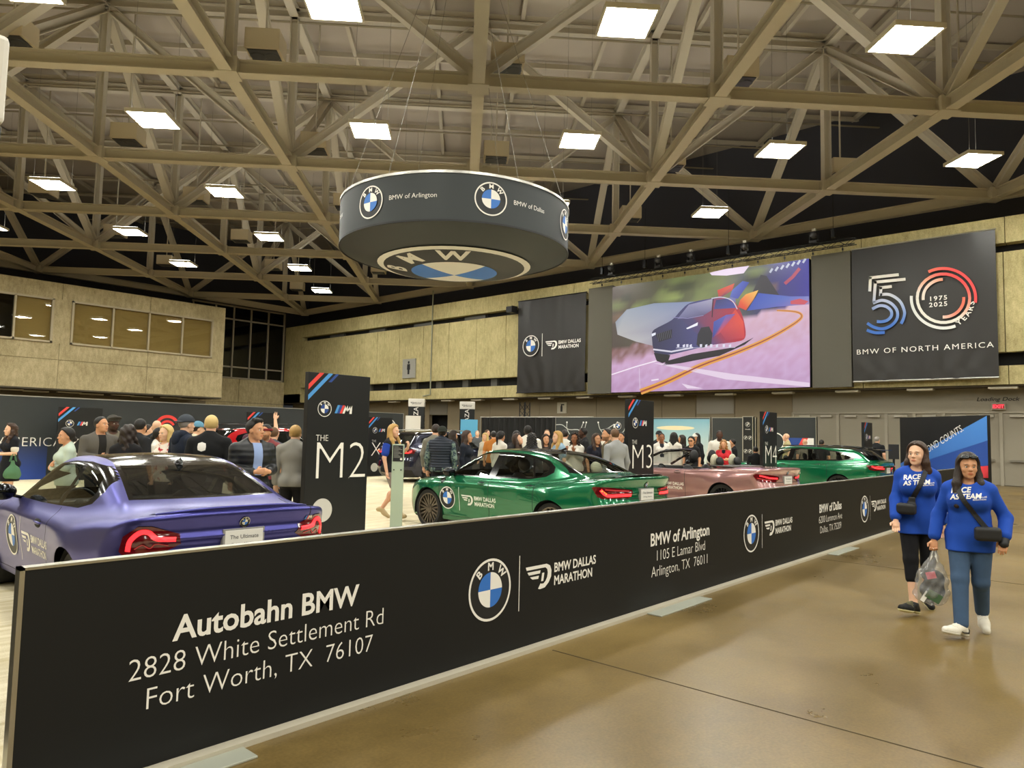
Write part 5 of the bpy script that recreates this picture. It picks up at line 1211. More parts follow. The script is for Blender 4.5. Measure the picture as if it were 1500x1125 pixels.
spec = dict(cockpit=[(-.66, 1.52), (.66, 1.52), (.72, 1.7), (.74, 3.1), (.66, 3.5), (-.66, 3.5), (-.74, 3.1), (-.72, 1.7)],
    lamp=dict(ax=.5, org=(.66, .0, .85), pts=[(-.28, -.03), (-.26, .03), (.15, .085), (.32, .085), (.36, .05), (.30, -.06), (.2, -.09), (-.16, -.08)],
        strips=[('light_bar', TLG, [(-.22, -.01), (.0, .0), (.15, .03), (.25, .05)], .03), ('light_guide', mat('tail_inner', '#c03a40', .2), [(.0, -.05), (.12, -.04), (.2, -.02), (.29, .0)], .016)]),
    doors=[3.55, 2.05], handles=[(2.25, .875)], trunk=.60, trunk_z=.76, trunk_y=1.0, seat_y=2.35, rseat_y=1.62, dash_y=3.2, mirror=(3.25, 1.04), emblem=.95, plate=.80, logo=(3.3, .57, 1.25), lowtrim=.36, seatmat=INTB, rseatmat=INTB, shelf=.9)
car, bvh = build_car('convertible', 'rose pink convertible with its roof down and black seats', sh, PINK, 15.5, 5.75, -.13, spec)
b = MB()
for sd in (1, -1): b.tube([(sd * .70, 3.6, .99), (sd * .66, 3.25, 1.17), (sd * .60, 2.95, 1.31), (sd * .52, 2.86, 1.345)], [.035, .03, .03, .03], 8)
b.tube([(-.53, 2.86, 1.345), (0, 2.82, 1.365), (.53, 2.86, 1.345)], .035, 8); b.build('windscreen_frame', PLAST, car, True)
mk('windscreen', [(-.68, 3.58, .99), (.68, 3.58, .99), (.52, 2.86, 1.335), (-.52, 2.86, 1.335)], [(0, 1, 2, 3)], CARGL, car)
MB().box(-.64, 1.0, 1.035, .64, 1.56, 1.06).build('tonneau_cover', mat('tonneau_grey', '#4e4a48', .7), car, bevel=.02)
for x in (-.37, .37):
    MB().ell((x, 1.62, 1.15), (.14, .07, .16), 14, 8).build('rear_headrest', INTL, car, True)
    MB().ell((x, 2.17, 1.24), (.15, .07, .15), 12, 8).build('front_headrest', INTB, car, True)
# ---- green estate
sh = CarShape(5.096, 1.97, 1.516, 1.12, 4.126,
    deck=[(-.2, 1.08), (.02, 1.09), (.4, 1.07), (.8, 1.04), (1.5, 1.01), (2.5, .99), (3.5, .99), (4.0, .985), (4.6, .90), (5.0, .76), (5.2, .62)],
    roof=[(.2, 1.42), (.6, 1.45), (1.2, 1.49), (2.0, 1.515), (2.6, 1.515), (3.0, 1.48), (3.4, 1.41), (3.8, 1.25)],
    rear=(.20, 1.12, .72), front=(3.88, 1.0, .56), belt=1.0, gh=.88, tum=.46, flare=(.04, .03), gtaper=[(0, .86), (.5, .92), (1.2, .97), (2.0, 1.0), (3.4, 1.0), (4.2, .98)], kb=.06,
    side=[(.1, .86), (.2, .93), (.32, .965), (.5, .98), (.7, .995), (.84, 1.0), (.92, .985), (1.02, .955), (1.12, .90), (1.2, .85)])
dlo = [(3.78, 1.02), (2.5, 1.045), (1.2, 1.085), (.78, 1.13), (.72, 1.19), (.82, 1.27), (1.1, 1.35), (1.7, 1.415), (2.4, 1.43), (2.9, 1.40), (3.3, 1.31), (3.6, 1.16)]
spec = dict(dlo=[dlo], glass=[[(3.62, 1.04), (2.67, 1.06), (2.62, 1.40), (2.87, 1.375), (3.2, 1.30), (3.45, 1.18)], [(2.52, 1.063), (1.72, 1.085), (1.78, 1.385), (2.47, 1.402)], [(1.60, 1.09), (1.2, 1.105), (.92, 1.14), (.84, 1.19), (.92, 1.255), (1.15, 1.325), (1.66, 1.382)]],
    rear=([(-.70, 1.13), (.70, 1.13), (.58, 1.43), (-.58, 1.43)], [(-.63, 1.145), (.63, 1.145), (.53, 1.41), (-.53, 1.41)], 0), front=[(-.68, 1.02), (.68, 1.02), (.55, 1.45), (-.55, 1.45)], roof=[(-.56, .5), (-.58, 1.0), (-.56, 2.9), (-.50, 3.15), (.50, 3.15), (.56, 2.9), (.58, 1.0), (.56, .5)],
    lamp=dict(ax=.5, org=(.68, .0, .92), pts=[(-.34, -.02), (-.33, .03), (.15, .075), (.34, .075), (.38, .05), (.32, -.05), (.2, -.08), (-.28, -.07)],
        strips=[('light_bar', TLG, [(-.29, -.03), (.0, -.02), (.16, .0), (.28, .045)], .035), ('light_guide', TLG, [(-.1, .03), (.1, .04), (.2, .02)], .015)]),
    doors=[3.82, 2.58, 1.45], handles=[(2.78, .92), (1.72, .945)], trunk=.70, trunk_z=.74, trunk_y=.3, seat_y=2.45, rseat_y=1.45, dash_y=3.45, mirror=(3.48, 1.08), emblem=1.0, plate=.84, lowtrim=.38, shelf=.98, rim=RIM, logo=(3.3, .66, 1.1))
car, bvh = build_car('estate_car', 'metallic green estate car with black roof furthest right', sh, GREEN, 22.9, 5.6, -.03, spec)
b = MB()
for sd in (1, -1): b.tube([(sd * .60, .55, 1.47), (sd * .61, 1.6, 1.525), (sd * .60, 2.9, 1.50)], .014, 8)
b.build('roof_rail', PLAST, car, True)
b = MB(); b.add([(-.56, .42, 1.445), (.56, .42, 1.445), (.54, .10, 1.43), (-.54, .10, 1.43), (-.56, .42, 1.42), (.56, .42, 1.42), (.54, .10, 1.415), (-.54, .10, 1.415)], [(0, 1, 2, 3), (7, 6, 5, 4), (2, 6, 7, 3), (1, 5, 6, 2), (0, 3, 7, 4)]); b.build('roof_spoiler', PLAST, car)
# ---- dark blue sport utility car, parked across the stand
NAVY = paint_mat('dark_blue_paint', '#1f2238', .2, .5, .7)
def suv_shape():
    return CarShape(4.93, 2.0, 1.75, 1.06, 4.03,
    deck=[(-.2, 1.16), (.05, 1.17), (.5, 1.14), (1.5, 1.10), (2.5, 1.07), (3.4, 1.07), (3.8, 1.06), (4.4, 1.0), (4.8, .85), (5.0, .7)],
    roof=[(.1, 1.62), (.5, 1.67), (1.2, 1.72), (2.0, 1.75), (2.6, 1.745), (3.0, 1.70), (3.4, 1.6), (3.8, 1.4)], rear=(.12, 1.2, .95), front=(3.78, 1.08, .60), belt=1.08, gh=.87, tum=.34, flare=(.03, .03), kb=.06, tr=.385, arch=.425,
    gtaper=[(0, .90), (.5, .94), (1.2, .97), (2.0, 1.0), (3.4, 1.0), (4.2, .98)], side=[(.1, .84), (.25, .92), (.4, .965), (.6, .985), (.8, .995), (.95, 1.0), (1.03, .98), (1.12, .95), (1.22, .90), (1.4, .85)], rtail=[(.15, .2), (.3, .08), (.5, 0), (.7, .01), (.85, .05), (1.0, .07), (1.1, .05), (1.2, .05), (1.35, .1)])
dlo = [(3.66, 1.10), (2.5, 1.13), (1.1, 1.18), (.75, 1.25), (.70, 1.33), (.78, 1.45), (1.05, 1.53), (1.7, 1.59), (2.4, 1.61), (2.85, 1.58), (3.2, 1.48), (3.5, 1.28)]
SUV = dict(dlo=[dlo], glass=[[(3.52, 1.12), (2.62, 1.145), (2.57, 1.58), (2.82, 1.555), (3.12, 1.46), (3.38, 1.29)], [(2.5, 1.148), (1.62, 1.175), (1.66, 1.56), (2.45, 1.58)], [(1.54, 1.18), (1.1, 1.2), (.86, 1.26), (.81, 1.33), (.88, 1.43), (1.1, 1.505), (1.56, 1.555)]], sglass=CARGD,
    rear=([(-.72, 1.2), (.72, 1.2), (.62, 1.62), (-.62, 1.62)], [(-.66, 1.22), (.66, 1.22), (.57, 1.6), (-.57, 1.6)], 0), front=[(-.7, 1.1), (.7, 1.1), (.58, 1.68), (-.58, 1.68)], 
    lamp=dict(ax=.5, org=(.70, .0, 1.02), pts=[(-.36, -.04), (-.34, .05), (.1, .09), (.3, .09), (.36, .05), (.30, -.06), (.1, -.08), (-.3, -.07)],
        strips=[('light_bar', TLG, [(-.3, -.03), (-.1, -.03), (.14, -.03), (.24, .03)], .045), ('indicator', TLO, [(-.05, .03), (.08, -.01)], .035)]),
    doors=[3.72, 2.53, 1.38], handles=[(2.7, 1.0), (1.6, 1.02)], trunk=.74, trunk_z=.8, trunk_y=.3, seat_y=2.4, rseat_y=1.4, dash_y=3.4, mirror=(3.35, 1.18), emblem=1.1, plate=.9, lowtrim=.42, shelf=1.0, rim=RIM)
car, bvh = build_car('sport_utility_car', 'dark blue sport utility car seen from behind among the crowd', suv_shape(), NAVY, 15.2, 18.9, -PI / 2, dict(SUV, roof=[(-.6, .6), (-.6, 2.9), (.6, 2.9), (.6, .6)], roofmat=CARB))
b = MB()
for sd in (1, -1): b.tube([(sd * .66, .4, 1.70), (sd * .66, 1.6, 1.77), (sd * .64, 3.0, 1.74)], .018, 8)
b.build('roof_rail', ALU, car, True)
REDC = paint_mat('bright_red_paint', '#b0141c', .2, .2, .7)
car, bvh = build_car('sport_utility_car', 'red sport utility car with dark roof rack left of the tallest sign pillar', suv_shape(), REDC, 10.3, 22.0, -PI / 2, dict(SUV, roof=[(-.56, .6), (-.56, 2.7), (.56, 2.7), (.56, .6)], roofmat=PLAST))
b = MB()
for sd in (1, -1): b.tube([(sd * .6, .5, 1.78), (sd * .6, 2.8, 1.84)], .022, 8)
for y in (.9, 1.5, 2.1, 2.6): b.bar((-.62, y, 1.82), (.62, y, 1.85), .05, .025)
b.build('roof_rack', BLK, car)
# ================================================================== people: signed-distance bodies, skinned by surface nets
def capsule(a, b, ra, rb):
    a, b = np.array(a, float), np.array(b, float); ab = b - a; L2 = max(1e-9, float(ab @ ab)); lo = np.minimum(a - ra, b - rb); hi = np.maximum(a + ra, b + rb)
    def f(P):
        t = np.clip(((P - a) @ ab) / L2, 0, 1); return np.linalg.norm(P - a - t[:, None] * ab, axis=1) - (ra + (rb - ra) * t)
    f.b = (lo, hi); return f
def ellip(c, r, R=None):
    c, r = np.array(c, float), np.array(r, float); m = r.max()
    def f(P):
        q = (P - c)
        if R is not None: q = q @ R
        k0 = np.linalg.norm(q / r, axis=1); k1 = np.linalg.norm(q / r ** 2, axis=1); return k0 * (k0 - 1) / np.maximum(k1, 1e-6)
    f.b = (c - m, c + m); return f
def rbox(c, h, r, R=None):
    c, h = np.array(c, float), np.array(h, float) - r; m = np.linalg.norm(h) + r
    def f(P):
        q = (P - c)
        if R is not None: q = q @ R
        q = np.abs(q) - h; return np.linalg.norm(np.maximum(q, 0), axis=1) + np.minimum(q.max(1), 0) - r
    f.b = (c - m, c + m); return f
def union(fs, k):
    def f(P):
        d = None
        for g in fs:
            v = g(P); d = v if d is None else smin(d, v, k)
        return d
    f.b = (np.min([g.b[0] for g in fs], 0), np.max([g.b[1] for g in fs], 0)); return f
def grow(g, o):
    def f(P): return g(P) - o
    f.b = (g.b[0] - o, g.b[1] + o); return f
def inter(g, *hs, k=.012):
    def f(P):
        d = g(P)
        for h in hs: d = smax(d, h(P), k)
        return d
    f.b = g.b; return f
def minus(g, h, k=.01):
    def f(P): return smax(g(P), -h(P), k)
    f.b = g.b; return f
def half(p, n):
    p = np.array(p, float); n = np.array(n, float) / np.linalg.norm(n); return lambda P: (P - p) @ n
def nets(f, h, pad=.02):
    """surface nets over the box of f; only blocks near the surface are sampled finely"""
    lo = f.b[0] - pad; n = np.ceil((f.b[1] + pad - lo) / h).astype(int) + 2; B = 5
    nb = np.ceil(n / B).astype(int); n = nb * B
    bx = np.stack(np.meshgrid(*[np.arange(m) for m in nb], indexing='ij'), -1).reshape(-1, 3)
    cd = f(lo + (bx * B + (B - 1) / 2) * h); near = np.abs(cd) < h * B * 1.25
    G = np.repeat(np.repeat(np.repeat(cd.reshape(nb), B, 0), B, 1), B, 2).astype(np.float32)
    off = np.stack(np.meshgrid(*[np.arange(B)] * 3, indexing='ij'), -1).reshape(-1, 3)
    idx = (bx[near][:, None] * B + off[None]).reshape(-1, 3)
    G[idx[:, 0], idx[:, 1], idx[:, 2]] = f(lo + idx * h)
    S = G < 0; acc = np.zeros(tuple(n - 1) + (3,), np.float32); cnt = np.zeros(tuple(n - 1), np.float32)
    cs = [(0, 0, 0), (1, 0, 0), (0, 1, 0), (1, 1, 0), (0, 0, 1), (1, 0, 1), (0, 1, 1), (1, 1, 1)]
    sl = lambda c: tuple(slice(c[i], n[i] - 1 + c[i]) for i in range(3))
    for i in range(8):
        for ax in range(3):
            if cs[i][ax] == 0:
                b = list(cs[i]); b[ax] = 1; ga, gb = G[sl(cs[i])], G[sl(b)]; m = (ga < 0) != (gb < 0)
                t = np.where(m, ga / np.where(m, ga - gb, 1), 0)
                for q in range(3): acc[..., q] += np.where(m, cs[i][q] + (t if q == ax else 0), 0)
                cnt += m
    act = cnt > 0; ids = np.full(act.shape, -1, int); ids[act] = np.arange(act.sum())
    ii = np.argwhere(act); V = lo + (ii + acc[act] / cnt[act][:, None]) * h; F = []
    for ax in range(3):
        o1, o2 = [(1, 2), (2, 0), (0, 1)][ax]
        a = [slice(1, n[i] - 1) for i in range(3)]; a[ax] = slice(0, n[ax] - 1); b = list(a); b[ax] = slice(1, n[ax])
        s0, s1 = S[tuple(a)], S[tuple(b)]
        for fl in (0, 1):
            q = np.argwhere((s0 & ~s1) if fl == 0 else (~s0 & s1))
            if not len(q): continue
            st = np.array([x.start for x in a]); q = q + st; e1 = np.eye(3, dtype=int)[o1]; e2 = np.eye(3, dtype=int)[o2]
            g = lambda d: ids[tuple((q - d).T)]
            quad = np.stack([g(e1 + e2), g(e2), g(0 * e1), g(e1)], 1); F.append(quad if fl == 0 else quad[:, ::-1])
    F = np.concatenate(F); F = F[(F >= 0).all(1)]; return V, F
def sdf_mesh(name, f, h, m, parent=None, colf=None, sm=1):
    V, F = nets(f, h)
    for _ in range(sm):      # one pull back onto the surface keeps the skin smooth
        d = f(V); e = h * .5; g = np.stack([f(V + np.eye(3)[k] * e) - f(V - np.eye(3)[k] * e) for k in range(3)], 1); V = V - np.clip(d, -h, h)[:, None] * g / np.maximum(np.linalg.norm(g, axis=1), 1e-6)[:, None]
    return mk(name, V, F, m, parent, True, cols=colf(V) if colf else None)
def rotz(a): c, s = math.cos(a), math.sin(a); return np.array([[c, -s, 0], [s, c, 0], [0, 0, 1.]])
def rotx(a): c, s = math.cos(a), math.sin(a); return np.array([[1, 0, 0], [0, c, -s], [0, s, c]])
CLOTH = {}
def cloth_mat(col, rough=.85, bump=.25):
    k = 'fabric_' + col.strip('#')
    return mat(k, col, rough, bump=bump, bscale=260, spec=.25)
SKINM = vcol_mat('skin', .55, spec=.35)
SK = {'light': '#d9a88a', 'fair': '#e0b394', 'tan': '#c9946f', 'brown': '#8a5a3c', 'dark': '#4c3022', 'olive': '#c9976f'}
HAIRC = {'black': '#15110f', 'brown': '#3a261a', 'dbrown': '#241811', 'blond': '#b58f52', 'bleach': '#cdb173', 'grey': '#8d8780', 'lbrown': '#5d4128', 'strawb': '#a0733f'}
def hair_mat(c):
    n = 'hair_' + c
    if n in MATS: return MATS[n]
    m = mat(n, HAIRC[c], .5, var=0, spec=.4); nt = m.node_tree; b = nt.nodes['Principled BSDF']; tc = nt.nodes.new('ShaderNodeTexCoord'); mp = nt.nodes.new('ShaderNodeMapping'); mp.inputs['Scale'].default_value = (90, 90, 5)
    nz = nt.nodes.new('ShaderNodeTexNoise'); nz.inputs['Scale'].default_value = 2; bp = nt.nodes.new('ShaderNodeBump'); bp.inputs['Strength'].default_value = .55; bp.inputs['Distance'].default_value = .01
    nt.links.new(tc.outputs['Object'], mp.inputs[0]); nt.links.new(mp.outputs[0], nz.inputs['Vector']); nt.links.new(nz.outputs['Fac'], bp.inputs['Height']); nt.links.new(bp.outputs[0], b.inputs['Normal']); return m
def person(label, X, Y, face, H=1.70, skin='light', sex='f', hair=('short', 'brown'), top=('#333333', 'long'), bottom=('#1c1c22', 'long'), shoes='#222222',
           arms=('down', 'down'), head=(0, 0), build=1.0, res=.014, legs='stand', hat=None, layer=None, extra=None, z0=0., bend=0., hem=None, smile=.3, eyes=True, group='people in the exhibition crowd'):
    """face: heading in the plan (world angle the person looks along). Local frame: +y is forward, +x is the person's right."""
    k = H / 1.70; root = thing('person', label, 'person', (X, Y, z0), face - PI / 2, group)
    sh_w = (.158 if sex == 'f' else .192) * build; hipw = .085
    S = lambda *p: np.array(p) * k
    br = build
    # trunk
    tilt = rotx(-bend)
    def T(p):                              # lean the upper body forward about the hips
        p = np.array(p, float); o = np.array([0, 0, .95]); return (tilt @ (p - o) + o) * k
    neck = T((0, -.005, 1.44)); hc = T((0, .03, 1.585))
    hy, hp = head; RH = rotz(-hy) @ rotx(-hp - bend * .3)
    def Hd(p): return hc + RH @ (np.array(p) * k)
    pel = ellip(S(0, -.005, .93), S(.165 * br, .118 * br, .13)); bel = ellip(T((0, 0, 1.08)), S(.145 * br, .108 * br, .17), tilt); che = ellip(T((0, 0, 1.27)), S((.158 if sex == 'f' else .18) * br, .112 * br, .175), tilt)
    shl = union([capsule(T((0, -.012, 1.385)), T((s_ * (sh_w - .02), -.012, 1.355)), .062 * k, .054 * k) for s_ in (-1, 1)], .02); trap = union([capsule(T((s_ * .10, -.025, 1.375)), T((s_ * .02, -.02, 1.445)), .05 * k, .045 * k) for s_ in (-1, 1)], .03)
    bust = [ellip(T((s * .075, .085, 1.25)), S(.072, .065, .075)) for s in (-1, 1)] if sex == 'f' else []
    glut = [ellip(S(s * .08, -.07, .90), S(.085, .08, .09)) for s in (-1, 1)]
    torso = [pel, bel, che, shl, trap] + bust + glut
    neckc = capsule(T((0, -.012, 1.40)), Hd((0, -.02, -.05)), .054 * k * (1 if sex == 'f' else 1.12), .050 * k * (1 if sex == 'f' else 1.12))
    # head in its own frame: centre at the skull, y forward
    e = lambda c, r: ellip(Hd(c), np.array(r) * k, RH)
    cap_ = lambda a, b, ra, rb: capsule(Hd(a), Hd(b), ra * k, rb * k)
    skull = e((0, -.012, .025), (.074, .094, .09)); facee = e((0, .022, -.03), (.060, .068, .088)); jaw = e((0, .042, -.083), (.040 if sex == 'f' else .046, .042, .034)); 
    hd = union([skull, facee, jaw], .03 * k)
    cheeks = union([e((s * .038, .060, -.035), (.024, .018, .024)) for s in (-1, 1)], .01)
    brow = cap_((-.035, .078, .012), (.035, .078, .012), .011, .011)
    nose = union([cap_((0, .084, .004), (0, .104, -.034), .008, .0125), e((-.011, .092, -.037), (.009, .010, .008)), e((.011, .092, -.037), (.009, .010, .008))], .008)
    lips = union([e((0, .088, -.066), (.023, .012, .0065)), e((0, .086, -.077), (.019, .012, .007))], .004)
    chin = e((0, .074, -.104), (.021, .016, .016))
    hd = union([hd, cheeks, brow, chin], .016 * k); hd = union([hd, nose, lips], .008 * k)
    sock = union([e((s * .030, .098, -.006), (.019, .018, .012)) for s in (-1, 1)], .005); hd = minus(hd, sock, .012 * k)
    ears = [union([e((s * .076, -.008, -.018), (.011, .020, .032))], .01) for s in (-1, 1)]
    hd = union([hd] + ears, .008 * k)
    # arms
    fore = []; upar = []; hands = []; wr = []
    for s, mode in zip((1, -1), arms):      # +x is the right side
        sp = T((s * sh_w, -.012, 1.352))
        if mode == 'down': el, w, hn = T((s * (sh_w + .055), -.03, 1.10)), T((s * (sh_w + .06), .03, .86)), (0, .25, -1)
        elif mode == 'swingf': el, w, hn = T((s * (sh_w + .05), .03, 1.11)), T((s * (sh_w + .06), .19, .92)), (0, .5, -1)
        elif mode == 'swingb': el, w, hn = T((s * (sh_w + .06), -.13, 1.12)), T((s * (sh_w + .08), -.17, .87)), (0, .1, -1)
        elif mode == 'cross': el, w, hn = T((s * (sh_w + .035), .03, 1.10)), T((s * -.02, .19, 1.12 + .03 * s)), (-s, .1, .12)
        elif mode == 'front': el, w, hn = T((s * (sh_w + .03), .0, 1.11)), T((s * .09, .24, 1.10)), (-s * .9, .35, .1)
        elif mode == 'phone': el, w, hn = T((s * (sh_w + .02), .05, 1.12)), T((s * .10, .27, 1.28)), (-s * .3, .3, 1)
        elif mode == 'up': el, w, hn = T((s * (sh_w + .12), .12, 1.45)), T((s * (sh_w + .10), .20, 1.68)), (0, .3, 1)
        elif mode == 'hip': el, w, hn = T((s * (sh_w + .16), -.06, 1.16)), T((s * .17, .04, 1.0)), (-s, .2, -.6)
        elif mode == 'carry': el, w, hn = T((s * (sh_w + .095), -.02, 1.09)), T((s * (sh_w + .125), .08, .87)), (0, .15, -1)
        elif mode == 'bent': el, w, hn = T((s * (sh_w + .12), -.06, 1.10)), T((s * (sh_w + .11), .13, .93)), (-s * .15, .45, -1)
        elif mode == 'pocket': el, w, hn = T((s * (sh_w + .10), -.08, 1.12)), T((s * (sh_w + .0), .05, .92)), (-s * .4, .3, -1)
        hn = np.array(hn, float); hn /= np.linalg.norm(hn)
        ra = (.046 if sex == 'f' else .054) * br ** .5; upar.append(capsule(sp, el, ra * k, ra * .82 * k)); fore.append(capsule(el, w, ra * .80 * k, .027 * k)); wr.append((s, sp, el, w, hn))
        # hand: palm, four curled fingers, a thumb
        side = np.cross(hn, np.array([0, 1, 0]) if abs(hn[1]) < .8 else np.array([1, 0, 0])); side /= np.linalg.norm(side); nrm = np.cross(side, hn)
        if np.dot(nrm, np.array([-s, 0, 0]) if mode in ('down', 'swingf', 'swingb', 'carry', 'pocket') else np.array([0, -1., 0])) < 0: nrm = -nrm
        ax = np.cross(nrm, hn); pc_ = w + hn * .045 * k
        fw = np.array([0, 1, 0.]); ax = ax if ax @ fw > 0 else -ax
        parts = [capsule(w, pc_ + hn * .03 * k, .024 * k, .021 * k), capsule(pc_ + ax * .02 * k, pc_ + ax * .022 * k + hn * .032 * k, .017 * k, .015 * k), capsule(pc_ - ax * .018 * k, pc_ - ax * .02 * k + hn * .03 * k, .017 * k, .014 * k)]
        fing = []; curl = {'carry': 1.5, 'phone': 1.1, 'cross': .5, 'front': .9}.get(mode, .55)
        for j, (o, L) in enumerate(zip((.030, .011, -.008, -.026), (.066, .074, .069, .054))):
            a = pc_ + hn * .038 * k + ax * o * k; d1 = hn * math.cos(curl * .4) + nrm * math.sin(curl * .4); b = a + d1 * L * .5 * k; d2 = hn * math.cos(curl * 1.3) + nrm * math.sin(curl * 1.3); c = b + d2 * L * .5 * k
            fing += [capsule(a, b, .0085 * k, .008 * k), capsule(b, c, .008 * k, .0068 * k)]
        a = pc_ - hn * .012 * k + ax * .022 * k; d = (hn * .6 + ax * .65 + nrm * .45); d /= np.linalg.norm(d); b = a + d * .04 * k; c = b + (hn * .85 + nrm * .5) * .028 * k; fing += [capsule(a, b, .0115 * k, .0095 * k), capsule(b, c, .0095 * k, .008 * k)]
        hands.append(union([union(parts, .012 * k)] + fing, .005 * k))
    # legs
    if legs == 'stand': lg = [(s, S(s * hipw, 0, .90), S(s * .095, .015, .49), S(s * .10, -.02, .085), 0.) for s in (1, -1)]
    elif legs == 'walk': lg = [(1, S(hipw, 0, .90), S(.08, .15, .52), S(.07, .26, .10), .18), (-1, S(-hipw, 0, .90), S(-.08, .02, .49), S(-.075, -.22, .16), -.55)]
    elif legs == 'walk2': lg = [(1, S(hipw, 0, .90), S(.08, .01, .49), S(.075, -.18, .14), -.4), (-1, S(-hipw, 0, .90), S(-.08, .13, .52), S(-.07, .22, .10), .2)]
    thighs = [capsule(a, b, .088 * k * br ** .6, .057 * k) for s, a, b, c, t in lg]; shins = [capsule(b, c, .052 * k, .036 * k) for s, a, b, c, t in lg]; calf = [ellip((b * .68 + c * .32) + S(0, -.015, 0), S(.045, .05, .10)) for s, a, b, c, t in lg]
    feet = []; shoe_f = []
    for s, a, b, c, t in lg:
        R = rotz(-s * {'walk': .35, 'stand': .15}.get(legs, .2) * (1.6 if (legs == 'walk' and s > 0) else .5)) @ rotx(t); f0 = c; toe = f0 + R @ S(s * .015, .172, -.055); heel = f0 + R @ S(0, -.045, -.05)
        feet.append(union([capsule(f0, heel, .035 * k, .03 * k), capsule(f0 + R @ S(0, .02, -.02), toe, .036 * k, .024 * k)], .03 * k))
        sole = half(f0 + R @ S(0, 0, -.082), R @ np.array([0, 0, -1.]))
        up = union([capsule(f0 + R @ S(0, -.005, .0), heel, .045 * k, .042 * k), capsule(f0 + R @ S(0, .03, -.02), f0 + R @ S(s * .005, .10, -.045), .046 * k, .044 * k), capsule(f0 + R @ S(s * .005, .09, -.05), toe + R @ S(0, .01, .005), .046 * k, .034 * k)], .03 * k)
        up = inter(up, half(f0 + R @ S(0, 0, .025), R @ np.array([0, -.15, 1.]))); shoe_f.append((inter(up, sole), f0, R, s))
    skin_c = np.array(hexc(SK[skin])); hcol = np.array(hexc(HAIRC.get(hair[1], '#222222')))
    def colf(V):
        q = (V - hc) @ RH / k; c = np.tile(skin_c, (len(V), 1)); ht = np.abs(q[:, 1]) < .2
        m = np.exp(-((q[:, 0] / .021) ** 4 + ((q[:, 2] + .071) / .011) ** 4)) * (q[:, 1] > .07); lipc = skin_c * np.array([.82, .48, .45])
        c = c * (1 - m[:, None]) + lipc * m[:, None]
        b_ = np.exp(-(((np.abs(q[:, 0]) - .033) / .018) ** 4 + ((q[:, 2] - .017 + .15 * (np.abs(q[:, 0]) - .033)) / .0055) ** 4)) * (q[:, 1] > .06); c = c * (1 - .8 * b_[:, None]) + hcol * .8 * b_[:, None]
        if hair[0] in ('short', 'bald', 'buzz', 'quiff') and sex == 'm' and len(hair) > 2:   # beard
            d = ((q[:, 2] < -.05) & (q[:, 1] > -.02) & (np.abs(q[:, 0]) < .09) & (q[:, 2] > -.14)) * (m < .3); c = c * (1 - hair[2] * d[:, None]) + hcol * hair[2] * d[:, None]
        return c
    body = union([union(torso + upar + thighs, .035 * k), union(fore + shins + calf + feet, .02 * k), neckc], .022 * k)
    body = union([body, hd], .018 * k); body = union([body] + hands, .006 * k)
    sdf_mesh('body', body, res, SKINM, root, colf)
    # eyes
    if eyes:
        for s in (-1, 1):
            c = Hd((s * .030, .0745, -.006)); q = MB(); q.ell(c, (.0115 * k,) * 3, 12, 8); o = q.build('eye', mat('eye_white', '#d8d2c8', .25), root, True)
            MB().ell(Hd((s * .030, .0845, -.006)), (.0062 * k, .004 * k, .0062 * k), 10, 6, Matrix(RH.tolist())).build('iris', mat('iris_dark', '#20150f', .2), o, True)
    # clothing
    tcol, tstyle = top[:2]; loose = top[2] if len(top) > 2 else .014; hemz = hem if hem is not None else .84
    armc = []
    for (s, sp, el, w, hn), u, fo in zip(wr, upar, fore):
        if tstyle in ('long', 'jacket', 'hoodie', 'vest_long'): armc += [grow(u, loose * .55), capsule(el, w + (el - w) * .14, .043 * k + loose * .7, .032 * k + loose * .9)]
        elif tstyle == 'short': armc += [capsule(sp, sp + (el - sp) * .62, .052 * k + loose, .05 * k + loose)]
    tor = union([grow(union(torso[:5] + bust + glut, .035 * k), loose), ellip(S(0, .0, .90), S(.166 * br + loose * .6, .128 * br + loose * .6, .30))] + [capsule(a, a + (b - a) * .5, .088 * k * br ** .6 + loose + .006, .08 * k + loose + .006) for s_, a, b, c, t in lg] + armc, .03 * k)
    tor = inter(tor, half(S(0, 0, hemz), (0, 0, -1)))
    tor = minus(tor, ellip(T((0, .055, 1.475)), S(.075, .085, .075)), .01)
    if tstyle not in ('none',): 
        ob = sdf_mesh({'jacket': 'jacket', 'hoodie': 'hoodie', 'dress': 'dress', 'vest': 'vest'}.get(tstyle, 'shirt'), tor, max(res * .85, .0105) if res > .008 else res, cloth_mat(tcol), root)
        if tstyle == 'hoodie': sdf_mesh('hood', union([capsule(T((-.07, -.06, 1.44)), T((.07, -.06, 1.44)), .055 * k, .055 * k), capsule(T((-.09, .03, 1.42)), T((-.07, -.06, 1.44)), .035 * k, .05 * k), capsule(T((.09, .03, 1.42)), T((.07, -.06, 1.44)), .035 * k, .05 * k), ellip(T((0, -.115, 1.38)), S(.09, .045, .09))], .03 * k), res, cloth_mat(tcol), root)
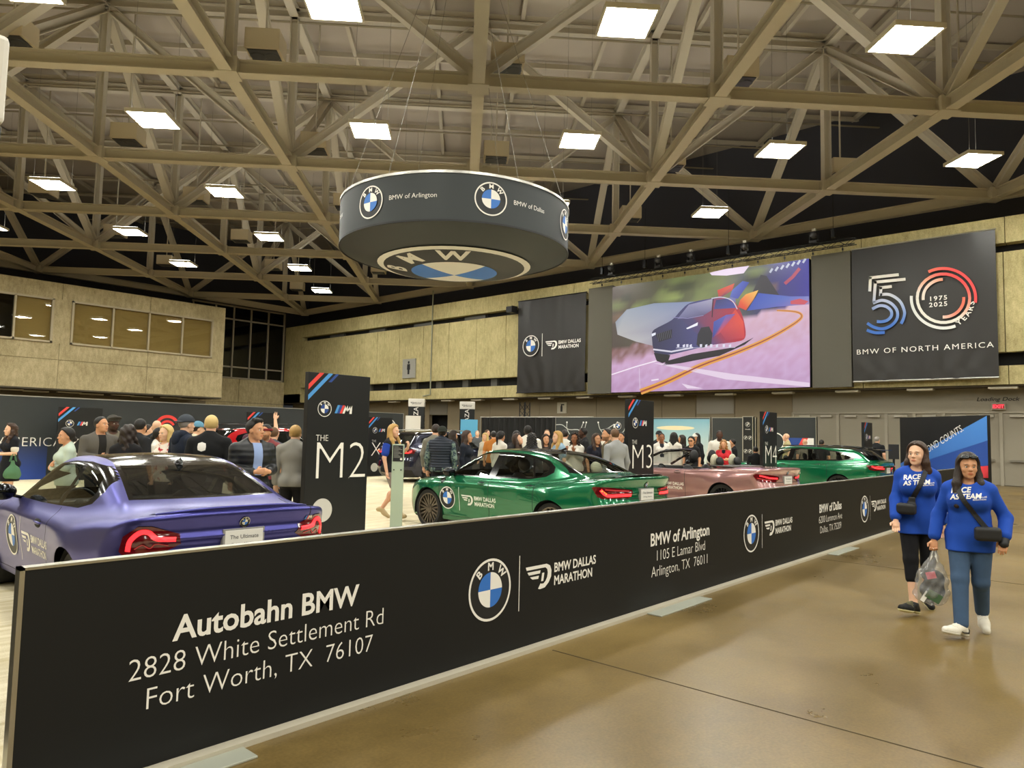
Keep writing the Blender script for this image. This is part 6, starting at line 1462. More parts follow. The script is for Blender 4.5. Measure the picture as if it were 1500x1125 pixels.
    if layer: # (colour, kind): open inner shirt panel or vest shell
        if layer[1] == 'shirt': sdf_mesh('inner_shirt', inter(grow(union(torso[:5], .035 * k), loose + .004), half(T((.055, 0, 0)), (1, 0, 0)), half(T((-.055, 0, 0)), (-1, 0, 0)), half(T((0, .02, 0)), (0, -1, 0)), half(T((0, 0, 1.43)), (0, 0, 1)), half(S(0, 0, hemz + .02), (0, 0, -1)), k=.004), res * .9, cloth_mat(layer[0]), root)
        if layer[1] == 'vest': 
            base = union([grow(union(torso[:5], .035 * k), loose + .02)], .02)
            def quilt(P): return base(P) - .010 * np.abs(np.sin(P[:, 2] / k * 62))
            quilt.b = (base.b[0] - .02, base.b[1] + .02)
            sdf_mesh('quilted_vest', inter(minus(quilt, ellip(T((0, .055, 1.49)), S(.07, .085, .08))), half(S(0, 0, .86), (0, 0, -1)), half(T((sh_w + .015, 0, 0)), (1, 0, 0)), half(T((-sh_w - .015, 0, 0)), (-1, 0, 0))), res * .8, cloth_mat(layer[0], .5), root)
    bcol, blen = bottom[:2]; lz = {'long': .07, 'crop': .27, 'shorts': .60, 'skirt': .55}[blen]
    if blen == 'skirt':
        q = union([grow(pel, .014), capsule(S(0, 0, .88), S(0, 0, .60), .165 * k * br, .18 * k * br)], .04); q = inter(q, half(S(0, 0, .56), (0, 0, -1)), half(S(0, 0, 1.0), (0, 0, 1))); sdf_mesh('skirt', q, res, cloth_mat(bcol), root)
    else:
        lo_ = bottom[2] if len(bottom) > 2 else .012; lf = []
        for (s, a, b, c, t), th_ in zip(lg, thighs):
            if blen == 'shorts': lf.append(capsule(a, a + (b - a) * .72, .092 * k * br ** .6 + lo_, .075 * k + lo_))
            else:
                e_ = b + (c - b) * (.42 if blen == 'crop' else .93); lf += [grow(th_, lo_), capsule(b, e_, .055 * k + lo_, (.047 if blen == 'crop' else .043) * k + lo_)]
                if blen == 'crop': lf.append(ellip((b * .68 + c * .32) + S(0, -.015, 0), S(.048, .053, .075)))
        q = union([grow(union([pel] + glut, .035 * k), lo_ * .9)] + lf, .022 * k); q = inter(q, half(S(0, 0, 1.0), (0, 0, 1)))
        for s, a, b, c, t in lg:
            pass
        sdf_mesh('trousers' if blen != 'shorts' else 'shorts', q, res, cloth_mat(bcol), root)
    for (f, f0, R, s) in shoe_f:
        sc_ = shoes if isinstance(shoes, tuple) else (shoes, shoes); o = sdf_mesh('shoe', f, min(res, .011), cloth_mat(sc_[0], .6), root)
        if sc_[1] != sc_[0]: sdf_mesh('sole', inter(grow(f, .004), half(f0 + R @ S(0, 0, -.058), R @ np.array([0, 0, 1.]))), min(res, .009), cloth_mat(sc_[1], .6), o)
    # hair
    kind = hair[0]
    if kind != 'bald':
        t = {'buzz': .005, 'short': .010, 'quiff': .012}.get(kind, .018)
        scalp = grow(skull, t * k); cut_face = half(Hd((0, .05, .055)), RH @ np.array([0, .80, -.60])); low = half(Hd((0, -.03, -.055)), RH @ np.array([0, .25, -1.]))
        fr = half(Hd((0, .076, 0)), RH @ np.array([0, 1., 0]))
        hs = inter(scalp, half(Hd((0, .034, .055)), RH @ np.array([0, .82, -.57])), low, k=.008)
        hl = [hs]
        if kind == 'quiff': hl += [inter(union([cap_((-.045, .04, .105), (.045, .04, .105), .026, .026), cap_((-.04, .0, .115), (.04, .0, .115), .024, .024)], .02), half(Hd((0, .09, 0)), RH @ np.array([0, 1., 0])))]
        if kind in ('long', 'vlong', 'wavy', 'bob', 'pony', 'bun', 'curly', 'locs'):
            up_ = inter(grow(skull, .022 * k), half(Hd((0, .034, .062)), RH @ np.array([0, .8, -.6])), half(Hd((0, 0, -.06)), RH @ np.array([0, 0, -1.])), k=.008); hl.append(up_)
        if kind in ('long', 'vlong', 'wavy', 'bob', 'curly', 'locs'):
            end = {'bob': -.12, 'long': -.38, 'vlong': -.47, 'wavy': -.36, 'curly': -.20, 'locs': -.22}[kind]; wv = .014 if kind in ('wavy', 'curly') else .004
            for s in (-1, 1):
                a = Hd((s * .066, -.015, .04)); b = Hd((s * .082, -.005, -.09)); 
                if kind == 'bob': hl += [capsule(a, Hd((s * .078, -.01, end)), .03 * k, .032 * k)]
                else:
                    c = hc + RH @ (np.array([s * .095, .0, 0]) * k); m_ = np.array([c[0], c[1] + (.03 if kind in ('long', 'wavy') else -.02) * k, hc[2] - .17 * k]); c = np.array([c[0], c[1] + (.092 if kind in ('long', 'wavy') else -.05) * k, hc[2] + end * k])
                    hl += [capsule(a, b, .032 * k, .038 * k), capsule(b, m_, .038 * k, .042 * k), capsule(m_, c, .042 * k, .026 * k)]
            back = Hd((0, -.075, -.02)); bb_ = np.array([back[0], back[1] - .035 * k, hc[2] + end * k]); hl += [capsule(Hd((-.04, -.06, .0)), bb_ + S(-.05, .01, .0), .05 * k, .035 * k), capsule(Hd((.04, -.06, .0)), bb_ + S(.05, .01, .0), .05 * k, .035 * k), capsule(back, bb_, .055 * k, .04 * k)]
        if kind == 'pony': hl += [capsule(Hd((0, -.10, .03)), Hd((0, -.15, -.02)), .028 * k, .032 * k), capsule(Hd((0, -.15, -.02)), Hd((0, -.15, -.2)), .032 * k, .012 * k)]
        if kind == 'bun': hl += [e((0, -.125, -.05), (.045, .04, .042))]
        hf = union(hl, .018 * k)
        if kind in ('wavy', 'curly', 'locs'):
            g0 = hf; am = {'wavy': .010, 'curly': .013, 'locs': .009}[kind]; fq = {'wavy': 55, 'curly': 85, 'locs': 130}[kind]
            def hf2(P): return g0(P) - am * np.sin(P[:, 2] * fq + P[:, 0] * 25) * np.cos(P[:, 0] * fq * .8 + P[:, 1] * 30)
            hf2.b = (g0.b[0] - .02, g0.b[1] + .02); hf = hf2
        face_cut = union([e((0, .078, -.012), (.064, .046, .096)), cap_((0, .085, .10), (0, .0, .135), .009, .007)], .01) if kind not in ('short', 'buzz', 'quiff') else None
        if face_cut: hf = minus(hf, face_cut, .015)
        sdf_mesh('hair', hf, res if res < .009 else res * .85, hair_mat(hair[1]), root)
    if hat:
        hk, hcl = hat[:2]; dirn = -1 if hk == 'backcap' else 1
        dome = inter(grow(skull, .024 * k), half(Hd((0, 0, .03)), RH @ np.array([0, 0, -1.])), k=.01); parts = [dome]
        if hk in ('cap', 'backcap'): parts.append(inter(ellip(Hd((0, dirn * .10, .032)), S(.075, .085, .011), RH), half(Hd((0, dirn * .03, 0)), RH @ np.array([0, -dirn * 1., 0]))))
        if hk == 'flat': parts += [ellip(Hd((0, .03, .075)), S(.098, .115, .035), RH @ rotx(.2))]
        if hk == 'headband': parts = [inter(grow(skull, .02 * k), half(Hd((0, 0, .02)), RH @ np.array([0, 0, -1.])), half(Hd((0, 0, .055)), RH @ np.array([0, 0, 1.])))]
        sdf_mesh({'flat': 'flat_cap', 'headband': 'headband'}.get(hk, 'cap'), union(parts, .008), min(res, .011), cloth_mat(hcl), root)
    lowest = min(min(v.co.z for v in o.data.vertices) for o in root.children if o.name.startswith('shoe')); root.location.z = z0 - lowest
    if extra: extra(dict(root=root, T=T, S=S, Hd=Hd, k=k, wr=wr, hc=hc, RH=RH, torso=torso, loose=loose, res=res, tor=tor))
    return root
# special fabrics
def special_fabric(name, a, b, scale, lo=.55, hi=.6, rough=.8):
    m = mat(name, a, rough, spec=.25); nt = m.node_tree; bs = nt.nodes['Principled BSDF']; tc = nt.nodes.new('ShaderNodeTexCoord'); n = nt.nodes.new('ShaderNodeTexNoise'); n.inputs['Scale'].default_value = scale; n.inputs['Detail'].default_value = 2
    cr = nt.nodes.new('ShaderNodeValToRGB'); e = cr.color_ramp.elements; e[0].position = lo; e[0].color = (*hexc(a), 1); e[1].position = hi; e[1].color = (*hexc(b), 1)
    nt.links.new(tc.outputs['Object'], n.inputs['Vector']); nt.links.new(n.outputs['Fac'], cr.inputs[0]); nt.links.new(cr.outputs[0], bs.inputs['Base Color']); return m
_cm = cloth_mat
FAB = {'floral': special_fabric('fabric_floral', '#d8cdc0', '#a3222c', 14, .56, .6), 'plaid': special_fabric('fabric_plaid', '#6f7f74', '#33404a', 22, .45, .55), 'denim': mat('fabric_denim', '#38506e', .85, var=.25, vscale=9, bump=.3, bscale=300), 'puffer': mat('fabric_puffer', '#17191d', .42, spec=.4)}
def cloth_mat(col, rough=.85, bump=.25): return FAB[col] if col in FAB else _cm(col, rough, bump)
FAB['puffer'].node_tree.nodes['Principled BSDF'].inputs['Roughness'].default_value = .45
nt_ = FAB['puffer'].node_tree; wv_ = nt_.nodes.new('ShaderNodeTexWave'); wv_.bands_direction = 'Z'; wv_.inputs['Scale'].default_value = 4.6; wv_.inputs['Distortion'].default_value = .6; tc_ = nt_.nodes.new('ShaderNodeTexCoord'); bp_ = nt_.nodes.new('ShaderNodeBump'); bp_.inputs['Strength'].default_value = .25; bp_.inputs['Distance'].default_value = .02
nt_.links.new(tc_.outputs['Object'], wv_.inputs['Vector']); nt_.links.new(wv_.outputs['Fac'], bp_.inputs['Height']); nt_.links.new(bp_.outputs[0], nt_.nodes['Principled BSDF'].inputs['Normal'])
def sdf_project(c, name, V, F, Mi, mats, front=True, off=.004, parent=None, f=None):
    """lay flat artwork (x to the wearer's right, z up) on the clothed trunk"""
    f = f or c['tor']; out = []
    P0 = np.array([(x, .5 if front else -.5, z) for x, z in V]); t = np.zeros(len(P0)); d = np.array([0, -1. if front else 1., 0])
    for _ in range(60): t += np.clip(f(P0 + d * t[:, None]) - off, -.02, .05)
    t = np.clip(t, 0, .75); return mk(name, P0 + d * t[:, None], F, mats, parent or c['root'], False, Mi)
def white_cuffs(c):
    for s, sp, el, w, hn in c['wr']: sdf_mesh('sleeve_cuff', capsule(sp + (el - sp) * .60, sp + (el - sp) * .68, .070 * c['k'], .068 * c['k']), .009, cloth_mat('#d8d2c6'), c['root'])
def blue_sleeves(c):
    for s, sp, el, w, hn in c['wr']: sdf_mesh('sleeve_panel', capsule(sp + (el - sp) * .1, sp + (el - sp) * .66, .072 * c['k'], .071 * c['k']), .012, cloth_mat('#24409c'), c['root'])
def back_print(c):
    a = Art(); a.poly([(-.06 + .055 * math.cos(k * .785) * (1 + .25 * (k % 2)), 1.30 + .06 * math.sin(k * .785)) for k in range(8)], 0)
    V2, F2, M2 = finemesh(a.v, a.f, a.m, .03); sdf_project(c, 'back_print', [(x * c['k'], z * c['k']) for x, z in V2], F2, M2, [WHITE], False)
def glasses(c):
    b = MB(); 
    for s in (-1, 1): b.ell(c['Hd']((s * .031, .098, .0)), (.026, .006, .019), 12, 6, Matrix(c['RH'].tolist()))
    b.bar(c['Hd']((-.03, .1, .004)), c['Hd']((.03, .1, .004)), .005, .005)
    for s in (-1, 1): b.bar(c['Hd']((s * .058, .09, .004)), c['Hd']((s * .078, -.005, .0)), .005, .005)
    b.build('sunglasses', PLAST, c['root'])
def P(X, Y, face, H, label, **kw): return person(label, X, Y, face, H=H, **kw)
# ------------------------------------------------------------------ the crowd
P(4.00, 16.65, -3.03, 1.66, 'woman in short black dress with long wavy brown hair holding a green tote', res=0.0135, eyes=True, z0=0.012, sex='f', hair=('wavy','brown'), top=('#16181f','short'), bottom=('#16181f','skirt'), skin='fair', arms=('front','front'), extra=white_cuffs)
P(3.48, 11.64, -3.26, 1.61, 'woman in mint top with arms folded and black tied hair, over the purple coupe', res=0.0115, eyes=True, z0=0.012, sex='f', hair=('bun','black'), top=('#b4c2b4','long'), skin='tan', arms=('cross','cross'), head=(-.2,0))
P(4.23, 12.62, -1.54, 1.80, 'man in grey zip sweater smiling behind the purple coupe', res=0.0115, eyes=True, z0=0.012, sex='m', hair=('short','black'), top=('#5b5751','jacket'), skin='tan', arms=('front','down'), head=(-.5,-.1), build=1.08, layer=('#23211f','shirt'))
P(4.70, 13.45, -1.65, 1.83, 'man in flat grey cap standing just behind the grey sweater man', res=0.0135, eyes=True, z0=0.012, sex='m', hair=('short','black',.6), top=('#6a6456','jacket'), skin='dark', hat=('flat','#3b3833'), head=(-.3,0))
P(3.85, 10.47, 0.87, 1.67, 'woman in black with long dark wavy hair seen from behind over the coupe', res=0.0115, eyes=False, z0=0.012, sex='f', hair=('wavy','dbrown'), top=('#1b1a1c','long'), skin='tan', head=(-.2,0))
P(4.72, 12.36, 0.33, 1.78, 'man in black tee with white back print left of the floral blouse', res=0.0115, eyes=False, z0=0.012, sex='m', hair=('short','black'), top=('#202124','short'), skin='tan', head=(-.3,0), extra=back_print)
P(5.91, 15.10, -0.29, 1.70, 'ruddy man in profile in the gap left of the bald man', res=0.0135, eyes=True, z0=0.012, sex='m', hair=('short','dbrown'), top=('#6b5a55','short'), skin='fair')
P(5.63, 13.91, 1.27, 1.78, 'bald man seen from behind above the dark haired woman in white', res=0.0135, eyes=False, z0=0.012, sex='m', hair=('bald','grey'), top=('#23272b','short'), skin='fair')
P(5.44, 13.36, -0.56, 1.63, 'dark haired woman in white cardigan left of the floral blouse woman', res=0.0135, eyes=True, z0=0.012, sex='f', hair=('bun','black'), top=('#d6d2c8','long'), skin='brown')
P(4.73, 11.30, -2.84, 1.68, 'woman with short platinum hair in white and red floral blouse', res=0.0115, eyes=True, z0=0.012, sex='f', hair=('bob','bleach'), top=('floral','short'), skin='fair')
P(4.68, 10.59, 0.07, 1.83, 'man in navy hoodie with grey cap worn backwards', res=0.0115, eyes=False, z0=0.012, sex='m', hair=('short','grey'), top=('#1d2433','hoodie',.022), skin='fair', hat=('backcap','#3c4148'), build=1.08)
P(5.94, 12.95, -0.26, 1.76, 'man in pale blue cap behind the navy hoodie man', res=0.0135, eyes=True, z0=0.012, sex='m', hair=('short','dbrown'), top=('#c9c2a8','short'), skin='fair', hat=('cap','#5b88a0'))
P(4.65, 9.71, 0.86, 1.83, 'man with bleached yellow hair in black sweatshirt seen from behind', res=0.0115, eyes=False, z0=0.012, sex='m', hair=('short','bleach'), top=('#17181a','long',.022), skin='light', head=(-.2,0), build=1.08, extra=back_print)
P(4.47, 8.19, -1.63, 1.77, 'man in black puffer jacket over blue shirt pointing with both hands', res=0.0115, eyes=True, z0=0.012, sex='m', hair=('quiff','black'), top=('puffer','jacket',.024), skin='tan', arms=('front','front'), head=(-.55,0), build=1.1, layer=('#8fa3cf','shirt'), bottom=('#25272e','long'))
P(7.00, 12.66, 1.15, 1.86, 'bald man with one hand raised behind the puffer jacket man', res=0.0135, eyes=False, z0=0.012, sex='m', hair=('bald','grey'), top=('#4a2f3a','short'), skin='fair', arms=('up','down'))
P(6.06, 10.69, -2.70, 1.73, 'bearded man with dark red headband right of the puffer jacket man', res=0.0115, eyes=True, z0=0.012, sex='m', hair=('short','black',.6), top=('#7c3b3d','short'), skin='tan', hat=('headband','#7a2226'), arms=('front','down'))
P(6.66, 11.53, 0.70, 1.69, 'man in slate grey tee with brown hair carrying a blue bag', res=0.0135, eyes=False, z0=0.012, sex='m', hair=('short','lbrown'), top=('#494d55','short'), skin='light', bottom=('#2a2c33','long'), arms=('front','down'))
P(5.65, 9.19, 0.76, 1.72, 'person in grey sweater and black trousers cut by the tallest sign pillar', res=0.0115, eyes=False, z0=0.012, sex='m', hair=('short','blond'), top=('#8d8a82','long',.024), skin='fair', bottom=('#191718','long'))
P(8.76, 10.83, -1.20, 1.78, 'blonde woman in black top and patterned shorts beside the clear stand', res=0.0135, eyes=True, z0=0.012, sex='f', hair=('long','blond'), top=('#17181c','short'), skin='light', bottom=('#857a74','shorts'), shoes='#b7a27c', legs='walk', arms=('down','phone'), head=(.1,0), extra=blue_sleeves)
P(10.32, 11.34, 0.31, 1.84, 'man with dark brown hair in khaki grey shirt left of the quilted vest man', res=0.0135, eyes=False, z0=0.012, sex='m', hair=('short','dbrown'), top=('#77756a','long'), skin='light', head=(-.4,0))
P(9.93, 10.71, 0.56, 1.78, 'man in quilted navy vest with plaid sleeves and backwards cap', res=0.0135, eyes=False, z0=0.012, sex='m', hair=('short','dbrown'), top=('plaid','long',.02), skin='light', hat=('backcap','#23261f'), layer=('#262b36','vest'), head=(-.3,0), build=1.12)
P(10.62, 10.70, -1.04, 1.71, 'woman with very long brown hair in navy top facing right behind the sedan', res=0.0135, eyes=True, z0=0.012, sex='f', hair=('vlong','brown'), top=('#1d212b','long'), skin='tan')
P(12.51, 13.09, -0.24, 1.72, 'dark haired woman half hidden left of the long haired navy top woman', res=0.0170, eyes=False, z0=0.012, sex='f', hair=('long','dbrown'), top=('#2a2a2e','long'), skin='tan')
P(21.54, 21.05, -2.19, 1.80, 'grey haired man far off before the left end of the black curtain', res=0.0170, eyes=False, z0=0.012, sex='m', hair=('short','grey'), top=('#55585c','long'), skin='fair')
P(22.54, 21.44, -1.33, 1.84, 'brown haired man far off by the black curtain in khaki shirt', res=0.0170, eyes=False, z0=0.012, sex='m', hair=('short','lbrown'), top=('#5a5148','long'), skin='light')
P(16.33, 15.59, -2.90, 1.68, 'pale haired woman far off in light top before the black curtain', res=0.0170, eyes=False, z0=0.012, sex='f', hair=('bob','bleach'), top=('#b7b2a6','long'), skin='fair')
P(14.67, 13.69, 0.58, 1.74, 'man in orange tee before the black curtain', res=0.0170, eyes=False, z0=0.012, sex='m', hair=('short','black'), top=('#b57336','short'), skin='tan')
P(12.94, 11.85, 0.04, 1.72, 'dark haired woman in white top left of the bending woman', res=0.0170, eyes=False, z0=0.012, sex='f', hair=('pony','black'), top=('#d2cdc3','long'), skin='tan')
P(11.79, 10.59, -1.19, 1.72, 'brown haired woman bending her head over the roof of the green sedan', res=0.0135, eyes=True, z0=0.012, sex='f', hair=('long','brown'), top=('#2a292b','long'), skin='light', bend=.35, head=(0,-.4))
P(13.58, 11.89, 0.46, 1.74, 'long black haired woman between bending woman and white sweater man', res=0.0170, eyes=False, z0=0.012, sex='f', hair=('long','black'), top=('#1d1d20','long'), skin='tan')
P(12.62, 10.70, 0.70, 1.87, 'broad man in white sweater seen from behind over the sedan roof', res=0.0135, eyes=False, z0=0.012, sex='m', hair=('short','black'), top=('#d8d3c6','long',.024), skin='dark', build=1.12)
P(11.22, 9.41, 0.26, 1.68, 'person with short black locs just above the sedan roof', res=0.0135, eyes=False, z0=0.012, sex='f', hair=('locs','black'), top=('#2b2b2e','long'), skin='dark')
P(13.29, 10.71, -2.20, 1.67, 'woman with long straight dark hair facing the viewer beside the blonde', res=0.0170, eyes=False, z0=0.012, sex='f', hair=('long','dbrown'), top=('#3a3436','long'), skin='tan')
P(16.83, 13.51, -2.47, 1.83, 'close cropped man at the join of curtain and map wall', res=0.0170, eyes=False, z0=0.012, sex='m', hair=('buzz','lbrown'), top=('#2d2f33','short'), skin='fair')
P(12.38, 9.62, -3.53, 1.74, 'blonde woman in pale blue top looking left in front of the map wall', res=0.0135, eyes=True, z0=0.012, sex='f', hair=('long','blond'), top=('#8fa9bd','short'), skin='fair')
P(14.39, 10.98, 0.48, 1.80, 'man in white shirt seen from behind right of the blonde', res=0.0170, eyes=False, z0=0.012, sex='m', hair=('short','dbrown'), top=('#d9d6cc','long'), skin='light')
P(13.36, 9.88, -2.94, 1.72, 'woman in white top holding up a phone in front of the map wall', res=0.0135, eyes=False, z0=0.012, sex='f', hair=('curly','dbrown'), top=('#d5d0c6','long'), skin='brown', arms=('phone','phone'))
P(14.38, 10.38, -4.00, 1.86, 'tall man in black shirt facing left in front of the map wall', res=0.0170, eyes=False, z0=0.012, sex='m', hair=('short','black',.5), top=('#1d1d20','short'), skin='dark', build=1.1)
P(13.50, 9.41, -1.84, 1.71, 'brown haired woman in navy dress with low neckline by the map wall', res=0.0135, eyes=False, z0=0.012, sex='f', hair=('long','brown'), top=('#1b1c28','short'), skin='tan')
P(16.04, 10.93, 0.51, 1.74, 'dark haired man in white tee between navy dress and olive jacket', res=0.0170, eyes=False, z0=0.012, sex='m', hair=('short','black'), top=('#d6d2c6','long'), skin='tan')
P(12.35, 8.29, -3.77, 1.82, 'bearded man in olive jacket left of the grey sweater man', res=0.0135, eyes=True, z0=0.012, sex='m', hair=('short','black',.6), top=('#5a5340','jacket'), skin='tan')
P(11.69, 7.68, -4.92, 1.81, 'close cropped man in grey sweater left of the sign pillar by the sedan tail', res=0.0135, eyes=False, z0=0.012, sex='m', hair=('buzz','lbrown'), top=('#8f9090','long',.016), skin='light', build=1.1, head=(.4,0))
P(17.05, 11.00, -3.09, 1.78, 'black haired man peeking out beside the sign pillar at the sedan tail', res=0.0170, eyes=False, z0=0.012, sex='m', hair=('short','black'), top=('#2c2c30','long'), skin='tan')
P(19.07, 10.99, -2.44, 1.85, 'man in black cap in front of the sky wall', res=0.0170, eyes=False, z0=0.012, sex='m', hair=('short','black'), top=('#24262b','jacket'), skin='tan', hat=('cap','#26282a'))
P(17.61, 10.07, -2.45, 1.78, 'short haired woman in white jacket over dark tee by the sky wall', res=0.0170, eyes=False, z0=0.012, sex='f', hair=('short','dbrown'), top=('#d6d3cb','jacket'), skin='brown', layer=('#23252d','shirt'))
P(18.01, 9.91, 0.33, 1.80, 'woman with long black hair in white top seen from behind by the sky wall', res=0.0170, eyes=False, z0=0.012, sex='f', hair=('long','black'), top=('#d8d4c8','long'), skin='tan')
P(19.36, 10.36, -4.31, 1.74, 'dark haired woman facing left between white top and sunglasses woman', res=0.0170, eyes=False, z0=0.012, sex='f', hair=('long','dbrown'), top=('#2a2628','long'), skin='tan')
P(17.89, 9.30, -3.01, 1.70, 'woman in black tee with sunglasses behind the convertible seats', res=0.0170, eyes=False, z0=0.012, sex='f', hair=('pony','black'), top=('#18181a','short'), skin='tan', extra=glasses)
P(19.37, 9.90, -3.54, 1.80, 'woman in white cap and black jacket by the sky wall', res=0.0170, eyes=False, z0=0.012, sex='f', hair=('long','black'), top=('#1c1e22','jacket'), skin='tan', hat=('cap','#d2cfc6'))
P(19.34, 9.18, -2.56, 1.90, 'tall man in white long sleeved shirt in front of plain charcoal wall', res=0.0170, eyes=False, z0=0.012, sex='m', hair=('buzz','black',.4), top=('#dad6cc','long',.02), skin='dark', build=1.08)
P(18.56, 8.69, -2.70, 1.62, 'woman in red jacket with blond curls and folded arms', res=0.0170, eyes=False, z0=0.012, sex='f', hair=('curly','strawb'), top=('#c22c35','jacket'), skin='tan', arms=('cross','cross'), layer=('#17171a','shirt'))
P(20.07, 9.10, -4.11, 1.66, 'person in black facing left beside the narrow charcoal column', res=0.0170, eyes=False, z0=0.012, sex='m', hair=('short','black'), top=('#17171a','long'), skin='tan')
P(20.02, 8.40, 0.48, 1.45, 'person in black seen from behind left of the sign pillar by the estate car', res=0.0170, eyes=False, z0=0.012, sex='m', hair=('short','black'), top=('#1a1b1e','long'), skin='tan')
P(25.75, 9.65, -4.18, 1.90, 'bald man in beige shirt above the roof of the green estate car', res=0.0170, eyes=False, z0=0.012, sex='m', hair=('bald','grey'), top=('#a59870','short'), skin='light')
P(26.18, 9.17, 0.34, 1.72, 'bald man whose head shows low above the estate car roof', res=0.0170, eyes=False, z0=0.012, sex='m', hair=('bald','grey'), top=('#777066','short'), skin='light')
P(25.94, 8.52, 0.14, 1.70, 'black haired man whose head shows above the estate car roof', res=0.0170, eyes=False, z0=0.012, sex='m', hair=('short','black'), top=('#202124','short'), skin='tan')
P(28.97, 7.53, -0.27, 1.88, 'grey haired man in black tee behind the tail of the estate car', res=0.0170, eyes=False, z0=0.000, sex='m', hair=('short','grey'), top=('#1a1b1e','short'), skin='light', build=1.1)
# ------------------------------------------------------------------ the two women in the aisle
BLUESH = '#1d47a6'
def band(c, pts, wd, front, name, m, thick=.012, f=None):
    """strap lying on the clothed trunk through points (x, z)"""
    f = f or c['tor']; P_ = smooth_pts(pts, 6); n = len(P_); V = []; F = []
    for k, p in enumerate(P_):
        d = (Vector(P_[min(k + 1, n - 1)]) - Vector(P_[max(k - 1, 0)])).normalized(); nn = Vector((-d.y, d.x))
        for e in (-.5, 0, .5): V.append((p[0] + nn.x * wd * e, p[1] + nn.y * wd * e))
    F = [(3 * k + j, 3 * k + j + 1, 3 * k + j + 4, 3 * k + j + 3) for k in range(n - 1) for j in (0, 1)]
    o = sdf_project(c, name, V, F, [0] * len(F), m, front, .006, None, f); s = o.modifiers.new('solid', 'SOLIDIFY'); s.thickness = thick; s.offset = 0; return o
def shirt_print(c):
    a = Art(); a.text('RACE', 0, .055, .052, 0, 0, .03, .95, shear=.25, rot=math.radians(6)); a.text('AS TEAM', .045, -.005, .05, 0, 0, .03, .95, shear=.25, rot=math.radians(6)); a.text('BMW DALLAS', .165, .012, .014, 0, 0, .012, 1, rot=math.radians(6)); a.text('MARATHON', .165, -.012, .014, 0, 0, .012, 1, rot=math.radians(6))
    V2, F2, M2 = finemesh(a.v, a.f, a.m, .02)
    zc = 1.27 * c['k']; x0 = .045; o = sdf_project(c, 'shirt_print', [(-(x * .85) + x0 + .01, z * .85 + zc + .01) for x, z in V2], [f[::-1] for f in F2], M2, [WHITE], True, .003); return o
def laces(c, o): pass
def woman_right(c):
    k = c['k']; shirt_print(c); T = c['T']
    band(c, [(.085, 1.43 * k), (.05, 1.30 * k), (-.03, 1.16 * k), (-.13, 1.0 * k)], .038, True, 'bag_strap', BLK); band(c, [(.09, 1.43 * k), (.03, 1.30 * k), (-.07, 1.13 * k), (-.15, 1.0 * k)], .038, False, 'bag_strap', BLK)
    b = sdf_mesh('sling_bag', rbox((-.14, .185, .965 * k), (.10, .04, .06), .03, rotz(.35)), .010, BLK, c['root'])
    MB().box(-.012, 0, -.02, .012, .004, .02).build('bag_label', WHITE, b, False, (-.06, .205, .965 * k))
    q = MB()
    for s in (-1, 1): q.ell(c['Hd']((s * .034, .075, .088)), (.034, .012, .024), 14, 8, Matrix((c['RH'] @ rotx(.75)).tolist())); q.bar(c['Hd']((s * .066, .07, .08)), c['Hd']((s * .092, -.03, .055)), .008, .01)
    q.bar(c['Hd']((-.01, .085, .09)), c['Hd']((.01, .085, .09)), .008, .008); q.build('sunglasses', PLAST, c['root'], True)
    s, sp, el, w, hn = c['wr'][1]; sdf_mesh('wrist_brace', union([capsule(w - (w - el) * .28, w + hn * .05, .042, .038)], .01), .008, BLK, c['root'])
def woman_left(c):
    k = c['k']; shirt_print(c)
    band(c, [(-.08, 1.44 * k), (-.04, 1.34 * k), (.03, 1.18 * k), (.08, 1.08 * k)], .042, True, 'bag_strap', BLK); band(c, [(-.09, 1.43 * k), (-.04, 1.32 * k), (.06, 1.15 * k), (.13, 1.05 * k)], .042, False, 'bag_strap', BLK)
    b = sdf_mesh('sling_bag', union([rbox((.11, .175, 1.03 * k), (.085, .05, .055), .03, rotz(-.3)), rbox((.06, .165, 1.10 * k), (.03, .02, .05), .01)], .02), .010, BLK, c['root'])
WOM = dict(sex='f', top=(BLUESH, 'long', .024), group='two women in blue race shirts')
w1 = person('woman in blue shirt and blue jeans with sunglasses on her head, carrying a clear bag', 7.50, 1.20, math.radians(186), H=1.565, skin='tan', hair=('long', 'dbrown'), bottom=('denim', 'long', .016), shoes=('#ddd8cb', '#cfc9ba'), arms=('carry', 'bent'), legs='walk', head=(-.28, .02), res=.0062, build=1.06, hem=.775, extra=woman_right, **WOM)
w2 = person('woman in blue shirt and black cropped leggings with loose long hair, left of the other', 8.12, 1.74, math.radians(196), H=1.655, skin='fair', hair=('vlong', 'brown'), bottom=('#131316', 'crop'), shoes=('#1c1c1c', '#d9d2a2'), arms=('swingf', 'swingb'), legs='walk', head=(.42, -.06), res=.0062, build=.95, hem=.775, extra=woman_left, **WOM)
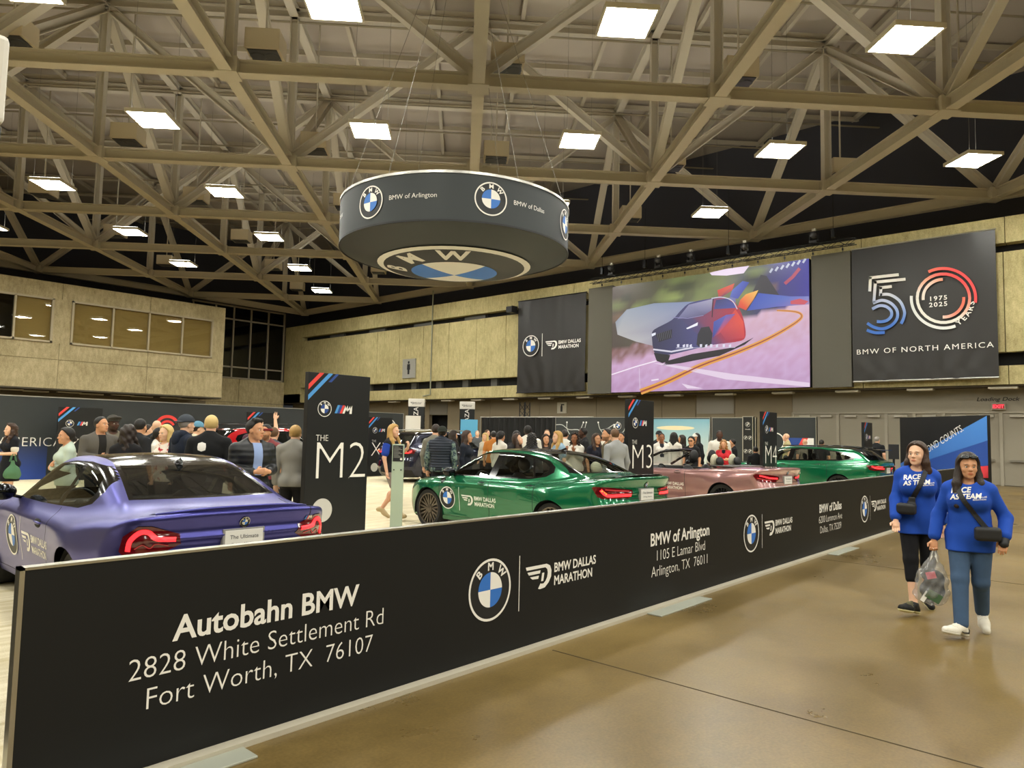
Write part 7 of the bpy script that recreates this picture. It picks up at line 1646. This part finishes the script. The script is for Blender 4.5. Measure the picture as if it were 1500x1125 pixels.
# shoe details: laces and the dark curved side mark are part of the shoes
for wmn, lc in ((w1, '#efeadf'), (w2, '#7d7a5c')):
    for sh_ in [o for o in wmn.children if o.name.startswith('shoe')]:
        co = np.array([v.co for v in sh_.data.vertices]); bv = BVHTree.FromObject(sh_, bpy.context.evaluated_depsgraph_get()); b = MB()
        y0, y1 = co[:, 1].min(), co[:, 1].max(); xm = co[:, 0].mean()
        for t in (.42, .50, .58, .66):
            y = y0 + (y1 - y0) * t; pts = []
            for x in np.linspace(xm - .028, xm + .028, 6):
                h = bv.ray_cast(Vector((x, y + .01 * (x > xm), 1.)), Vector((0, 0, -1)))
                if h[0] is not None: pts.append(h[0] + Vector((0, 0, .003)))
            if len(pts) > 2: b.tube(pts, .0035, 5)
        if b.v: b.build('laces', mat('lace_' + lc.strip('#'), lc, .8), sh_)
        if wmn is w1:
            for sd in (-1, 1):
                pts = []
                for t, z in ((.12, .055), (.25, .035), (.4, .04), (.55, .055)):
                    h = bv.ray_cast(Vector((xm + sd * .3, y0 + (y1 - y0) * t, co[:, 2].min() + z)), Vector((-sd, 0, 0)))
                    if h[0] is not None: pts.append(h[0] + Vector((sd * .002, 0, 0)))
                if len(pts) > 2: MB().tube(pts, [.010, .008, .006, .003][:len(pts)], 6).build('side_mark', BLK, sh_)
# clear drawstring bag in the right woman's hand
bpy.context.view_layer.update()
def handpos(wm, u): return wm.matrix_world @ Vector(u)
k1 = 1.565 / 1.7; hw = handpos(w1, ((.158 * 1.06 + .125) * k1, .10 * k1, .765 * k1))
bg_ = thing('clear_bag', 'clear plastic drawstring bag with dark clothes, a pink card and a green card inside', 'bag', (hw.x, hw.y, hw.z), math.radians(186) - PI / 2)
def bagf():
    base = union([ellip((.02, .0, -.30), (.13, .09, .17)), capsule((0, 0, -.04), (.01, 0, -.2), .03, .09), ellip((.03, .0, -.40), (.14, .085, .09))], .05)
    def f(P): return base(P) +   .010 * np.sin(P[:, 2] * 60 + P[:, 0] * 40) * np.cos(P[:, 0] * 55 - P[:, 1] * 30)
    f.b = (base.b[0] - .02, base.b[1] + .02); return f
CLR = glass_mat('clear_plastic', (.93, .94, .95), .80, .08, (.6, .6, .6))
sdf_mesh('plastic_film', bagf(), .011, CLR, bg_)
sdf_mesh('dark_clothing', union([ellip((.02, 0, -.36), (.10, .06, .09)), ellip((.0, .0, -.26), (.08, .055, .08))], .03), .011, mat('bag_dark_cloth', '#23272b', .9, bump=.6, bscale=40), bg_)
MB().cbox((.02, .075, -.22), (.075, .004, .06), mtx=Matrix.Rotation(.3, 3, 'Y')).build('pink_card', mat('card_pink', '#d8677a', .6), bg_); MB().cbox((.0, .085, -.40), (.12, .004, .08), mtx=Matrix.Rotation(-.5, 3, 'Y')).build('green_card', mat('card_green', '#3d5a3a', .6), bg_); MB().cbox((.07, .083, -.41), (.035, .004, .10), mtx=Matrix.Rotation(-.5, 3, 'Y')).build('white_card', WHITE, bg_)
b = MB()
for s in (-1, 1): b.tube(smooth_pts3([(0, .01 * s, .01), (.02 * s, .03, -.05), (.035 * s, .04, -.12), (.01 * s, .03, -.07)]) if False else [(0, .01 * s, .012), (.018 * s, .03, -.05), (.03 * s, .045, -.10), (.008 * s, .03, -.05)], .005, 6)
b.build('drawstring', mat('cord_white', '#d9d6cc', .8), bg_)
# bags carried in the crowd
lady = next(o for o in bpy.data.objects if o.get('label', '').startswith('woman in short black dress')); tp = lady.matrix_world @ Vector((-.20, .02, .60))
t = thing('tote_bag', 'green soft tote bag hanging from the arm of the woman in the black dress', 'bag', tp, lady.rotation_euler.z + PI / 2)
def tf(P): return tb(P) + .006 * np.sin(P[:, 2] * 30 + P[:, 0] * 20)
tb = inter(union([ellip((0, 0, .10), (.15, .08, .15)), capsule((0, 0, .12), (0, 0, .32), .09, .03)], .05), half((0, 0, .0), (0, 0, -1))); tf.b = tb.b
sdf_mesh('bag_body', tf, .012, cloth_mat('#4f7556'), t); b = MB()
for s in (-1, 1): b.tube([(-.05, .03 * s, .33), (-.02, .02 * s, .48), (.02, .02 * s, .48), (.05, .03 * s, .33)], .008, 6)
b.build('handle', cloth_mat('#4f7556'), t)
t = thing('shopping_bag', 'pale blue shopping bag with white lettering carried by the man in slate tee', 'bag', (6.49, 11.12, .70), -0.53)
MB().add([(-.17, -.06, 0), (.17, -.06, 0), (.17, .06, 0), (-.17, .06, 0), (-.19, -.05, .42), (.19, -.05, .42), (.19, .05, .42), (-.19, .05, .42)], [(3, 2, 1, 0), (0, 1, 5, 4), (1, 2, 6, 5), (2, 3, 7, 6), (3, 0, 4, 7)]).build('bag_body', mat('bag_blue', '#6fa3cf', .6), t)
a = Art(); a.text('ECOI', 0, .25, .08, 0, 0, .02); a.poly([(-.1, .18), (.1, .18), (.1, .2), (-.1, .2)], 0); a.build('lettering', PRINT, (0, -.058, 0), (1, 0, 0), (0, 0, 1), t, .006)
b = MB()
for s in (-1, 1): b.tube([(-.07, .05 * s, .42), (-.03, .02 * s, .62), (.03, .02 * s, .62), (.07, .05 * s, .42)], .012, 6)
b.build('handle', mat('bag_handle', '#dcd8ce', .7), t)
